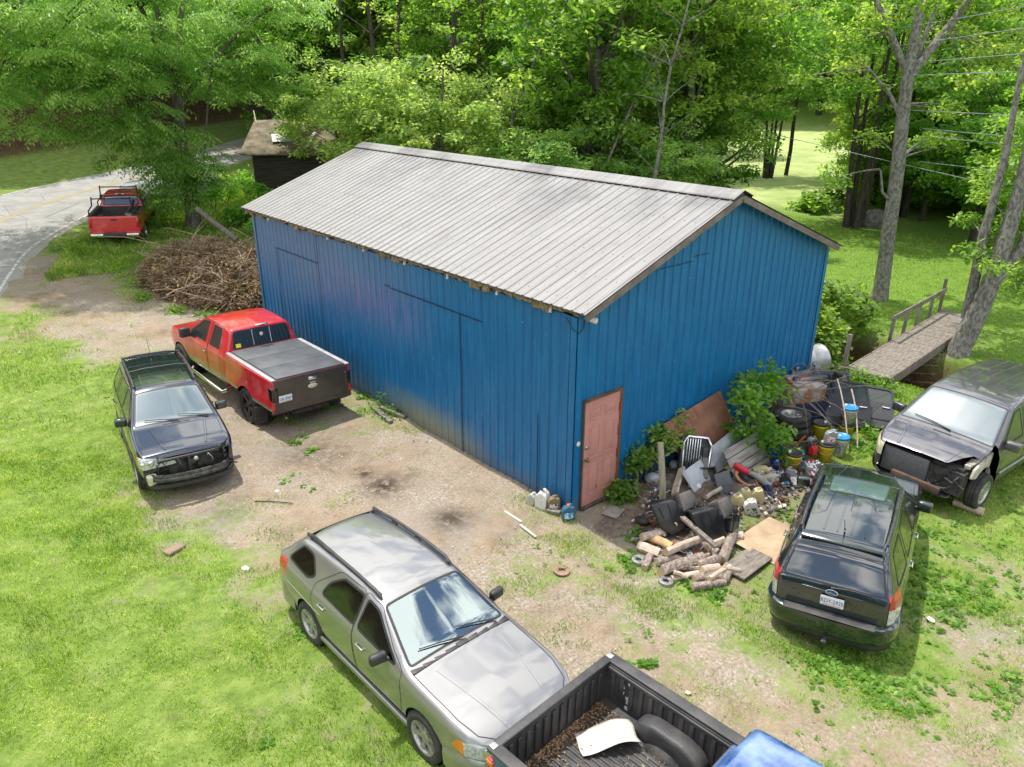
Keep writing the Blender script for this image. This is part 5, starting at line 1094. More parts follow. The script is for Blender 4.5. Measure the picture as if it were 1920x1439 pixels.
    m=MB(); p=[c.hit('B',y_,z_)[0]+Vector((-.02,0,0)) for y_,z_ in ((.02,1.06),(-.2,1.09),(-.46,1.085))]; m.tube(p,[.016,.010,.008],6); m.build('rear_wiper',BLK,c.parts[10])
    m=MB(); m.box((-.955,0,.995),(.02,.80,.03),bev=.008); m.build('trim_strip',pm,c.parts[10])
    bumper(c.root,'rear_bumper',pm,[(-.37,.83),(-.78,.85),(-.98,.72),(-1.05,.42),(-1.07,0)],[(.0,.36),(.02,.40),(.035,.52),(.03,.64),(-.02,.665),(-.12,.66),(-.10,.36)])
    m=MB(); m.box((-1.03,0,.668),(.15,1.2,.010),bev=.004); m.build('bumper_step',BLKR,c.root)
    bumper(c.root,'rear_valance',BLK,[(-.42,.79),(-.78,.81),(-.96,.68),(-1.02,.42),(-1.04,0)],[(.0,.26),(.02,.28),(.035,.38),(-.04,.40),(-.06,.26)])
    if not wrecked:
        bumper(c.root,'front_bumper',pm,[(2.95,.83),(3.25,.815),(3.46,.69),(3.60,.42),(3.65,0)],[(.0,.28),(.03,.30),(.04,.46),(.03,.60),(.0,.64),(-.06,.63),(-.06,.28)]); m=MB(); m.box((3.60,0,.70),(.04,.7,.12),bev=.02); m.build('grille',BLK,c.root)
    return c
GRN = paint('dark_green_blue_paint', (.010,.020,.022), rough=.22, metal=.4, dirt=(.06,.06,.045), dl=.68, dh=1.0)
c = suv('black_suv','dark metallic compact SUV seen from behind with a white number plate, by the log pile',(1.16,-4.25,-.17,18.6,-.3,-2.2,.95),GRN)
tgp=c.parts[10]
c.plate(tgp,-.965,-.02,.86,'KDY-2925',0,'B')
m=MB(Matrix.Translation((-.962,0,1.0))@Matrix.Rotation(-PI/2,4,'Y')); m.lathe([(.062,0),(.075,.006),(.086,.0)],24,M=Matrix.Scale(.55,4,Vector((1,0,0)))); m.build('badge_ring',CHR,tgp)
m=MB(Matrix.Translation((-.965,0,1.0))@Matrix.Rotation(-PI/2,4,'Y')); m.lathe([(0,.004),(.066,.003)],24,M=Matrix.Scale(.55,4,Vector((1,0,0)))); bdg=m.build('badge',PLB,tgp)
m=MB(); m.box((-.974,.02,1.0),(.004,.05,.012)); m.box((-.974,-.028,.994),(.004,.03,.010)); m.build('badge_star',CHR,bdg)
p,n_=c.hit('B',.655,1.065); m=MB(Matrix.Translation(p+Vector((-.004,0,-.03)))@Matrix.Rotation(-PI/2-.25,4,'Y')); m.lathe([(.030,0),(.036,.003),(.038,0)],20); m.lathe([(0,.001),(.03,.001)],20); m.build('round_sticker',WH,tgp)
m=MB(); m.box((-1.08,0,.30),(.16,.06,.06),bev=.01); m.box((-1.17,0,.30),(.03,.075,.075),bev=.01); m.build('tow_hitch',BLK,c.root)
DBL = paint('dark_slate_blue_paint', (.014,.022,.036), rough=.2, metal=.45, dirt=(.10,.10,.09), dl=.70, dh=1.05)
c = suv('wrecked_suv','dark slate SUV with smashed bumperless front and roof bars, left of the red pickup',(-4.27,8.12,-.05,261.4,.5,-1.6,.95),DBL,True)
m=MB(); m.box((3.15,.05,.58),(.12,1.4,.50)); m.box((3.22,.3,.62),(.2,.3,.25),bev=.03); m.box((3.24,-.2,.60),(.14,.34,.3),bev=.04); m.build('engine_bay',GUT,c.root)
bumper(c.root,'bumper_beam',mat('scuffed_steel',(.06,.06,.06),(.16,.155,.15),sc=12,rough=.5,metal=.6),[(3.30,.70),(3.46,.58),(3.52,.30),(3.54,0)],[(.0,.42),(.03,.42),(.035,.47),(.02,.49),(.035,.51),(.03,.56),(0,.56)])
bumper(c.root,'lower_crossmember',BLK,[(3.25,.74),(3.38,.60),(3.44,.3),(3.45,0)],[(.0,.28),(.05,.27),(.05,.33),(0,.34)])
m=MB(); m.box((3.42,0,.64),(.05,.05,.36),rot=(0,0,.1),bev=.01); m.box((3.41,0,.82),(.05,1.1,.05),rot=(0,0,.04),bev=.01); m.box((3.42,.06,.70),(.04,.10,.10),rot=(.4,0,0),bev=.01); m.build('radiator_support',BLK,c.root)
hl=c.parts[41]
for yy,rr in ((-.56,.06),(-.70,.045)):
    p,n_=c.hit(-48,yy*-.669+3.28*.743 if False else 3.26*.743+yy*.669,.77)
    if p: m=MB(Matrix.Translation(p)@n_.to_track_quat('Z','Y').to_matrix().to_4x4()); m.lathe([(0,.012),(rr*.8,.010),(rr,.002)],18); m.build('projector',CHR,hl)
m=MB(); m.box((3.30,-.68,.46),(.20,.18,.22),rot=(.1,.2,.3),bev=.04); m.build('washer_bottle',HAZY,c.root)
r_=random.Random(5)
m=MB()
for i in range(16):
    a=Vector((3.36+r_.uniform(-.06,.1),r_.uniform(-.6,.75),r_.uniform(.5,.85))); m.tube(curve(a,a+Vector((r_.uniform(-.05,.12),r_.uniform(-.25,.25),r_.uniform(-.3,.15))),(r_.uniform(-.1,.15),0,0)),r_.choice([.006,.010,.016]),5)
m.build('hoses',GUT,c.root)
m=MB(); m.tube([(3.42,.42,.62),(3.46,.40,.72),(3.44,.34,.80),(3.42,.32,.76)],.012,6); m.lathe([(0,.03),(.04,.03),(.05,0)],14,M=Matrix.Translation((3.44,.12,.74))@Matrix.Rotation(PI/2,4,'Y')); m.build('metal_bracket',STL,c.root)
m=MB(); bm_=bmesh.new(); bmesh.ops.create_grid(bm_,x_segments=10,y_segments=10,size=.5)
for v_ in bm_.verts: x0,y0=v_.co.x,v_.co.y; v_.co=Vector((3.08+.34*(y0+.5)*.9, .80-.06*(y0+.5)**2*3+r_.uniform(-.015,.015), .60+.33*(x0+.5)+r_.uniform(-.01,.01)))
m.bm(bm_,smooth=False); m.build('crumpled_wing',DBL,c.root)
# ================================================================ PICKUPS
def pickup(name,label,pose,pm,lowm,S=1.,wheelm=None,r=.42,W=1.0,bedz=1.36,roof=1.91,wb=3.683,tailm=None,openbed=False,tailz=.80,rim='star5',cabx=1.02,bedlen=1.19,long=True,nosex=4.63,tw=.90,lamp=True):
    k=roof/1.91; X=lambda x_: cabx+(x_-1.02)*((nosex-cabx)/(4.63-1.02))
    c=Car(name,label,'pickup truck',pose,[(X(1.02),.60),(X(1.03),bedz-.04,.05),(X(1.17),roof-.06,.08),(X(1.9),roof,.4),(X(2.45),roof-.03,.15),(X(3.28),1.33*k,.12),(X(4.25),1.20*k,.4),(X(4.55),1.08*k,.12),(X(4.62),.85*k,.08),(nosex,.6)],
     [(X(1.02),W*.95),(X(1.2),W*.97),(X(3.3),W*.985),(X(4.1),W*.975),(X(4.45),W*.90),(nosex,W*.80)],
     [(X(1),1.30*k),(X(3.2),1.28*k),(X(4.2),1.15*k),(nosex,1.0*k)],[(X(1),W*.68),(X(1.3),W*.70),(X(2.5),W*.70),(X(3.3),W*.74)],zlo=.46*k,zmid=.85*k,Hroof=roof-.01,crown=.03,tr=.04)
    q=lambda P:[(X(a),b_*k) for a,b_ in P]
    DF=q([(2.03,.52),(3.15,.52),(3.20,.8),(3.18,1.25),(3.02,1.42),(2.50,1.80),(2.05,1.84),(2.03,1.3)]); DR=q([(1.32,.52),(2.01,.52),(2.01,1.84),(1.46,1.82),(1.32,1.30)])
    W1=q([(2.16,1.33),(2.66,1.33),(2.72,1.27),(3.06,1.26),(2.98,1.40),(2.50,1.75),(2.20,1.79)]); W2=q([(1.44,1.34),(1.93,1.33),(1.93,1.78),(1.52,1.77)])
    WS=[(X(2.55),-W*.66),(X(2.55),W*.66),(X(3.24),W*.80),(X(3.24),-W*.80)]; RW=[(-W*.72,bedz+.04),(W*.72,bedz+.04),(W*.66,roof-.13),(-W*.66,roof-.13)]
    c.cut(4,'T',polyround(WS,.05),mind=.05); c.cut(5,'T',polyround([(X(3.34),-W*.78),(X(3.34),W*.78),(X(4.3),W*.72),(X(4.5),W*.6),(X(4.5),-W*.6),(X(4.3),-W*.72)],.05),mind=.4)
    c.cut(9,'B',polyround(RW,.05),mind=.1,cond=lambda p:p.x<X(1.5))
    for v,o_ in (('L',0),('R',10)):
        c.cut(20+o_,v,polyround(DF,.04)); c.cut(22+o_,v,polyround(DR,.05))
        c.cut(21+o_,v,polyround(W1,.03),only=(0,20+o_)); c.cut(23+o_,v,polyround(W2,.05),only=(0,22+o_))
        if lowm:
            lo_=[(X(.9),.3),(nosex+.1,.3),(nosex+.1,.74*k),(X(.9),.74*k)]
            c.cut(26+o_,v,lo_,only=(20+o_,)); c.cut(27+o_,v,lo_,only=(22+o_,)); c.cut(28,v,lo_,only=(0,))
    c.arch(wb,r-.01,r+.06)
    spec={0:('body',pm,None),28:('lower_body',lowm,None),4:('windscreen',WSG,None),5:('bonnet',pm,None),9:('rear_window',BKG,None)}
    for o_ in (0,10): spec.update({20+o_:('door',pm,None),21+o_:('window',DGL,20+o_),22+o_:('door',pm,None),23+o_:('window',DGL,22+o_),26+o_:('lower_trim',lowm,20+o_),27+o_:('lower_trim',lowm,22+o_)})
    c.emit(spec); c.liner(wb,r,r+.06,W*.93)
    b2=Car('bed','','',pose,[(-bedlen,tailz-.08),(-bedlen+.005,bedz,.03),(cabx-.03,bedz,.02),(cabx-.025,.8)],[(-bedlen,W*.95),(-bedlen+.1,W*.975),(0,W*.995),(cabx-.02,W*.975)],[(-2,bedz-.06),(2,bedz-.06)],[(-2,W),(2,W)],zlo=tailz-.20,zmid=tailz+.16,Hroof=9,crown=.0,shoulder=.985,root=c.root,tr=.01,botw=.985)
    b2.cut(10,'B',[(-W*tw,.2),(W*tw,.2),(W*tw,bedz+.05),(-W*tw,bedz+.05)],mind=.5)
    if openbed: b2.cut(-1,'T',[(-bedlen+.06,-W+.13),(-bedlen+.06,W-.13),(cabx-.09,W-.13),(cabx-.09,-W+.13)],mind=.5,only=(0,10))
    if lowm:
        for v in 'LR': b2.cut(28,v,[(-2,.3),(2,.3),(2,.78*k),(-2,.78*k)],only=(0,))
    b2.arch(0,r-.01,r+.06)
    b2.emit({0:('bed_side',pm,None),28:('lower_bed_side',lowm,None),10:('tailgate',tailm or pm,None)}); b2.liner(0,r,r+.06,W*.93); c.bed=b2; c.parts[10]=b2.parts[10]
    for x_ in (0,wb):
        for sd_ in (-1,1): c.wheel(x_,sd_,r,r,.29*r/.42,rim,mt=wheelm,track=W*.985)
    for v,o_ in (('L',0),('R',10)):
        for i_,pl in enumerate((polyround(DF,.04),polyround(DR,.05))): c.strip('door_gap',RUBR,v,pl,.012,.002,True,parent=c.parts[20+o_+2*i_])
        for tg,pl in ((21+o_,W1),(23+o_,W2)): c.strip('window_seal',RUBR,v,polyround(pl,.03),.024,.004,True,parent=c.parts[tg])
        c.handle(20+o_,v,X(2.16),1.12*k,CHR); sg=1 if v=='L' else -1
        c.mirror(sg,X(3.0),W*1.02,1.36*k,BLK,(.14,.24*S,.24*S))
    c.strip('windscreen_seal',RUBR,'T',polyround(WS,.05),.03,.003,True); c.strip('rear_window_seal',RUBR,'B',polyround(RW,.05),.030,.004,True,parent=c.parts[9])
    m=MB(); m.box((X(2.6),0,.40*k),(3.6*k,.9,.16),bev=.04); m.box((0,0,.48*k),(2.2,.9,.12),bev=.04); m.tube([(0,-.8*W,r),(0,.8*W,r)],.05); m.tube([(wb,-.8*W,r),(wb,.8*W,r)],.05); m.build('chassis',GUT,c.root)
    if lamp: m=MB(); m.box((X(1.08),0,roof-.035),(.07,.32,.05),bev=.02); cl_=m.build('cargo_lamp',CHR,c.root); m=MB(); m.box((X(1.035)-.01,0,roof-.035),(.02,.12,.035),bev=.005); m.build('brake_light',LENSR,cl_)
    c.X=X; return c
RED = paint('faded_red_paint', (.50,.012,.022), rough=.30, metal=.1, dirt=(.60,.13,.14), dl=.50, dh=.78)
TAN = paint('tan_two_tone_paint', (.26,.20,.12), rough=.35, metal=.4)
TGM = paint('dull_dark_tailgate', (.045,.036,.032), rough=.4, metal=.2, coat=.4, dirt=(.075,.06,.05), dl=.4, dh=.7)
RED.node_tree.nodes['Principled BSDF'].inputs['Coat IOR'].default_value=1.45
c = pickup('red_pickup_truck','large red pickup with grey folding bed cover and black wheels beside the blue wall',(-1.76,7.38,-.13,92.9,1.6,2.4,.975),RED,TAN,wheelm=BLKW,tailm=TGM)
COV = mat('grey_vinyl_cover',(.075,.08,.088),(.105,.11,.117),sc=3,rough=.45,bump=.05)
m=MB()
cov=MB().box((-.09,0,1.366),(2.14,1.66,.014),bev=.005).build('bed_cover',COV,c.root)
for i in range(3): m=MB(); m.box((-1.155+.355+i*.715,0,1.386),(.705,1.64,.022),bev=.008); m.build('cover_panel',COV,cov)
for sg in (-1,1): m=MB(); m.box((-.09,sg*.90,1.372),(2.16,.10,.02),bev=.008); m.build('bed_rail_cap',mat('bleached_cap',(.40,.385,.38),(.27,.26,.26),sc=5,rough=.5),c.root)
tg=c.parts[10]
m=MB(); m.box((-1.20,0,1.25),(.02,.20,.075),bev=.015); m.box((-1.215,0,1.255),(.02,.15,.035),bev=.01); m.build('handle',CHR,tg)
m=MB(Matrix.Translation((-1.196,.0,1.07))@Matrix.Rotation(-PI/2,4,'Y')); m.lathe([(0,.014),(.09,.012),(.115,.0)],28,M=Matrix.Scale(.48,4,Vector((1,0,0)))); m.build('oval_badge',mat('beige_badge',(.62,.56,.42),(.55,.5,.38),rough=.4),tg)
m=MB()
for i_ in range(5): m.box((-1.197,.055-.028*i_,1.152),(.006,.020,.024))
m.build('small_lettering',WH,tg)
c.plate(tg,-1.198,.66,.93,'LBL-8064',0,'B',sub='NORTH CAROLINA')
for sg in (-1,1): m=MB(); m.box((-1.10,sg*.895,1.04),(.19,.16,.34),bev=.04); m.build('tail_light',mat('smoked_lens',(.01,.005,.005),(.02,.01,.01),rough=.12,coat=1.),c.root)
M_=Matrix.Translation((-.72,0,.52)); m=MB(M_@Matrix.Rotation(.08,4,'Y')); m.lathe([(.22,-.1),(.30,-.11),(.36,-.08),(.38,0),(.36,.09),(.30,.11),(.2,.1)],30); m.build('spare_wheel',TYRE,c.root)
m=MB(); m.tube([(-.2,.55,.45),(-.95,.62,.48),(-1.15,.64,.44)],.035,8); m.build('exhaust',STL,c.root)
for sg in (-1,1):
    m=MB(); m.tube([(1.15,sg*.92,.40),(1.2,sg*1.0,.36),(3.0,sg*1.0,.36),(3.05,sg*.92,.40)],.045,8); m.build('running_board',CHR,c.root); m=MB(); m.box((-.55,sg*.93,.38),(.03,.28,.42)); m.build('mud_flap',BLK,c.root)
rw=c.parts[9]
for y_ in (-.22,.22): m=MB(); a=c.hit('B',y_,1.42)[0]; b_=c.hit('B',y_,1.77)[0]; m.tube([a+Vector((-.008,0,0)),b_+Vector((-.008,0,0))],.012,4); m.build('slider_frame',STL,rw)
p,n_=c.hit('B',.0,1.64); m=MB(Matrix.Translation(p+n_*.004)@n_.to_track_quat('Z','Y').to_matrix().to_4x4()); m.lathe([(0,.002),(.045,.001)],20); m.build('round_decal',WH,rw)
p,n_=c.hit('B',.60,1.46); m=MB(Matrix.Translation(p+n_*.004)@n_.to_track_quat('Z','Y').to_matrix().to_4x4()); m.box((0,0,0),(.12,.09,.003)); m.build('yellow_sticker',mat('yellow_vinyl',(.75,.75,.03),(.7,.68,.02),rough=.5),rw)
# far truck with the ladder rack
c = pickup('red_work_truck','small red pickup with a black ladder rack on the verge by the road',(-.55,24.0,1.02,66,2.2,1.5),RED,None,r=.36,W=.87,bedz=1.18,roof=1.66,wb=3.2,cabx=.88,bedlen=1.12,nosex=4.15,tailz=.72,openbed=True,rim='spoke5')
def openbed(c,W,bedz,bedlen,cabx,fz,matl,ribs=True):
    H=bedz-fz; x0,x1=-bedlen+.07,cabx-.10; w_=W-.14
    m=MB(); m.box(((x0+x1)/2,0,fz-.02),(x1-x0,2*w_,.03))
    if ribs:
        for y_ in np.arange(-w_+.08,w_-.04,.072): m.box(((x0+x1)/2,y_,fz+.002),(x1-x0-.04,.036,.014),bev=.005)
    fl=m.build('bed_floor',matl,c.root)
    for sg in (-1,1):
        m=MB(); m.box(((x0+x1)/2,sg*(w_+.005),fz+H/2-.01),(x1-x0,.02,H))
        if ribs:
            x=x0+.10
            while x<x1-.05: m.box((x,sg*(w_-.012),fz+H*.48),(.055,.025,H*.72),bev=.01); x+=.125
            m.box(((x0+x1)/2,sg*(w_-.01),bedz-.05),(x1-x0,.03,.05),bev=.01)
        m.build('bed_wall',matl,c.root)
    for xx,s2 in ((x0-.005,1),(x1+.005,-1)):
        m=MB(); m.box((xx,0,fz+H/2-.01),(.02,2*w_,H))
        if ribs:
            for y_ in np.arange(-w_+.12,w_-.05,.125): m.box((xx+s2*.018,y_,fz+H*.48),(.025,.055,H*.72),bev=.01)
        m.build('bed_wall',matl,c.root)
    for sg in (-1,1):
        m=MB(Matrix.Translation((0,sg*(w_-.10),fz))@Matrix.Rotation(PI/2,4,'X')); bm_=bmesh.new()
        P=[(-.42,-.02),(-.42,.10),(-.34,.20),(-.18,.255),(.18,.255),(.34,.20),(.42,.10),(.42,-.02)]
        vs=[bm_.verts.new((a,b_,z_)) for z_ in (-.115,.115) for a,b_ in P]; n8=8; bm_.faces.new(vs[:8][::-1]); bm_.faces.new(vs[8:])
        for i in range(8): bm_.faces.new((vs[i],vs[(i+1)%8],vs[8+(i+1)%8],vs[8+i]))
        bmesh.ops.bevel(bm_,geom=[e for e in bm_.edges],offset=.05,segments=3,profile=.5,affect='EDGES',clamp_overlap=True); m.bm(bm_,smooth=True); m.build('wheel_well',matl,c.root)
    for sg in (-1,1):
        m=MB(); m.box(((x0+x1)/2,sg*(W-.065),bedz+.008),(x1-x0+.12,.135,.03),bev=.012); m.build('bed_rail',matl,c.root)
openbed(c,.87,1.18,1.12,.88,.78,BLKR,False)
m=MB(); m.box((-1.22,0,.50),(.16,1.64,.16),bev=.04); bmp=m.build('rear_bumper',CHR,c.root); m=MB(); m.box((-1.25,0,.53),(.14,.8,.14),bev=.03); m.build('step_pad',BLK,bmp)
tg=c.parts[10]; m=MB(); m.box((-1.125,0,1.05),(.02,.22,.06),bev=.015); m.build('handle',BLK,tg)
for sg in (-1,1):
    m=MB(); m.box((-1.06,sg*.795,.93),(.15,.12,.36),bev=.03); tl=m.build('tail_light',LENSR,c.root)
BLKM = mat('black_rack_steel',(.02,.02,.02),(.05,.05,.05),rough=.5,metal=.4)
m=MB()
for x_,zt in ((-1.0,1.80),(.78,1.92)):
    for sg in (-1,1): m.tube([(x_,sg*.80,1.2),(x_,sg*.80,1.36),(x_,sg*.66,1.55),(x_,sg*.64,zt),(x_,sg*.64,zt+.06)],.024,6)
    m.tube([(x_,-.64,zt),(x_,.64,zt)],.022,6)
m.build('ladder_rack',BLKM,c.root)
def child_free(name,mb,mats,label,cat,M,group=None):
    o=mb.build(name,mats); o.matrix_world=M; return tag(o,label,cat,group)
m=MB(); 
for i in range(5): m.box((-.3+.12*i,.12,.86),(.10,.85,.05),rot=(.05,0,.03*i),bev=.01)
m.box((.1,-.35,.93),(.5,.25,.16),rot=(0,0,.3),bev=.02)
child_free('scrap_parts',m,mat('scrap_silver',(.5,.5,.5),(.08,.08,.08),sc=9,rough=.5,metal=.5),'silver scrap parts lying in the bed of the small red truck','scrap',c.M)
m=MB(); m.tube([(.35,-.2,.95),(.5,-.45,1.25),(.3,-.55,1.5)],.05,7); m.tube([(-.2,-.5,.9),(.6,-.6,1.15)],.09,8)
child_free('old_hoses',m,BLK,'dark hoses heaped at the right front of the small red truck bed','hose',c.M)
# ================================================================ BLUE PICKUP IN THE FOREGROUND
BLP = paint('sun_bleached_blue_paint', (.012,.075,.26), rough=.32, metal=.3, dirt=(.22,.34,.56), dl=.42, dh=.68)
c = pickup('blue_pickup_truck','faded blue pickup in the foreground with a black ribbed liner in its open bed',(-3.92,-4.65,-.02,274.2,-.5,-1.8),BLP,None,lamp=False,r=.34,W=.955,bedz=1.14,roof=1.74,wb=2.8,cabx=.70,bedlen=1.0,nosex=3.8,tailz=.62,openbed=True,rim='spoke5')
openbed(c,.955,1.14,1.0,.70,.66,BLKR)
m=MB(); m.box((-.955,0,1.15),(.10,1.72,.035),bev=.014); m.build('tailgate_cap',BLKR,c.parts[10])
for sg in (-1,1):
    m=MB(); m.box((-.955,sg*.89,1.165),(.07,.07,.012),bev=.004); m.build('corner_plate',ALLOY,c.root); m=MB(); m.box((-.955,sg*.90,.86),(.10,.07,.30),bev=.02); tl=m.build('tail_light',LENSR,c.root); m=MB(); m.box((-.965,sg*.905,.97),(.09,.07,.06),bev=.015); m.build('indicator',LENSA,tl)
m=MB(); r_=random.Random(9); y_=.60
for i in range(9): m.box((-.60+r_.uniform(-.03,.03),.80,1.05-i*.042),(r_.uniform(.03,.07),.003,.05),rot=(0,r_.uniform(-.4,.4),0))
for i in range(3): m.box((-.69+r_.uniform(-.02,.02),.80,.98-i*.05),(r_.uniform(.01,.02),.003,.06),rot=(0,r_.uniform(-.4,.4),0))
m.build('paint_spill',WH,c.root)
bm_=bmesh.new(); bmesh.ops.create_grid(bm_,x_segments=14,y_segments=8,size=.5)
for v_ in bm_.verts: v_.co=Vector((v_.co.x*.62, v_.co.y*.34, .05*math.sin(v_.co.x*5+.6)+.02*math.sin(v_.co.y*9)+.03*max(0,v_.co.x)))
m=MB(Matrix.Translation((-.52,.33,.735))@Matrix.Rotation(1.0,4,'Z')); m.bm(bm_,smooth=True)
o=child_free('cardboard_sheet',m,mat('pale_cardboard',(.60,.56,.50),(.47,.42,.36),sc=4,rough=.9,lo=.45,hi=.6),'creased pale cardboard sheet lying on the black bed liner','cardboard',c.M); mod=o.modifiers.new('th','SOLIDIFY'); mod.thickness=.006
Q=[]; 
for i in range(1150):
    x_=-.90+abs(r_.gauss(0,.085)); y_=r_.uniform(-.68,.68)
    if r_.random()<.30: x_=-.92+r_.random()*1.4; y_=r_.choice([r_.gauss(.62,.08),r_.gauss(-.05,.25)*1.2])
    if abs(y_)<.71 and x_<.85: Q.append((x_,y_))
Q=np.array(Q); n_=len(Q); a_=rng.uniform(0,6.28,n_); u=np.stack([np.cos(a_),np.sin(a_),rng.normal(0,.2,n_)],1)*rng.uniform(.008,.028,n_)[:,None]; s_=np.stack([-np.sin(a_),np.cos(a_),rng.normal(0,.3,n_)],1)*rng.uniform(.003,.007,n_)[:,None]
b0_=np.stack([Q[:,0],Q[:,1],.678+rng.random(n_)*.014],1); DLM=leafmat('dead_leaf_litter',(.16,.08,.035),(.30,.18,.085),(.48,.34,.18),.1)
o=npmesh('leaf_litter',np.stack([b0_-u,b0_+s_,b0_+u,b0_-s_],1).reshape(-1,3),4,DLM,tone=rng.random(n_)); o.matrix_world=c.M; tag(o,kind='stuff')
# ================================================================ MINIVAN
VAN = paint('faded_graphite_paint', (.075,.073,.083), rough=.36, metal=.5, dirt=(.13,.12,.12), dl=.5, dh=.8)
c = Car('wrecked_minivan','dark grey minivan with hazed headlight and missing front bumper at the right','van',(8.73,-3.78,-.19,177.1,2.3,-1.3),
 [(-1.15,.5),(-1.13,1.1,.08),(-.98,1.62,.12),(-.6,1.73,.2),(.8,1.785,.6),(1.7,1.76,.4),(2.10,1.69,.14),(2.92,1.13,.16),(3.45,1.02,.4),(3.72,.90,.10),(3.76,.80,.03),(3.765,.45)],
 [(-1.15,.8),(-1.0,.93),(-.5,.975),(0,.98),(2.9,.965),(3.2,.93),(3.5,.86),(3.72,.74),(3.77,.68)],[(-1,1.10),(2,1.07),(2.9,1.03),(3.4,.93),(3.8,.78)],[(-1,.66),(.5,.70),(2.1,.68),(3,.70)],zlo=.30,zmid=.72,Hroof=1.77)
WS=[(2.14,-.67),(2.14,.67),(2.88,.82),(2.88,-.82)]; c.cut(4,'T',polyround(WS,.05),mind=.05)
DF=[(1.72,.38),(2.62,.38),(2.72,.9),(2.68,1.12),(2.45,1.28),(2.02,1.62),(1.70,1.67)]; W1=[(1.78,1.13),(2.58,1.11),(2.42,1.25),(2.04,1.56),(1.80,1.61)]
DS=[(.55,.38),(1.70,.38),(1.68,1.67),(.57,1.68)]; W2=[(.64,1.14),(1.62,1.13),(1.62,1.61),(.66,1.62)]; W3=[(-.80,1.16),(.46,1.14),(.46,1.61),(-.62,1.58)]
for v,o_ in (('L',0),('R',10)):
    c.cut(20+o_,v,polyround(DF,.04)); c.cut(22+o_,v,polyround(DS,.04)); c.cut(21+o_,v,polyround(W1,.04),only=(0,20+o_)); c.cut(23+o_,v,polyround(W2,.05),only=(0,22+o_)); c.cut(24+o_,v,polyround(W3,.06))
c.cut(5,'T',polyround([(2.98,-.80),(2.98,.76),(3.3,.70),(3.68,.46),(3.70,-.60),(3.6,-.70),(3.3,-.78)],.04),mind=.3)
c.cut(-1,'L',[(2.76,.25),(3.9,.25),(3.9,1.2),(2.82,1.2)],only=(0,),mind=.1); c.cut(-1,'F',[(-.62,.2),(1.2,.2),(1.2,1.1),(-.62,1.1)],only=(0,),mind=.1,cond=lambda p:p.x>3.3)
c.cut(41,-48,polyround([(2.42,.62),(1.98,.66),(1.80,.84),(1.95,.95),(2.38,.84)],.03),only=(0,),mind=.25)
c.arch(0,.36,.38); c.arch(3.0,.36,.39)
spec={0:('body',VAN,None),4:('windscreen',WSG,None),5:('bonnet',VAN,None),41:('headlight',HAZY,None)}
for o_ in (0,10): spec.update({20+o_:('door',VAN,None),21+o_:('window',DGL,20+o_),22+o_:('sliding_door',VAN,None),23+o_:('window',BKG,22+o_),24+o_:('rear_side_window',BKG,None)})
c.emit(spec); c.liner(0,.36,.39,.9); 
m=MB(Matrix.Translation((3.0,-.88,.36)) @ Matrix.Rotation(-PI/2,4,'X')); m.lathe([(.39,.02),(.39,.3),(0,.3)],24); m.build('wheel_arch',GUT,c.root)
for x_ in (0,3.0):
    for sd_ in (-1,1): c.wheel(x_,sd_,.33,.335,.225,'cap',track=.93,mt=ALLOY)
for v,o_ in (('L',0),('R',10)):
    for i_,pl in enumerate((DF,DS)): c.strip('door_gap',RUBR,v,polyround(pl,.04),.012,.002,True,parent=c.parts[20+o_+2*i_])
    for tg_,pl in ((21+o_,W1),(23+o_,W2),(24+o_,W3)): c.strip('window_seal',RUBR,v,polyround(pl,.05),.026,.004,True,parent=c.parts[tg_])
    c.handle(20+o_,v,1.85,.98,VAN); c.mirror(1 if v=='L' else -1,2.52,.96,1.14,VAN,(.13,.24,.17)); c.strip('door_moulding',mat('grey_moulding',(.30,.30,.31),(.2,.2,.2),rough=.5),v,[(.6,.62),(2.62,.60)],.05,.004,h=.012)
c.strip('windscreen_seal',RUBR,'T',polyround(WS,.05),.03,.003,True)
for y_ in (-.36,-.12,.12,.36): c.strip('roof_rib',VAN,'T',[(-.6,y_),(1.8,y_)],.02,.002,h=.006)
for sg in (-1,1): c.strip('bonnet_crease',VAN,'T',[(3.02,sg*.56),(3.3,sg*.50),(3.66,sg*.42)],.05,.002,h=.009)
m=MB()
for y_ in np.linspace(-.72,.72,10): m.box((2.94,y_,1.125-.06*abs(y_)),(.11,.16,.02),bev=.006)
m.build('cowl',BLK,c.root)
m=MB(); m.tube([c.hit('T',2.90,.1)[0]+Vector((0,0,.03)),c.hit('T',2.84,-.25)[0]+Vector((0,0,.03)),c.hit('T',2.8,-.6)[0]+Vector((0,0,.03))],[.013,.01,.008],6); m.build('wiper',BLK,c.root)
m=MB(); m.box((3.66,-.22,.58),(.05,.80,.46),bev=.01); rad=m.build('radiator',mat('radiator_core',(.10,.10,.105),(.06,.06,.062),sc=40,rough=.7,bump=.4,bsc=120),c.root)
m=MB(); m.box((3.50,0,.55),(.24,1.5,.42)); m.box((3.3,.45,.72),(.5,.5,.2)); m.build('engine_bay',GUT,c.root)
m=MB(); m.box((3.72,.05,.36),(.09,.85,.12),bev=.015); m.build('bumper_beam',mat('dull_rusty_steel',(.14,.075,.05),(.05,.04,.035),sc=7,rough=.85),c.root)
WHT = mat('primer_white',(.50,.47,.42),(.25,.20,.15),sc=8,rough=.7)
m=MB()
P=[(3.45*0+x_,z_) for x_,z_ in ((2.80,.42),(2.80,1.02),(3.02,.98),(3.45,.86),(3.50,.70))]+[(3.0+.40*math.cos(a),.36+.42*math.sin(a)) for a in np.linspace(.75,PI-.35,9)]
m.prism(P,-.84,-.80,M=Matrix.Rotation(PI/2,4,'X')); m.box((3.12,.74,.92),(.42,.09,.06),rot=(0,.22,-.1),bev=.015)
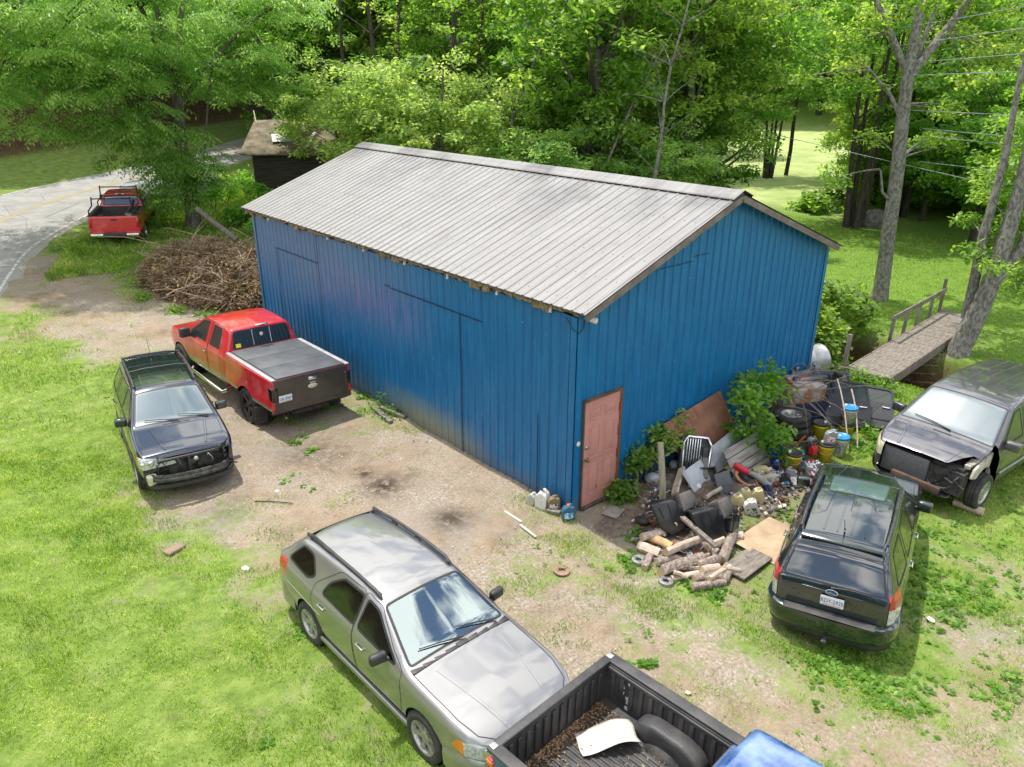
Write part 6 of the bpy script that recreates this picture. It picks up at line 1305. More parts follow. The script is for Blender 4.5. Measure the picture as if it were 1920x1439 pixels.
for i in range(4): m.box((3.2+.07*i,.70,.90-.015*i),(.05,.10,.08),bev=.01)
m.build('inner_wing',WHT,c.root)
m=MB(); m.tube([(3.62,.18,.45),(3.70,.30,.40),(3.68,.52,.42),(3.55,.66,.55),(3.40,.68,.72)],.025,7)
r_=random.Random(12)
for i in range(18):
    a=Vector((3.55+r_.uniform(-.1,.1),r_.uniform(.18,.7),r_.uniform(.42,.72))); m.tube(curve(a,a+Vector((r_.uniform(-.05,.15),r_.uniform(-.2,.2),r_.uniform(-.25,.1))),(r_.uniform(-.1,.15),0,0)),r_.choice([.006,.012,.02]),5)
m.build('hoses',GUT,c.root)
m=MB(); m.tube([(3.0,.5,.33),(3.0,.85,.33)],.05); m.box((3.0,.66,.5),(.08,.08,.4)); m.build('suspension',GUT,c.root)
seats
# ================================================================ OLD SHED, BRIDGE, WIRES
def frameM(x,y,z,rz=0,rx=0,ry=0): return Matrix.Translation((x,y,z))@Matrix.Rotation(rz,4,'Z')@Matrix.Rotation(ry,4,'Y')@Matrix.Rotation(rx,4,'X')
OLDW = mat('old_shed_boards',(.075,.065,.05),(.03,.025,.02),sc=3,rough=.95,bump=.6,stretch=(.4,.4,5),lo=.35,hi=.65)
OLDR = mat('mossy_brown_roofing',(.24,.185,.14),(.10,.085,.055),sc=2.2,rough=.95,bump=.5,lo=.4,hi=.62)
sx,sy=6.5,27.6; sz=Tz(sx,sy)-.2; a0=math.atan2(-.6,.8)
shed=empty('old_shed','old dark board shed with mossy brown roof half hidden behind the walnut leaves','shed',(sx,sy,sz),a0)
def boards(L_,H0,H1,M):
    m=MB(M); z=0.
    while z<max(H0,H1): m.box((L_/2,0,z+.09),(L_,.03,.165),rot=(.06,0,0)); z+=.17
    return m
boards(9,2.35,2.35,Matrix()).build('wall',OLDW,shed)
boards(6,2.3,2.3,frameM(0,0,0,PI/2)).build('wall',OLDW,shed); boards(6,2.3,2.3,frameM(9,0,0,PI/2)).build('wall',OLDW,shed); boards(9,2.3,2.3,frameM(0,6,0)).build('wall',OLDW,shed)
m=MB(); m.add([(0,0,2.35),(0,6,2.35),(0,3,3.5),(.05,0,2.35),(.05,6,2.35),(.05,3,3.5)],[(0,1,2),(5,4,3)]); m.build('gable_boards',OLDW,shed)
for s_ in (0,1):
    m=MB(); bm_=bmesh.new(); bmesh.ops.create_grid(bm_,x_segments=40,y_segments=14,size=.5)
    for v_ in bm_.verts:
        q=v_.co.y+.5; xx=v_.co.x*9.9+4.5; yy=3-(3.45*q) if s_==0 else 3+3.45*q; v_.co=Vector((xx,yy,3.62-1.30*q+.025*math.sin(xx*3+q*4)-.05*math.sin(xx*.6)))
    m.bm(bm_,smooth=True); o=m.build('roof',OLDR,shed); md=o.modifiers.new('t','SOLIDIFY'); md.thickness=.05
m=MB(); m.box((1.3,1.05,2.97),(1.1,.8,.02),rot=(.38,0,.25)); m.box((2.6,.9,2.90),(.12,1.5,.02),rot=(.38,0,-.1)); m.build('roof_patch',mat('pale_roof_patch',(.55,.56,.6),(.35,.35,.38),rough=.5),shed)
LADM=mat('pale_ladder_wood',(.45,.38,.28),(.3,.25,.18),rough=.8)
m=MB()
for sg in (-.18,.18): m.box((0,sg,1.1),(.04,.05,2.4))
for i in range(7): m.tube([(0,-.18,.1+.32*i),(0,.18,.1+.32*i)],.016,6)
o=child_free('ladder',m,LADM,'short pale ladder lying on the left edge of the old shed roof','ladder',shed.matrix_basis@frameM(-.05,1.9,2.95,.3,-1.15,0))
# hidden parked car by the shed
GRC=paint('pale_grey_paint',(.45,.46,.47),rough=.3,metal=.3)
px_=at(428,39); c=Car('parked_car','pale grey car parked by the old shed, mostly hidden behind the walnut tree','car',(px_[0],px_[1],px_[2],140,0,0),[(-.9,.5),(-.88,.95,.08),(-.4,1.02,.1),(.1,1.38,.15),(1.2,1.42,.3),(1.9,.98,.12),(3.2,.82,.2),(3.45,.6,.08),(3.46,.45)],[(-.9,.7),(-.5,.84),(2.8,.84),(3.3,.74),(3.46,.5)],[(-1,.93),(2,.92),(3.5,.62)],[(-1,.55),(3,.6)],zlo=.25,dens=.09,Hroof=1.42)
c.cut(4,'T',[(1.25,-.55),(1.25,.55),(1.85,.68),(1.85,-.68)],mind=.05)
for v,o_ in (('L',0),('R',10)): c.cut(21+o_,v,[(-.3,1.0),(1.6,.96),(1.2,1.30),(.2,1.32)])
c.emit({0:('body',GRC,None),4:('windscreen',DGL,None),21:('window',DGL,None),31:('window',DGL,None)})
for x_ in (0,2.6):
    for sd_ in (-1,1): c.wheel(x_,sd_,.31,.31,.2,'spoke5',track=.86)
# footbridge
BRW=mat('weathered_grey_planks',(.27,.235,.20),(.12,.10,.085),sc=4,rough=.9,bump=.5,stretch=(1,6,1),lo=.35,hi=.65)
br=empty('footbridge','weathered wooden plank footbridge over the creek with a handrail on its far side','footbridge',(9.82,-.52,.22),math.atan2(.46,7.1))
r_=random.Random(2); x=0.
L_=7.15
while x<L_: w_=.14; m=MB(); x+=w_+.008
m=MB(); x=0.
while x<L_: m.box((x+.07,0,.0+r_.uniform(-.004,.004)),(.138,1.0+r_.uniform(-.02,.02),.035),rot=(0,0,r_.uniform(-.01,.01)),bev=.004); x+=.146
m.build('deck',BRW,br)
for sg in (-1,1): m=MB(); m.box((L_/2,sg*.52,-.10),(L_+.1,.05,.26),bev=.006); m.build('side_beam',WOODG,br)
for x in (0.35,):
    m=MB(); m.box((x-.3,.62,.30),(.09,.09,1.1),rot=(0,.06,.0),bev=.008); m.build('post',BRW,br)
for x in (2.9,3.9,4.9,5.9): m=MB(); m.box((x,.58,.30),(.05,.09,.80),rot=(0,.05,0),bev=.006); m.build('rail_post',BRW,br)
m=MB(); m.box((6.85,.58,.42),(.08,.08,1.25),bev=.006); m.build('rail_post',WOODG,br)
m=MB(); m.box((4.85,.54,.70),(4.2,.04,.14),bev=.006); m.build('handrail',BRW,br)
m=MB(); m.box((-.05,.2,-.1),(.06,1.3,.25),bev=.006); m.build('end_board',WOODG,br)
# creek stones
STN=mat('creek_rock',(.16,.15,.14),(.06,.055,.05),sc=4,rough=.7,bump=.6)
def rock(x,y,z,s,label,cat='rock',name='rock',m_=None,group=None,sq=.6):
    bm_=bmesh.new(); bmesh.ops.create_icosphere(bm_,subdivisions=3,radius=s)
    sd=rng.normal(size=(5,3)); ph=rng.uniform(0,6,5)
    for v_ in bm_.verts:
        n_=v_.co.normalized(); f_=1+.13*sum(math.sin(3*n_.dot(Vector(sd[i]))+ph[i]) for i in range(5))/2; v_.co=Vector((v_.co.x*f_,v_.co.y*f_*.8,v_.co.z*f_*sq))
    m=MB(); m.bm(bm_,smooth=True); o=m.build(name,m_ or STN); o.location=(x,y,z); o.rotation_euler=(0,0,rng.uniform(0,6)); return tag(o,label,cat,group)
for i,(dx,dy,s) in enumerate([(-.6,-1.9,.28),(.3,-2.4,.22),(.5,-1.6,.3),(-.2,-3.2,.2),(.7,-3.0,.26),(-.7,-2.7,.2),(.1,-1.3,.2)]):
    rock(12.2+dx,dy,Tz(12.2+dx,dy)+.05,s,'rounded dark rock in the creek bed beside the footbridge',group='rocks in the creek bed')
p=at(1588,42); rock(p[0],p[1],p[2]+.35,.75,'big grey boulder under the trees at the back edge of the lawn',name='boulder',sq=.8)
# power lines
WIRE=mat('aluminium_wire',(.30,.32,.34),(.22,.24,.26),rough=.45,metal=.3)
def wire(n,pa,Da,pb,Db,sag,label,r=.022):
    def P3(p,D):
        d=cf+cr*(p[0]-960)/F+cu*(719.5-p[1])/F; k_=D/math.hypot(d[0],d[1]); return Vector(CAM+d*k_)
    a,b_=P3(pa,Da),P3(pb,Db); d=b_-a; a2=a-d*.25; b2=b_+d*(1.5 if r>.015 else 4); m=MB(); m.tube([a2.lerp(b2,i/14)-Vector((0,0,sag*4*(i/14)*(1-i/14)*.2)) for i in range(15)],r,5); tag(m.build('power_line',WIRE),label,'power line')
for i,(a,b_,lb) in enumerate([((1715,48),(1840,24),'topmost power line crossing the upper right corner'),((1710,82),(1920,50),'second power line from the top at the right'),((1750,114),(1920,98),'third power line from the top at the right'),((1735,140),(1920,131),'fourth power line, just above the shrub slope'),((1738,208),(1900,213),'fifth power line from the top, nearly level'),((1755,243),(1870,251),'sixth power line, over the dark hollow'),((1760,258),(1870,266),'seventh power line, upper of the close pair'),((1752,306),(1880,318),'lowest power line, in front of the bright shrubs'),((1350,228),(1500,262),'thin wire crossing in front of the pale field')]):
    wire(i,a,(27.0 if i<8 else 40),b_,(25.0 if i<8 else 38),.3,lb,.011 if i!=8 else .012)
# ================================================================ BRUSH PILE
BRN=mat('dead_branch',(.38,.29,.21),(.21,.155,.11),sc=5,rough=.9,bump=.3); DLV=leafmat('dead_leaves',(.10,.055,.03),(.22,.135,.075),(.38,.26,.155),.15)
bp_=Vector((.75,17.6,Tz(.75,17.6))); pile=empty('brush_pile','large brown heap of dead branches and leaves between the truck and the walnut tree','brush pile',bp_)
def hp(x,y): return 1.0*max(0,1-(x/2.3)**2-(y/3.5)**2)**.6
r_=random.Random(8)
ax_=Vector((1,0,0))
C=[];
for _ in range(620):
    x=r_.uniform(-2.3,2.2); y=r_.uniform(-3.5,3.5); h=hp(x,y)
    if h<.05: continue
    C.append((x,y,Tz(bp_.x+x,bp_.y+y)-bp_.z+h*r_.uniform(.55,1.0)))
V,tn_=leaves(np.array(C),.34,130,.12,.7,.35,.1); npmesh('dead_foliage',V,4,DLV,tone=tn_,parent=pile)['kind']='stuff'
bm_=bmesh.new(); bmesh.ops.create_grid(bm_,x_segments=26,y_segments=36,size=.5)
for v_ in bm_.verts: x,y=v_.co.x*4.5,v_.co.y*6.9; v_.co=Vector((x,y,Tz(bp_.x+x,bp_.y+y)-bp_.z-.1+.8*hp(x,y)+r_.uniform(-.08,.08)))
m=MB(); m.bm(bm_,smooth=True); m.build('core',mat('dark_litter',(.06,.038,.024),(.14,.09,.055),sc=9,rough=1,bump=.8,bsc=14),pile)
for i in range(42):
    x=r_.uniform(-1.9,1.8); y=r_.uniform(-3.0,3.0); z=hp(x,y)*r_.uniform(.9,1.12)+Tz(bp_.x+x,bp_.y+y)-bp_.z; a=r_.uniform(0,6.28); ln=r_.uniform(.8,2.3); up=r_.uniform(-.25,.35)
    A_=Vector((x,y,z)); pts=[A_]; d=Vector((math.cos(a),math.sin(a),up)); rr=r_.uniform(.014,.038)
    for k_ in range(6): d=(d+Vector((r_.uniform(-.35,.35),r_.uniform(-.35,.35),r_.uniform(-.2,.2)))).normalized(); pts.append(pts[-1]+d*ln/6)
    pts=[Vector((p.x,p.y,max(p.z,hp(p.x,p.y)*.75+Tz(bp_.x+p.x,bp_.y+p.y)-bp_.z))) for p in pts]
    m=MB(); m.tube(pts,[rr*(1-.11*j) for j in range(7)],6)
    for _ in range(3): q=pts[r_.randint(2,5)]; e=q+Vector((r_.uniform(-.5,.5),r_.uniform(-.5,.5),r_.uniform(0,.4))); m.tube(curve(q,e,(r_.uniform(-.1,.1),0,.05)),rr*.4,4,caps=False)
    m.build('branch',BRN,pile)
m=MB(); m.tube([(1.3,1.6,.9),(.6,3.2,1.9)],[.11,.09],8); m.build('branch',WOODG,pile)
m=MB()
for _ in range(900):
    x=r_.uniform(-2.2,2.1); y=r_.uniform(-3.4,3.4); h=hp(x,y)
    if h<.1: continue
    A_=Vector((x,y,h*r_.uniform(.8,1.08)+Tz(bp_.x+x,bp_.y+y)-bp_.z)); a=r_.uniform(0,6.28); ln=r_.uniform(.3,.9); m.tube(curve(A_,A_+Vector((math.cos(a)*ln,math.sin(a)*ln,r_.uniform(-.25,.25))),(r_.uniform(-.1,.1),r_.uniform(-.1,.1),.06),4),.007,3,caps=False)
m.build('twigs',BRN,pile)['kind']='stuff'
# ================================================================ JUNK BY THE GABLE WALL
def thingM(name,label,cat,M,group=None): return empty(name,label,cat,M=M,group=group)
def W2(px,py,dz=0.): p=G(px,py); return Vector((p.x,p.y,Tz(p.x,p.y)+dz))
# stacked tyres
def loose_tyre(x,y,z,label,tilt=0,rim=True,r=.38):
    t_=thingM('loose_wheel',label,'tyre',frameM(x,y,z,.4,tilt,0)); h=.12
    m=MB(); m.lathe([(r*.58,-h*.8),(r*.75,-h),(r*.92,-h*.95),(r,-h*.7),(r,-h*.2),(r*.985,-h*.17),(r*.985,-h*.1),(r,-h*.06),(r,h*.06),(r*.985,h*.1),(r*.985,h*.17),(r,h*.2),(r,h*.7),(r*.92,h*.95),(r*.75,h),(r*.58,h*.8)],40); m.build('tread',TYRE,t_)
    m=MB(); m.lathe([(r*.6,h*.8),(r*.55,h*.5),(r*.5,h*.1),(r*.2,h*.3),(.04,h*.35),(0,h*.35)],32)
    for i in range(8): a=i*PI/4; m.box((math.cos(a)*r*.4,math.sin(a)*r*.4,h*.36),(r*.25,.05,.03),rot=(0,0,a),bev=.01)
    m.build('rim',ALLOY,t_); return t_
T1=W2(1484,815)
loose_tyre(T1.x+.02,T1.y+.0,T1.z+.13,'lower tyre of the pair stacked behind the buckets',.04); loose_tyre(T1.x-.02,T1.y+.04,T1.z+.385,'upper tyre of the stacked pair, alloy rim facing up',-.05)
# buckets
def bucket(x,y,z,bc,lc,label,r=.15,h=.37,labelc=None,open_=False,cap=True,tilt=0.):
    t_=thingM('plastic_bucket',label,'bucket',frameM(x,y,z,rng.uniform(0,6),tilt)); m=MB()
    if open_: m.lathe([(0,.01),(r*.86,.01),(r,h),(r*1.06,h),(r*1.05,h-.03),(r*1.0,h-.06),(r*.88,0),(0,0)][::-1],28)
    else: m.lathe([(0,0),(r*.86,0),(r*.97,h*.78),(r*1.05,h*.80),(r*1.05,h*.84),(r*.99,h*.86),(r*1.0,h*.93)],28)
    m.build('tub',bc,t_)
    if lc: 
        m=MB(); m.lathe([(r*1.0,h*.90),(r*1.10,h*.90),(r*1.10,h),(r*1.0,h*1.015),(r*.96,h*.985),(0,h*.985)],28); l_=m.build('lid',lc,t_)
        if cap: m=MB(); m.lathe([(.03,h*.98),(.03,h*1.1),(0,h*1.1)],12,M=Matrix.Translation((r*.55,0,0))); m.build('spout_cap',WH,l_)
    if labelc: m=MB(); m.lathe([(r*.895,h*.18),(r*.965,h*.68)],28); 
    if labelc:
        m=MB(); vs=[];
        for i in range(9): a=-1.0+i*.25; vs+=[(math.cos(a)*r*.905,math.sin(a)*r*.905,h*.16),(math.cos(a)*r*.968,math.sin(a)*r*.968,h*.68)]
        m.add(vs,[(2*i,2*i+2,2*i+3,2*i+1) for i in range(8)],smooth=True); m.build('label',labelc,t_)
    m=MB(); m.tube([(r*1.06*math.cos(a),r*1.06*math.sin(a),h*.80-.12*math.sin((a)) ) for a in np.linspace(0,PI,9)],.004,5); m.build('handle',STL,t_)
    return t_
YEL=mat('yellow_plastic_tub',(.72,.55,.02),(.6,.45,.02),sc=5,rough=.4); WPL=mat('white_plastic',(.68,.67,.63),(.52,.50,.45),sc=5,rough=.4); BPL=mat('blue_plastic',(.01,.08,.38),(.01,.06,.3),rough=.4); SKY=mat('sky_blue_lid',(.02,.25,.55),(.015,.2,.48),rough=.4)
LB1=mat('grey_label',(.10,.12,.15),(.35,.35,.36),sc=22,rough=.5,lo=.45,hi=.5); LB2=mat('orange_black_label',(.02,.02,.02),(.6,.15,.03),sc=9,rough=.5,lo=.5,hi=.52)
def bk(px,py,*a,**k): p=W2(px,py,k.pop('dz',0)); return bucket(p.x,p.y,p.z,*a,**k)
bk(1572,852,WPL,SKY,'white bucket with a sky blue lid standing on the ground in front',h=.42,labelc=LB1)
bk(1583,822,YEL,BLK,'yellow bucket under the white one, by the dark car doors',h=.36,cap=False); bk(1583,822,WPL,SKY,'white bucket with a sky blue lid stacked on a yellow bucket',dz=.362,labelc=LB2)
bk(1535,822,YEL,BLK,'yellow bucket with dark lid nearest the stacked tyres'); bk(1545,862,YEL,BLK,'yellow bucket with black lid carrying a silver oil bottle')
bk(1484,880,YEL,BLK,'yellow bucket with black lid beside the open blue bucket',cap=True); bk(1451,864,BPL,None,'open blue bucket with weeds and rags in it',open_=True)
p=W2(1451,864,.33); bush('bucket_weed','small weed sprouting from the open blue bucket',[((p.x-.03,p.y+.02,p.z),.06),((p.x,p.y+.05,p.z+.05),.05)],.05,14,LMB,cat='weed',stem=False)
bm_=bmesh.new(); bmesh.ops.create_grid(bm_,x_segments=9,y_segments=9,size=.11)
for v_ in bm_.verts: v_.co.z=.03*math.sin(v_.co.x*40)+.03*math.cos(v_.co.y*37)
m=MB(); m.bm(bm_,smooth=True); child_free('rag',m,mat('red_white_rag',(.7,.68,.68),(.5,.08,.12),sc=11,rough=.9,lo=.5,hi=.58),'crumpled red and white rag in the open blue bucket','rag',frameM(p.x+.05,p.y-.04,p.z+.02,.5,.3,.2))
# jugs
def jug(M,bc,capc,label,kind='oil',s=1.,labc=None,group=None):
    t_=thingM('plastic_jug',label,'jug',M,group); w_,d_,h=(.105,.19,.26) if kind=='oil' else (.17,.17,.28)
    w_,d_,h=w_*s,d_*s,h*s; bm_=bmesh.new()
    prof=[(-.5,0),(.5,0),(.5,.62),(.36,.80),(.10,.88),(.10,.93),(-.10,.93),(-.10,.88),(-.20,.86),(-.30,.90),(-.42,.88),(-.5,.78)]
    if kind=='round': prof=[(-.5,0),(.5,0),(.5,.6),(.38,.78),(.12,.9),(.12,.94),(-.12,.94),(-.12,.9),(-.38,.80),(-.5,.62)]
    f=bm_.faces.new([bm_.verts.new((0,a*d_,b_*h)) for a,b_ in prof]); ex=bmesh.ops.extrude_face_region(bm_,geom=[f]); bmesh.ops.translate(bm_,vec=(w_,0,0),verts=[v for v in ex['geom'] if isinstance(v,bmesh.types.BMVert)]); bmesh.ops.translate(bm_,vec=(-w_/2,0,0),verts=bm_.verts)
    bmesh.ops.recalc_face_normals(bm_,faces=bm_.faces); bmesh.ops.bevel(bm_,geom=bm_.edges[:],offset=.012*s,segments=2,profile=.6,affect='EDGES',clamp_overlap=True)
    m=MB(); m.bm(bm_,smooth=True); m.tube([(0,-.30*d_,.86*h),(0,-.40*d_,.98*h),(0,-.15*d_,1.02*h),(0,-.02*d_,.93*h)],.011*s,6); m.build('bottle',bc,t_)
    m=MB(); m.lathe([(.024*s,.91*h),(.024*s,1.0*h),(0,1.0*h)],12); m.build('cap',capc,t_)
    if labc: m=MB(); m.box((0,0,.34*h),(w_+.004,d_*.70,.38*h),bev=.004); m.build('label',labc,t_)
SLV=mat('silver_plastic',(.36,.37,.39),(.28,.285,.30),sc=6,rough=.35,metal=.3); TANP=mat('tan_plastic',(.55,.48,.25),(.42,.36,.18),sc=5,rough=.45); PNK=mat('pink_plastic',(.62,.30,.34),(.5,.22,.27),rough=.45); REDP=mat('red_plastic',(.60,.02,.04),(.45,.015,.03),rough=.4); TEAL=mat('teal_can_plastic',(.02,.30,.27),(.02,.22,.2),rough=.4); NVY=mat('navy_plastic',(.01,.03,.14),(.01,.02,.1),rough=.4); GRP=mat('translucent_grey_plastic',(.45,.45,.42),(.34,.34,.31),rough=.4); BRP=mat('brown_plastic',(.20,.16,.09),(.14,.11,.06),rough=.4); ORG=mat('orange_cap',(.7,.15,.03),(.6,.12,.02),rough=.4)
LBR=mat('red_white_label',(.65,.62,.60),(.5,.04,.06),sc=16,rough=.5,lo=.5,hi=.53); LBB=mat('blue_white_label',(.62,.68,.72),(.04,.25,.5),sc=14,rough=.5,lo=.48,hi=.52); LBK=mat('black_white_label',(.6,.6,.56),(.03,.03,.03),sc=20,rough=.5,lo=.5,hi=.52)
def jg(px,py,bc,cc_,label,dz=0,rz=None,tilt=0.,roll=0.,**k):
    p=W2(px,py,dz); jug(frameM(p.x,p.y,p.z,rz if rz is not None else rng.uniform(0,6.28),tilt,roll),bc,cc_,label,**k)
GJ='oil bottles scattered among the buckets'
for px,py,bc,cc_,lb,tl,lc in [(1461,903,SLV,BLK,'silver oil bottle left of the black one with a blue label',.25,LBR),(1478,899,SLV,BLK,'silver oil bottle right behind the black one with a blue label',-.2,None),(1508,884,SLV,NVY,'silver oil bottle between the two middle yellow buckets',.2,LBB),(1516,893,SLV,BLK,'silver oil bottle in front of the red cans',.3,None),(1530,886,SLV,BLK,'silver oil bottle left of the yellow bucket with a bottle on it',-.25,None),(1447,910,GRP,BLK,'grey bottle at the left of the oil bottles',.5,LBR),(1499,905,PNK,BLK,'pink bottle lying behind the loose door mirror',1.3,None),(1527,903,PNK,WH,'pink bottle right of the loose door mirror',1.0,None),(1517,840,SLV,BLK,'silver oil bottle with red label nearest the stacked tyres',.3,LBR),(1502,870,NVY,WH,'navy bottle behind the pink one',.2,None),(1542,890,SLV,BLK,'silver bottle beside the black SUV roof',.2,None),(1455,880,NVY,SLV,'blue bottle leaning on the open blue bucket',.4,LBR),(1520,852,BLK,BLK,'black bottle between the tyres and the red cans',.15,None),(1490,915,WPL,BLK,'white bottle lying in front of the pink one',1.2,None)]: jg(px,py,bc,cc_,lb,tilt=tl,labc=lc)
r3_=random.Random(77)
for i in range(16):
    jg(r3_.uniform(1425,1560),r3_.uniform(866,922),[REDP,WPL,SLV,NVY,PNK,SLV,BPL,GRP][i%8],[BLK,WH,REDP,BLK][i%4],'small plastic bottle lying among the oil bottles',tilt=r3_.uniform(-1.4,1.4),s=r3_.uniform(.6,.9),labc=[None,LBR,LBB][i%3],group='small bottles lying among the oil bottles')
jg(1477,914,BLK,BLK,'black antifreeze bottle with a blue and white label lying toward the camera',tilt=-.5,rz=.5,labc=LBB,s=1.1)
p=W2(1548,862,.372); jug(frameM(p.x,p.y,p.z,.8,.12),SLV,GRP,'silver oil bottle standing on the black bucket lid',s=1.15,labc=LBR)
for px,py,bc,lb,tl,lc in [(1412,966,WPL,'cream bottle with black label, nearest the camera of the tan bottles',-.35,LBK),(1402,945,TANP,'tan bottle behind the cream one with the black label',-.4,None),(1424,945,TANP,'tan bottle right of the brake drum motor',-.35,None),(1390,955,TANP,'tan bottle left of the cream one',-.5,None),(1430,905,TANP,'tan bottle lying left of the oil bottles',1.2,None),(1415,890,TANP,'yellowish bottle lying in the scrap behind',1.2,None)]: jg(px,py,bc,WPL,lb,tilt=tl,labc=lc,s=1.25,rz=.7)
jg(1493,868,TEAL,YEL,'teal watering can shaped jug behind the yellow bucket',kind='round',s=1.15)
jg(1519,878,REDP,BLK,'small red can, lower one of the red pair',kind='round',s=.7); jg(1521,866,REDP,BLK,'small red can, upper one of the red pair',kind='round',s=.7,dz=.17)
jg(997,945,GRP,GRP,'small grey translucent jug at the foot of the blue wall',kind='round',s=.85,rz=.3,tilt=.1); jg(1017,951,WPL,BLK,'large white round jug with a black cap at the foot of the blue wall',kind='round',s=1.25,rz=.4,labc=None); jg(1038,957,BRP,BRP,'brown oil jug with black label beside the large white one',rz=.9,s=1.15,labc=LBK); jg(1065,974,mat('steel_blue_plastic',(.03,.12,.20),(.02,.09,.15),rough=.35),ORG,'steel blue oil jug with an orange cap near the wall corner',rz=1.0,s=1.15,labc=LBB)
# red funnel hose
p=W2(1395,905,.12); m=MB(); m.tube([p+Vector((-.1,.18,.22)),p+Vector((0,.05,.12)),p+Vector((.08,-.08,.05))],[.055,.07,.045],10); o=m.build('red_can',REDP); tag(o,'red plastic can lying on the scrap behind the orange fan','can')
p=W2(1420,912,.1); m=MB(); m.tube([p+Vector((-.12,.12,.18)),p+Vector((.0,.03,.10)),p+Vector((.04,-.12,.02)),p+Vector((.0,-.26,.0))],[.04,.06,.065,.05],10); tag(m.build('grey_duct',mat('dull_grey_plastic',(.33,.33,.30),(.22,.22,.2),rough=.6)),'bent dull grey duct right of the orange fan','duct')
# fan and motor
p=W2(1397,910,.14); t_=thingM('cooling_fan','round orange cooling fan with black blades lying in the scrap','fan',frameM(p.x,p.y,p.z,.2,.35,0))
m=MB(); m.lathe([(.17,0),(.23,0),(.24,.03),(.17,.03),(.17,0)],28); m.build('ring',mat('orange_rust_plastic',(.50,.24,.11),(.35,.15,.07),sc=12,rough=.7),t_); m=MB(); m.lathe([(0,.05),(.07,.05),(.075,0)],20)
for i in range(9): m.box((.12*math.cos(i*.698),.12*math.sin(i*.698),.02),(.13,.06,.006),rot=(.5,0,i*.698))
m.build('blades',BLK,t_)
p=W2(1411,930,.10); m=MB(frameM(p.x,p.y,p.z,.3,.9,0)); m.lathe([(0,-.08),(.09,-.08),(.10,-.04),(.10,.05),(.06,.07),(.03,.075),(.03,.11),(0,.11)],20); tag(m.build('fan_motor',GUT),'round black motor with a brass hub in front of the orange fan','motor')
# black moulded bins (two)
def tub(M,label,s=1.):
    t_=thingM('moulded_liner',label,'car liner',M); G2=mat('grey_brown_liner',(.055,.052,.05),(.13,.115,.10),sc=4,rough=.45,bump=.1); G1=mat('shiny_black_plastic',(.012,.013,.015),(.035,.035,.037),sc=4,rough=.33,bump=.12,bsc=18)
    def lobe(c_,P,th,mt_,nm,rot):
        bm_=bmesh.new(); vs=[bm_.verts.new((a*s,-th*s/2,b_*s)) for a,b_ in P]; f=bm_.faces.new(vs); ex=bmesh.ops.extrude_face_region(bm_,geom=[f]); nv=[v for v in ex['geom'] if isinstance(v,bmesh.types.BMVert)]
        bmesh.ops.translate(bm_,vec=(0,th*s,0),verts=nv)
        for v_ in nv: v_.co.x*=.8; v_.co.z=v_.co.z*.85+.03
        bmesh.ops.recalc_face_normals(bm_,faces=bm_.faces); bmesh.ops.bevel(bm_,geom=bm_.edges[:],offset=.04*s,segments=3,profile=.55,affect='EDGES',clamp_overlap=True)
        m=MB(Matrix.Translation(Vector(c_)*s)@Euler(rot).to_matrix().to_4x4()); m.bm(bm_,smooth=True)
        for k_ in range(3): m.tube([((-.14+.13*k_)*s,-th*s/2-.004,.06*s),((-.17+.16*k_)*s,-th*s/2-.004,.26*s)],.012*s,5)
        return m.build(nm,mt_,t_)
    lobe((-.10,-.02,.22),[(-.30,.36),(.10,.30),(.24,.10),(.16,-.24),(-.10,-.28),(-.24,-.10)],.26,G1,'shell',(-.35,-.25,-.1))
    lobe((.20,.14,.34),[(-.24,.20),(.14,.22),(.26,.06),(.18,-.20),(-.16,-.18)],.30,G2,'pocket',(.9,.1,.35))
    lobe((.27,-.06,.16),[(-.10,.20),(.16,.16),(.20,-.02),(.02,-.20),(-.14,-.14)],.22,G1,'flange',(-.2,.45,.4)); return t_
p=W2(1262,1000,.12); tub(frameM(p.x,p.y,p.z,-.35),'black moulded plastic liner leaning left on the scrap above the logs',1.02)
p=W2(1335,1012,.10); tub(frameM(p.x,p.y,p.z,-.25),'black moulded plastic liner nearer the tan plywood, tipped up',1.02)
# open case, grey panel, cut off duct
p=W2(1317,912,.16); m=MB(frameM(p.x,p.y,p.z,-.5,.75,0)); m.box((0,0,0),(.50,.36,.03),bev=.01)
for sx_ in (-.24,.24): m.box((sx_,0,.06),(.03,.36,.14),bev=.01)
for sy_ in (-.17,.17): m.box((0,sy_,.06),(.50,.03,.14),bev=.01)
tag(m.build('plastic_case',BLKR),'open black plastic case lying under the chrome grille','case')
p=W2(1316,905,.30); m=MB(frameM(p.x,p.y,p.z,-.9,.5,.1)); m.box((0,0,0),(.16,.46,.10),bev=.025); m.box((0,0,.05),(.09,.36,.03),bev=.01); tag(m.build('duct_box',mat('brown_grey_plastic',(.14,.13,.11),(.09,.085,.075),rough=.6)),'grey brown duct box lying across the open black case','duct')
p=W2(1357,930,.20); m=MB(frameM(p.x,p.y,p.z,-.2,1.05,0)); m.box((0,0,0),(.36,.52,.05),bev=.05); m.box((0,.02,.03),(.24,.02,.012)); tag(m.build('grey_shroud',mat('slate_plastic',(.10,.105,.115),(.07,.075,.08),rough=.55)),'slate grey plastic shroud standing behind the black scrap','shroud')
for px,py,w_,c_,lb in [(1365,880,.20,YEL,'yellow round lid behind the slate shroud'),(1385,880,.22,WPL,'cream round lid behind the slate shroud')]:
    p=W2(px,py,.05); m=MB(frameM(p.x,p.y,p.z,0,.5,.1)); m.lathe([(0,.05),(w_*.7,.045),(w_*.8,0)],22); tag(m.build('round_lid',c_),lb,'lid')
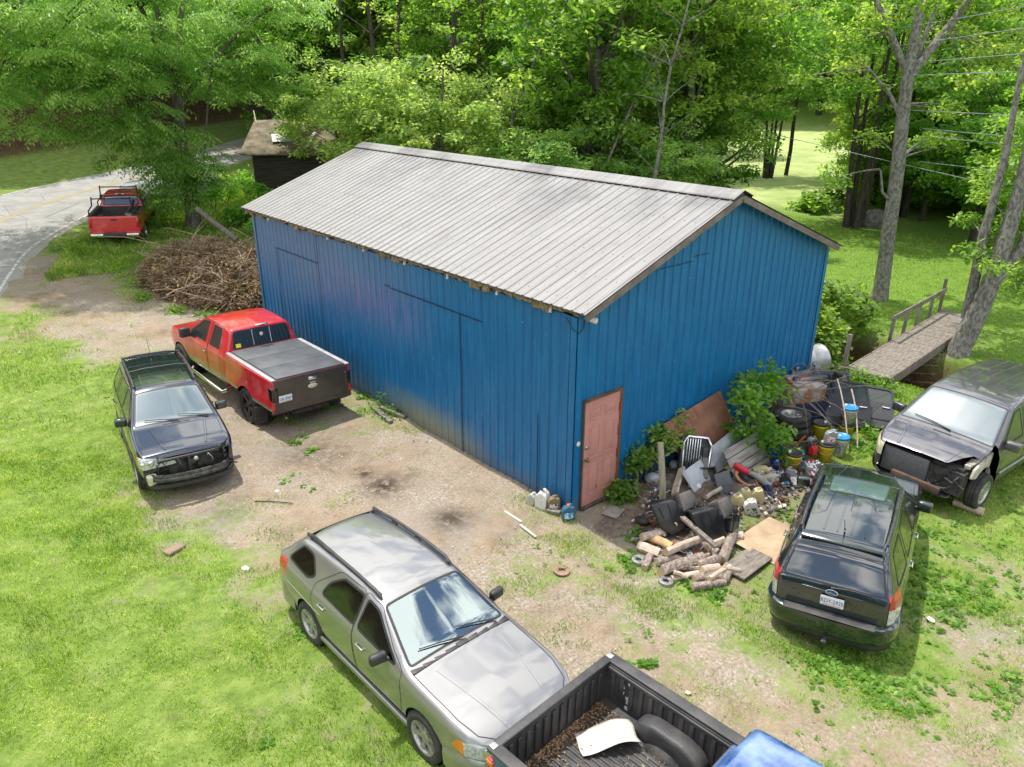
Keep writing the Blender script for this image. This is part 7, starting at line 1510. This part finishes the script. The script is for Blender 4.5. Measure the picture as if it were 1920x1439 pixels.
# chrome grille
p=W2(1292,893,.42); t_=thingM('car_grille','chrome car grille with vertical bars standing against the metal sheets','grille',frameM(p.x,p.y-.12,p.z,-.62,-.30,.12))
m=MB(); m.tube([(-.24,0,-.40),(-.27,0,.30),(-.20,0,.42),(.18,0,.40),(.27,0,.26),(.24,0,-.38),(-.24,0,-.40)],.032,8); m.build('surround',CHR,t_)
m=MB()
for i in range(6): m.box((-.20+.05*i,.01,0),(.018,.03,.76),bev=.006)
m.build('bars',CHR,t_); m=MB(); m.box((0,.035,0),(.48,.03,.74)); m.box((-.27,.03,0),(.12,.10,.78),bev=.02); m.box((.16,.0,-.02),(.10,.05,.5),bev=.02); m.build('backing',BLK,t_)
# leaning sheets
RUSTS=mat('rusty_sheet_metal',(.27,.125,.075),(.19,.08,.05),sc=3,rough=.85,bump=.3,lo=.4,hi=.65)
def sheet(P,m_,name,label,cat,th=.015,ribs=0):
    a,b_,c2,d=[Vector(q) for q in P]; n_=(b_-a).cross(d-a).normalized(); m=MB(); m.add([a,b_,c2,d,a+n_*th,b_+n_*th,c2+n_*th,d+n_*th],[(0,3,2,1),(4,5,6,7),(0,1,5,4),(1,2,6,5),(2,3,7,6),(3,0,4,7)])
    for i in range(ribs): q=(i+.6)/ribs; s_=a.lerp(b_,q)+n_*(th); e=d.lerp(c2,q)+n_*th; m.tube([s_,e],.014,4)
    return tag(m.build(name,m_),label,cat)
sheet([(2.62,-.50,.08),(4.45,-.46,.10),(4.12,-.04,1.17),(2.30,-.06,.98)],RUSTS,'rusty_sheet','rusty brown ribbed metal sheet leaning on the blue wall','metal sheet',ribs=7)
sheet([(2.66,-.60,.06),(4.05,-.56,.08),(3.85,-.12,1.0),(2.40,-.14,.84)],RUSTS,'rusty_sheet','front rusty ribbed sheet, overlapping the taller one behind it','metal sheet',ribs=6)
GALV=mat('pale_galvanised',(.42,.45,.47),(.30,.32,.33),sc=4,rough=.5,metal=.2)
sheet([(2.55,-.92,.05),(4.35,-.80,.05),(4.25,-.58,.66),(2.75,-.66,.42)],GALV,'pale_sheet','pale galvanised sheet leaning low across the rusty ones','metal sheet')
sheet([(2.05,-1.12,.04),(2.65,-1.05,.04),(2.62,-.75,.42),(2.0,-.80,.38)],GALV,'pale_sheet','small pale sheet left of the chrome grille','metal sheet')
m=MB(frameM(3.75,-1.10,.22,.06,.95,0))
for i in range(4): m.box((0,-.27+.18*i,0),(1.35,.165,.022),bev=.004)
for sx_ in (-.5,.5): m.box((sx_,0,-.03),(.07,.72,.03))
tag(m.build('board_panel',mat('grey_barn_boards',(.33,.31,.28),(.18,.165,.15),sc=4,rough=.9,bump=.5,stretch=(.5,5,1),lo=.4,hi=.6)),'grey weathered board panel leaning right of the chrome grille','board panel')
# fence post
m=MB(); m.tube([(1.30,-.98,-.2),(1.27,-.95,.5),(1.20,-.88,1.28)],[.062,.060,.055],10); tag(m.build('wooden_post',mat('grey_post_wood',(.38,.34,.24),(.22,.20,.14),sc=6,rough=.9,bump=.5,stretch=(3,3,.4))),'round weathered post leaning beside the shrub near the door','post')
# logs, split wood and boards
LOGB=mat('log_bark',(.38,.31,.26),(.19,.15,.125),sc=8,rough=.95,bump=1.0,bsc=20,stretch=(3,3,.6),lo=.4,hi=.6); LOGP=mat('pale_peeled_wood',(.55,.45,.36),(.36,.28,.21),sc=5,rough=.85,bump=.5,stretch=(3,3,.5)); LOGE=mat('log_end_grain',(.50,.38,.24),(.34,.24,.15),sc=10,rough=.85)
def log(p1,p2,r_l,z1,z2,label,m_=None,split=False,name='log'):
    a=W2(*p1,dz=z1); b_=W2(*p2,dz=z2); d=b_-a; L2=d.length; M=Matrix.Translation(a)@d.to_track_quat('Z','Y').to_matrix().to_4x4()@Matrix.Rotation(rng.uniform(0,6) if not split else 2.2+rng.uniform(-.4,.4),4,'Z')
    n_=16; prof=[]
    for j in range(n_):
        q=2*PI*j/n_; rr=r_l*(1+.09*math.sin(3*q+p1[0])+.05*math.sin(7*q)); x,y=rr*math.cos(q),rr*math.sin(q)
        if split: y=max(y,-.15*r_l)
        prof.append((x,y))
    vs=[];fs=[];kk=7
    for i in range(kk):
        for x,y in prof: w_=1+.03*math.sin(i*2+x*30); vs.append((x*w_+.004*math.sin(i*1.3+p1[1]),y*w_+.004*math.cos(i*1.1),L2*i/(kk-1)))
    for i in range(kk-1):
        for j in range(n_): fs.append((i*n_+j,i*n_+(j+1)%n_,(i+1)*n_+(j+1)%n_,(i+1)*n_+j))
    m=MB(M); m.add(vs,fs,smooth=not split); m.add(vs,[tuple(range(n_-1,-1,-1)),tuple((kk-1)*n_+j for j in range(n_))],mi=1)
    return tag(m.build(name,[m_ or LOGB,LOGE]),label,'log')
LG=[((1236,1080),(1312,1058),.115,.12,.14,'largest bark-covered split log at the front of the log pile',None,True),((1243,1052),(1306,1030),.10,.20,.24,'peeled split log behind the largest one',LOGP,True),((1296,1106),(1358,1098),.065,.05,.05,'thin bark log lying at the front right of the log pile',None,False),((1300,1092),(1343,1080),.06,.06,.06,'short log behind the thin front one',None,False),((1345,1094),(1363,1068),.065,.07,.07,'short thick stub at the right front of the log pile',None,False),((1356,1096),(1368,1076),.055,.06,.07,'narrow stub right of the short thick one',None,False),((1308,1072),(1345,1058),.085,.10,.10,'round log in the middle of the log pile',None,False),((1352,1060),(1374,1010),.085,.08,.16,'long dark log running back on the right of the log pile',None,False),((1208,1070),(1219,1048),.055,.05,.06,'small round log left of the log pile beside the grey drum',None,False),((1198,1030),(1238,1046),.10,.08,.09,'wedge-shaped split log at the left end of the pile',LOGP,True),((1220,1018),(1259,1036),.075,.10,.10,'yellowish sawn log at the left of the pile',mat('yellow_wood',(.48,.33,.16),(.34,.22,.11),sc=5,rough=.8),False),((1256,1010),(1281,980),.10,.28,.42,'upright split log leaning against the left black liner',LOGP,True),((1258,1090),(1309,1080),.045,.04,.05,'thin pale log at the front edge left of centre',LOGP,False),((1283,994),(1308,980),.085,.15,.18,'dark log under the black liners',None,False),((1352,990),(1378,984),.06,.06,.08,'short log right of the black liners',None,False),((1318,950),(1346,936),.06,.2,.24,'pale block of wood between the two black liners',LOGP,True),((1262,945),(1275,905),.07,.22,.32,'sawn board end standing behind the left black liner',LOGP,True),((1288,1016),(1345,1045),.09,.06,.06,'log under the long plank',None,False),((1230,1060),(1268,1052),.08,.04,.05,'log at the left front under the peeled one',None,False),((1320,1040),(1352,1026),.085,.12,.14,'split log under the end of the long plank',LOGP,True),((1270,1040),(1310,1024),.08,.05,.05,'log buried in the middle of the pile',None,False),((1300,1030),(1330,1010),.07,.18,.2,'reddish split log near the right black liner',LOGP,True)]
for a in LG: log(a[0],a[1],a[2],a[3],a[4],a[5],a[6],a[7])
r2_=random.Random(31)
for i in range(16):
    x_=r2_.uniform(1205,1375); y_=r2_.uniform(1005,1090); a_=r2_.uniform(-.5,.9); l_=r2_.uniform(14,30); z_=r2_.uniform(.03,.16)
    log((x_-l_*math.cos(a_),y_+l_*.6*math.sin(a_)),(x_+l_*math.cos(a_),y_-l_*.6*math.sin(a_)),r2_.uniform(.035,.075),z_,z_+r2_.uniform(-.05,.06),'split piece of firewood heaped in the log pile',[None,LOGP,LOGP][i%3],i%2==0); col.objects[-1]['group']='firewood heaped in the log pile'
log((1787,948),(1842,968),.075,.08,.07,'pale log wedged in front of the minivan wheel',LOGP)
def plank(p1,p2,w_,th,z1,z2,label,m_=BRW,cat='plank'):
    a=W2(*p1,dz=z1); b_=W2(*p2,dz=z2); d=b_-a; m=MB(Matrix.Translation((a+b_)/2)@d.to_track_quat('X','Z').to_matrix().to_4x4()); m.box((0,0,0),(d.length,w_,th),bev=.004); return tag(m.build('plank',m_),label,cat)
plank((1267,1004),(1340,1056),.085,.05,.42,.30,'long narrow plank lying across the top of the logs'); plank((1372,1082),(1425,1045),.42,.035,.06,.08,'short wide grey board right of the log pile')
plank((944,958),(978,980),.05,.012,.012,.012,'left of two thin pale laths lying end to end in the dirt',mat('pale_lath',(.50,.47,.42),(.36,.33,.29),rough=.8)); plank((975,985),(1005,1008),.05,.012,.012,.012,'right of two thin pale laths lying end to end in the dirt',mat('pale_lath',(.5,.47,.42),(.36,.33,.29)))
plank((698,766),(733,796),.11,.06,.06,.06,'grey plank on the ground at the foot of the long wall'); plank((715,770),(760,788),.09,.07,.07,.07,'second plank by the long wall, lying on rubble'); plank((722,764),(745,775),.08,.08,.05,.05,'short block by the long wall'); plank((1026,960),(1050,966),.10,.06,.04,.04,'short dark block beside the brown jug at the wall foot')
sheet([W2(1370,1025,.10),W2(1455,1065,.03),W2(1500,1000,.03),W2(1440,985,.16)],mat('tan_plywood',(.50,.37,.24),(.38,.27,.17),sc=3,rough=.85),'plywood_sheet','tan plywood sheet lying on the grass between the logs and the black SUV','plywood',.012)
for px,py,r_,lb,m_ in [(1197,1054,.115,'grey brake drum left of the log pile','g'),(1248,1094,.115,'grey brake disc with bolt holes in front of the log pile','g'),(1053,1071,.13,'flat rusty disc half buried in the dirt','r'),(1427,990,.14,'rusty round plate beside the plywood sheet','r')]:
    p=W2(px,py,.0); t_=thingM('brake_disc',lb,'brake disc',frameM(p.x,p.y,p.z,.3,.05,.03)); m=MB(); th=.06 if m_=='g' else .02
    m.lathe([(r_*.42,th*.6),(r_*.45,th),(r_*.92,th),(r_,th*.8),(r_,th*.5),(r_*.97,th*.45),(r_,th*.4),(r_,0),(r_*.4,0)],28); m.build('ring',mat('cast_iron',(.28,.28,.28),(.18,.17,.165),sc=12,rough=.6,metal=.3) if m_=='g' else mat('pinkish_rust',(.32,.20,.15),(.22,.13,.09),sc=12,rough=.9),t_)
    if m_=='g':
        m=MB()
        for i in range(5): m.lathe([(0,th+.002),(.010,th+.002)],10,M=Matrix.Translation((r_*.62*math.cos(i*1.257),r_*.62*math.sin(i*1.257),0)))
        m.build('bolt_holes',GUT,t_)
# metal drum by the corner, doors of the dead blue car
m=MB(frameM(8.75,.75,.42,-.35,0,PI/2)); m.lathe([(0,-.6),(.36,-.6),(.38,-.58),(.37,-.2),(.385,-.18),(.37,-.16),(.37,.2),(.385,.22),(.37,.24),(.37,.62),(.39,.64),(.36,.64),(.35,.58),(0,.56)],30); tag(m.build('metal_drum',mat('dull_galvanised',(.42,.42,.44),(.28,.28,.29),sc=4,rough=.45,metal=.5)),'dull grey metal drum lying on its side behind the building corner','drum')
DKB=paint('dark_blue_scrap_paint',(.005,.010,.035),rough=.4,metal=.2,coat=.25,dirt=(.07,.07,.07),dl=.6,dh=.85); DKG=paint('dark_grey_scrap_paint',(.012,.013,.018),rough=.45,metal=.2,coat=.2,dirt=(.09,.085,.08),dl=.55,dh=.8); GGL=glassmat('green_dark_glass',(.008,.020,.013),.0)
def doorpanel(M,w_,h,wh,pm,label,name='scrap_door',cat='car door',taper=.25):
    t_=thingM(name,label,cat,M)
    def rp(P,r_,z0,z1): m=MB(); m.prism(polyround(P,r_),z0,z1); return m
    lo=[(-w_/2,0),(w_/2,0),(w_/2,h-wh),(-w_/2,h-wh)]; m=rp(lo,.06,-.05,.05); m.box((0,(h-wh)*.35,.055),(w_*.9,.05,.02),bev=.008); m.build('panel',pm,t_)
    hi=[(-w_/2+.02,h-wh-.01),(w_/2-.02,h-wh-.01),(w_/2-.02-taper*wh,h),(-w_/2+.02+taper*wh*.6,h)]; m=MB(); q=polyround(hi,.07); n_=len(q); cx_=sum(a for a,_ in q)/n_; cy_=sum(b_ for _,b_ in q)/n_; q2=[(cx_+(a-cx_)*.88,cy_+(b_-cy_)*.84) for a,b_ in q]
    vs=[(a,b_,-.03) for a,b_ in q]+[(a,b_,-.03) for a,b_ in q2]+[(a,b_,.03) for a,b_ in q]+[(a,b_,.03) for a,b_ in q2]
    fs=[]
    for i in range(n_): j=(i+1)%n_; fs+=[(i,n_+i,n_+j,j),(2*n_+i,2*n_+j,3*n_+j,3*n_+i),(i,j,2*n_+j,2*n_+i),(n_+i,3*n_+i,3*n_+j,n_+j)]
    m.add(vs,fs); m.build('window_frame',pm,t_); m=rp(q2,0,-.004,.004); m.build('window',GGL,t_)
    m=MB(); m.box((w_*.32,h-wh-.10,.065),(.16,.03,.025),bev=.01); m.build('handle',CHR,t_); return t_
def lean(x,y,z,rz,back): return Matrix.Translation((x,y,z))@Matrix.Rotation(rz,4,'Z')@Matrix.Rotation(PI/2-back,4,'X')
t_=doorpanel(lean(6.62,-.98,.0,-.42,.40),1.12,1.10,.66,DKB,'dark blue tailgate with heated glass leaning upright behind the stacked tyres','scrap_tailgate','tailgate',.12)
m=MB()
for i in range(9): m.box((0,.60+.045*i,.008),(.86,.003,.002))
m.build('heater_lines',GUT,t_); m=MB(); m.box((-.2,1.02,.010),(.26,.05,.002)); m.box((-.2,1.02,.012),(.22,.02,.002)); m.build('red_sticker',LENSR,t_)
doorpanel(lean(7.05,-1.05,.0,-.9,.55),.95,1.1,.50,DKG,'dark car door with glass leaning behind the white bucket')
doorpanel(lean(7.35,-1.7,-.02,-1.25,.80),.95,.95,.36,DKG,'nearest dark grey car door, lying back on the grass by the minivan')
doorpanel(lean(6.95,-1.45,.0,-1.05,.6),.9,1.0,.44,DKG,'black car door shell wedged between two others')
p=Vector((7.35,-.9,.95)); m=MB(frameM(p.x,p.y,p.z,.4,.3,0)); m.box((0,0,0),(.10,.20,.13),bev=.04); tag(m.build('door_mirror',BLK),'black door mirror on top of the leaning dark car doors','mirror')
p=W2(1512,900,.10); m=MB(frameM(p.x,p.y,p.z,.9,.5,0)); m.box((0,0,0),(.26,.10,.16),bev=.04); o=m.build('door_mirror',BLK); tag(o,'loose black door mirror lying among the oil bottles','mirror'); m=MB(frameM(p.x,p.y,p.z,.9,.5,0)); m.box((0,-.053,0),(.21,.004,.12),bev=.01); m.build('mirror_glass',GGL,o)
m=MB(frameM(6.6,-.45,.45,-.4,.1,0)); m.box((0,0,0),(.9,.6,.8),bev=.04); m.box((0,0,.42),(.7,.45,.06),rot=(.1,.1,0),bev=.02); tag(m.build('rusty_box',mat('rusty_white_box',(.35,.33,.30),(.33,.14,.06),sc=3,rough=.8,lo=.47,hi=.55)),'rusty old metal box behind the dark blue tailgate','box')
m=MB(frameM(7.3,-.3,.55,-.2,.2,0)); m.box((0,0,0),(.9,.5,.5),bev=.05)
for i in range(14): m.box((random.uniform(-.45,.45),random.uniform(-.3,.3),.28),(random.uniform(.06,.25),random.uniform(.04,.14),.06),rot=(random.random(),random.random(),random.random()*6),bev=.01)
tag(m.build('engine_block',mat('dirty_engine_metal',(.10,.10,.10),(.30,.29,.27),sc=14,rough=.6,metal=.4)),'dirty grey engine part heaped at the building corner','engine part')
TW=mat('grey_twig',(.25,.21,.18),(.16,.13,.11),rough=.9); r_=random.Random(4)
m=MB()
for i in range(26):
    a=Vector((r_.uniform(5.2,6.6),r_.uniform(-.9,-.2),r_.uniform(.7,1.15))); b_=a+Vector((r_.uniform(-.6,2.0),r_.uniform(-1.3,.2),r_.uniform(-.8,.1))); m.tube(curve(a,b_,(0,0,r_.uniform(.2,.5)),8),[.012-.0012*i2 for i2 in range(8)],4,caps=False)
tag(m.build('twig_tangle',TW),'tangle of thin dead branches arching over the dark car doors','branches')
for a,b_,lb in [((5.95,-2.0,0),(6.45,-1.3,1.2),'left of two pale sticks leaning over the buckets'),((6.15,-2.1,0),(6.75,-1.5,.95),'right of two pale sticks leaning over the buckets')]:
    m=MB(); m.tube(curve(a,b_,(.1,0,.15)),.016,6); tag(m.build('stick',LOGP),lb,'stick')
m=MB(); m.tube([(4.9,-1.35,.06),(5.9,-1.15,.10)],.03,6); m.tube([(5.0,-1.1,.10),(5.6,-1.5,.12)],.02,6); tag(m.build('rusty_pipe',RUST),'rusty pipe lying in front of the stacked tyres','pipe')
# silver scrap
for px,py,s_,m_,lb in [(1225,905,.16,GALV,'crumpled silver heat shield left of the chrome grille'),(1300,925,.16,WPL,'crumpled white plastic sheet behind the left black liner'),(1265,880,.14,GALV,'crumpled silver foil under the chrome grille'),(1205,985,.13,GUT,'black crumpled bag at the left end of the scrap'),(1290,870,.1,WPL,'white crumpled scrap beside the grille'),(1245,1010,.09,STL,'silver engine part at the left of the logs'),(1250,972,.07,STL,'small silver cylinder between the liner and the log')]:
    p=W2(px,py,.08); rock(p.x,p.y,p.z,s_,lb,'scrap','scrap_piece',m_,sq=.7)
for i in range(9):
    p=W2(r_.uniform(1205,1260),r_.uniform(955,1000),.06); m=MB(frameM(p.x,p.y,p.z,r_.uniform(0,6),r_.uniform(-.4,.4),r_.uniform(-.4,.4)))
    m.tube([(-.25,0,0),(0,.06,.03),(.25,0,0)],.022,6) if i%2 else m.box((0,0,0),(.36,.07,.03),bev=.01)
    tag(m.build('rusty_bracket',RUST if i%3 else GUT),'rusty metal bracket in the scrap left of the black liners','bracket','rusty brackets in the scrap')
# uncountable small scraps
SC=[mat('scrap_mix_dark',(.03,.03,.03),(.10,.09,.08),rough=.7),mat('scrap_mix_grey',(.30,.30,.29),(.18,.18,.17),rough=.6),mat('scrap_mix_white',(.62,.61,.58),(.45,.43,.4),rough=.6),RUST,mat('scrap_mix_blue',(.05,.12,.35),(.3,.1,.12),sc=3,rough=.5)]
m=MB()
for i in range(2400):
    px,py=r_.choice([(1300,920,70,40),(1390,930,55,35),(1480,905,60,20),(1270,990,60,30),(1330,880,60,20)])[:4][:2] if False else (0,0)
    cx_,cy_,sx_,sy_=r_.choice([(1300,915,60,35),(1385,925,50,30),(1490,905,50,16),(1255,985,45,28),(1290,1040,60,30),(1340,960,50,40),(1240,930,40,35),(1430,930,45,30),(1350,880,50,18)]); px=r_.gauss(cx_,sx_*.6); py=r_.gauss(cy_,sy_*.6); p=W2(px,py,r_.uniform(.0,.10))
    if p.y>-.1 and 0<p.x<BW: continue
    k_=r_.choices([0,1,2,3,4],[6,4,2,4,.6])[0]; M_=frameM(p.x,p.y,p.z,r_.uniform(0,6),r_.uniform(-.7,.7),r_.uniform(-.7,.7))
    if r_.random()<.3: m.tube([M_@Vector((-.08,0,0)),M_@Vector((0,.03,.02)),M_@Vector((.1,0,0))],r_.uniform(.004,.012),5,mi=k_)
    else: m.add([M_@Vector(v) for v in [(-a*x_,-b_*x_,-.006) for x_ in (1,) for a,b_ in ((.03,.02),(-.03,.02),(-.03,-.03),(.03,-.02))]+[(-a*1.1,-b_*1.1,.012) for a,b_ in ((.03,.02),(-.025,.025),(-.03,-.02),(.02,-.03))]],[(0,3,2,1),(4,5,6,7),(0,1,5,4),(1,2,6,5),(2,3,7,6),(3,0,4,7)],mi=k_)
tag(m.build('small_scraps',SC),kind='stuff')
# mound under the scrap so the heap has body
bm_=bmesh.new(); bmesh.ops.create_grid(bm_,x_segments=40,y_segments=26,size=.5)
MC=[W2(1300,915)[:2]+(.8,.20),W2(1385,925)[:2]+(.7,.16),W2(1265,985)[:2]+(.5,.14),W2(1300,1030)[:2]+(.5,.13),W2(1480,895)[:2]+(.7,.06)]
for v_ in bm_.verts:
    x,y=2.6+v_.co.x*6.5,-1.9+v_.co.y*3.4; h=max([k_*math.exp(-((x-a)**2+(y-b_)**2)/(s_*s_)) for a,b_,s_,k_ in MC]); v_.co=Vector((x,y,Tz(x,y)-.03+h+r_.uniform(-.02,.02)*(h>.04)))
m=MB(); m.bm(bm_,smooth=True); tag(m.build('scrap_heap_soil',mat('dark_scrap_soil',(.10,.075,.055),(.20,.15,.11),sc=9,rough=1,bump=.8)),kind='stuff')
# small things on the ground
for px,py,s_,m_,lb,ct in [(460,1067,.07,WPL,'small crumpled white paper on the lawn left of the silver wagon','litter'),(1745,1163,.06,WPL,'small white paper scrap on the grass right of the black SUV','litter'),(520,922,.05,WPL,'white pebble-like scrap on the gravel in front of the wrecked SUV','litter'),(1255,1240,.035,LOGP,'small wood chip on the gravel beyond the blue pickup','litter'),(1290,1300,.04,LOGP,'wood chip lying right of the blue pickup bed','litter')]:
    p=W2(px,py,.01); rock(p.x,p.y,p.z,s_,lb,ct,'litter_piece',m_,sq=.25)
p=W2(327,1032,.0); m=MB(frameM(p.x,p.y,p.z+.015,.3)); m.box((0,0,0),(.30,.17,.05),bev=.012); tag(m.build('flat_stone',mat('brown_stone',(.26,.18,.13),(.2,.14,.1),rough=.9,bump=.3)),'flat brown stone lying in the lawn','stone')
p1=W2(478,942,.02); p2=W2(550,946,.02); m=MB(); m.tube(curve(p1,p2,(0,.02,.02)),.009,5); tag(m.build('stick',BARKD),'thin dark stick on the gravel in front of the wrecked SUV','stick')
p=W2(1150,960); m=MB(frameM(p.x,p.y,p.z+.005,.3)); m.box((0,0,0),(.36,.3,.03),bev=.012); tag(m.build('door_stone',mat('grey_flagstone',(.28,.26,.22),(.2,.18,.15),rough=.9,bump=.3)),'flat grey stone on the dirt in front of the pink door','stone')
for x,lb in ((15.9,'short fence stake with a blue tip on the lawn at the right'),):
    p=at(1905,29.5); m=MB(); m.tube([(0,0,-.2),(.03,0,.9)],[.07,.06],8); m.tube([(.03,0,.9),(.04,0,1.05)],[.035,.03],8,mi=1); o=m.build('fence_stake',[WOODG,SKY]); o.location=p; tag(o,lb,'stake')
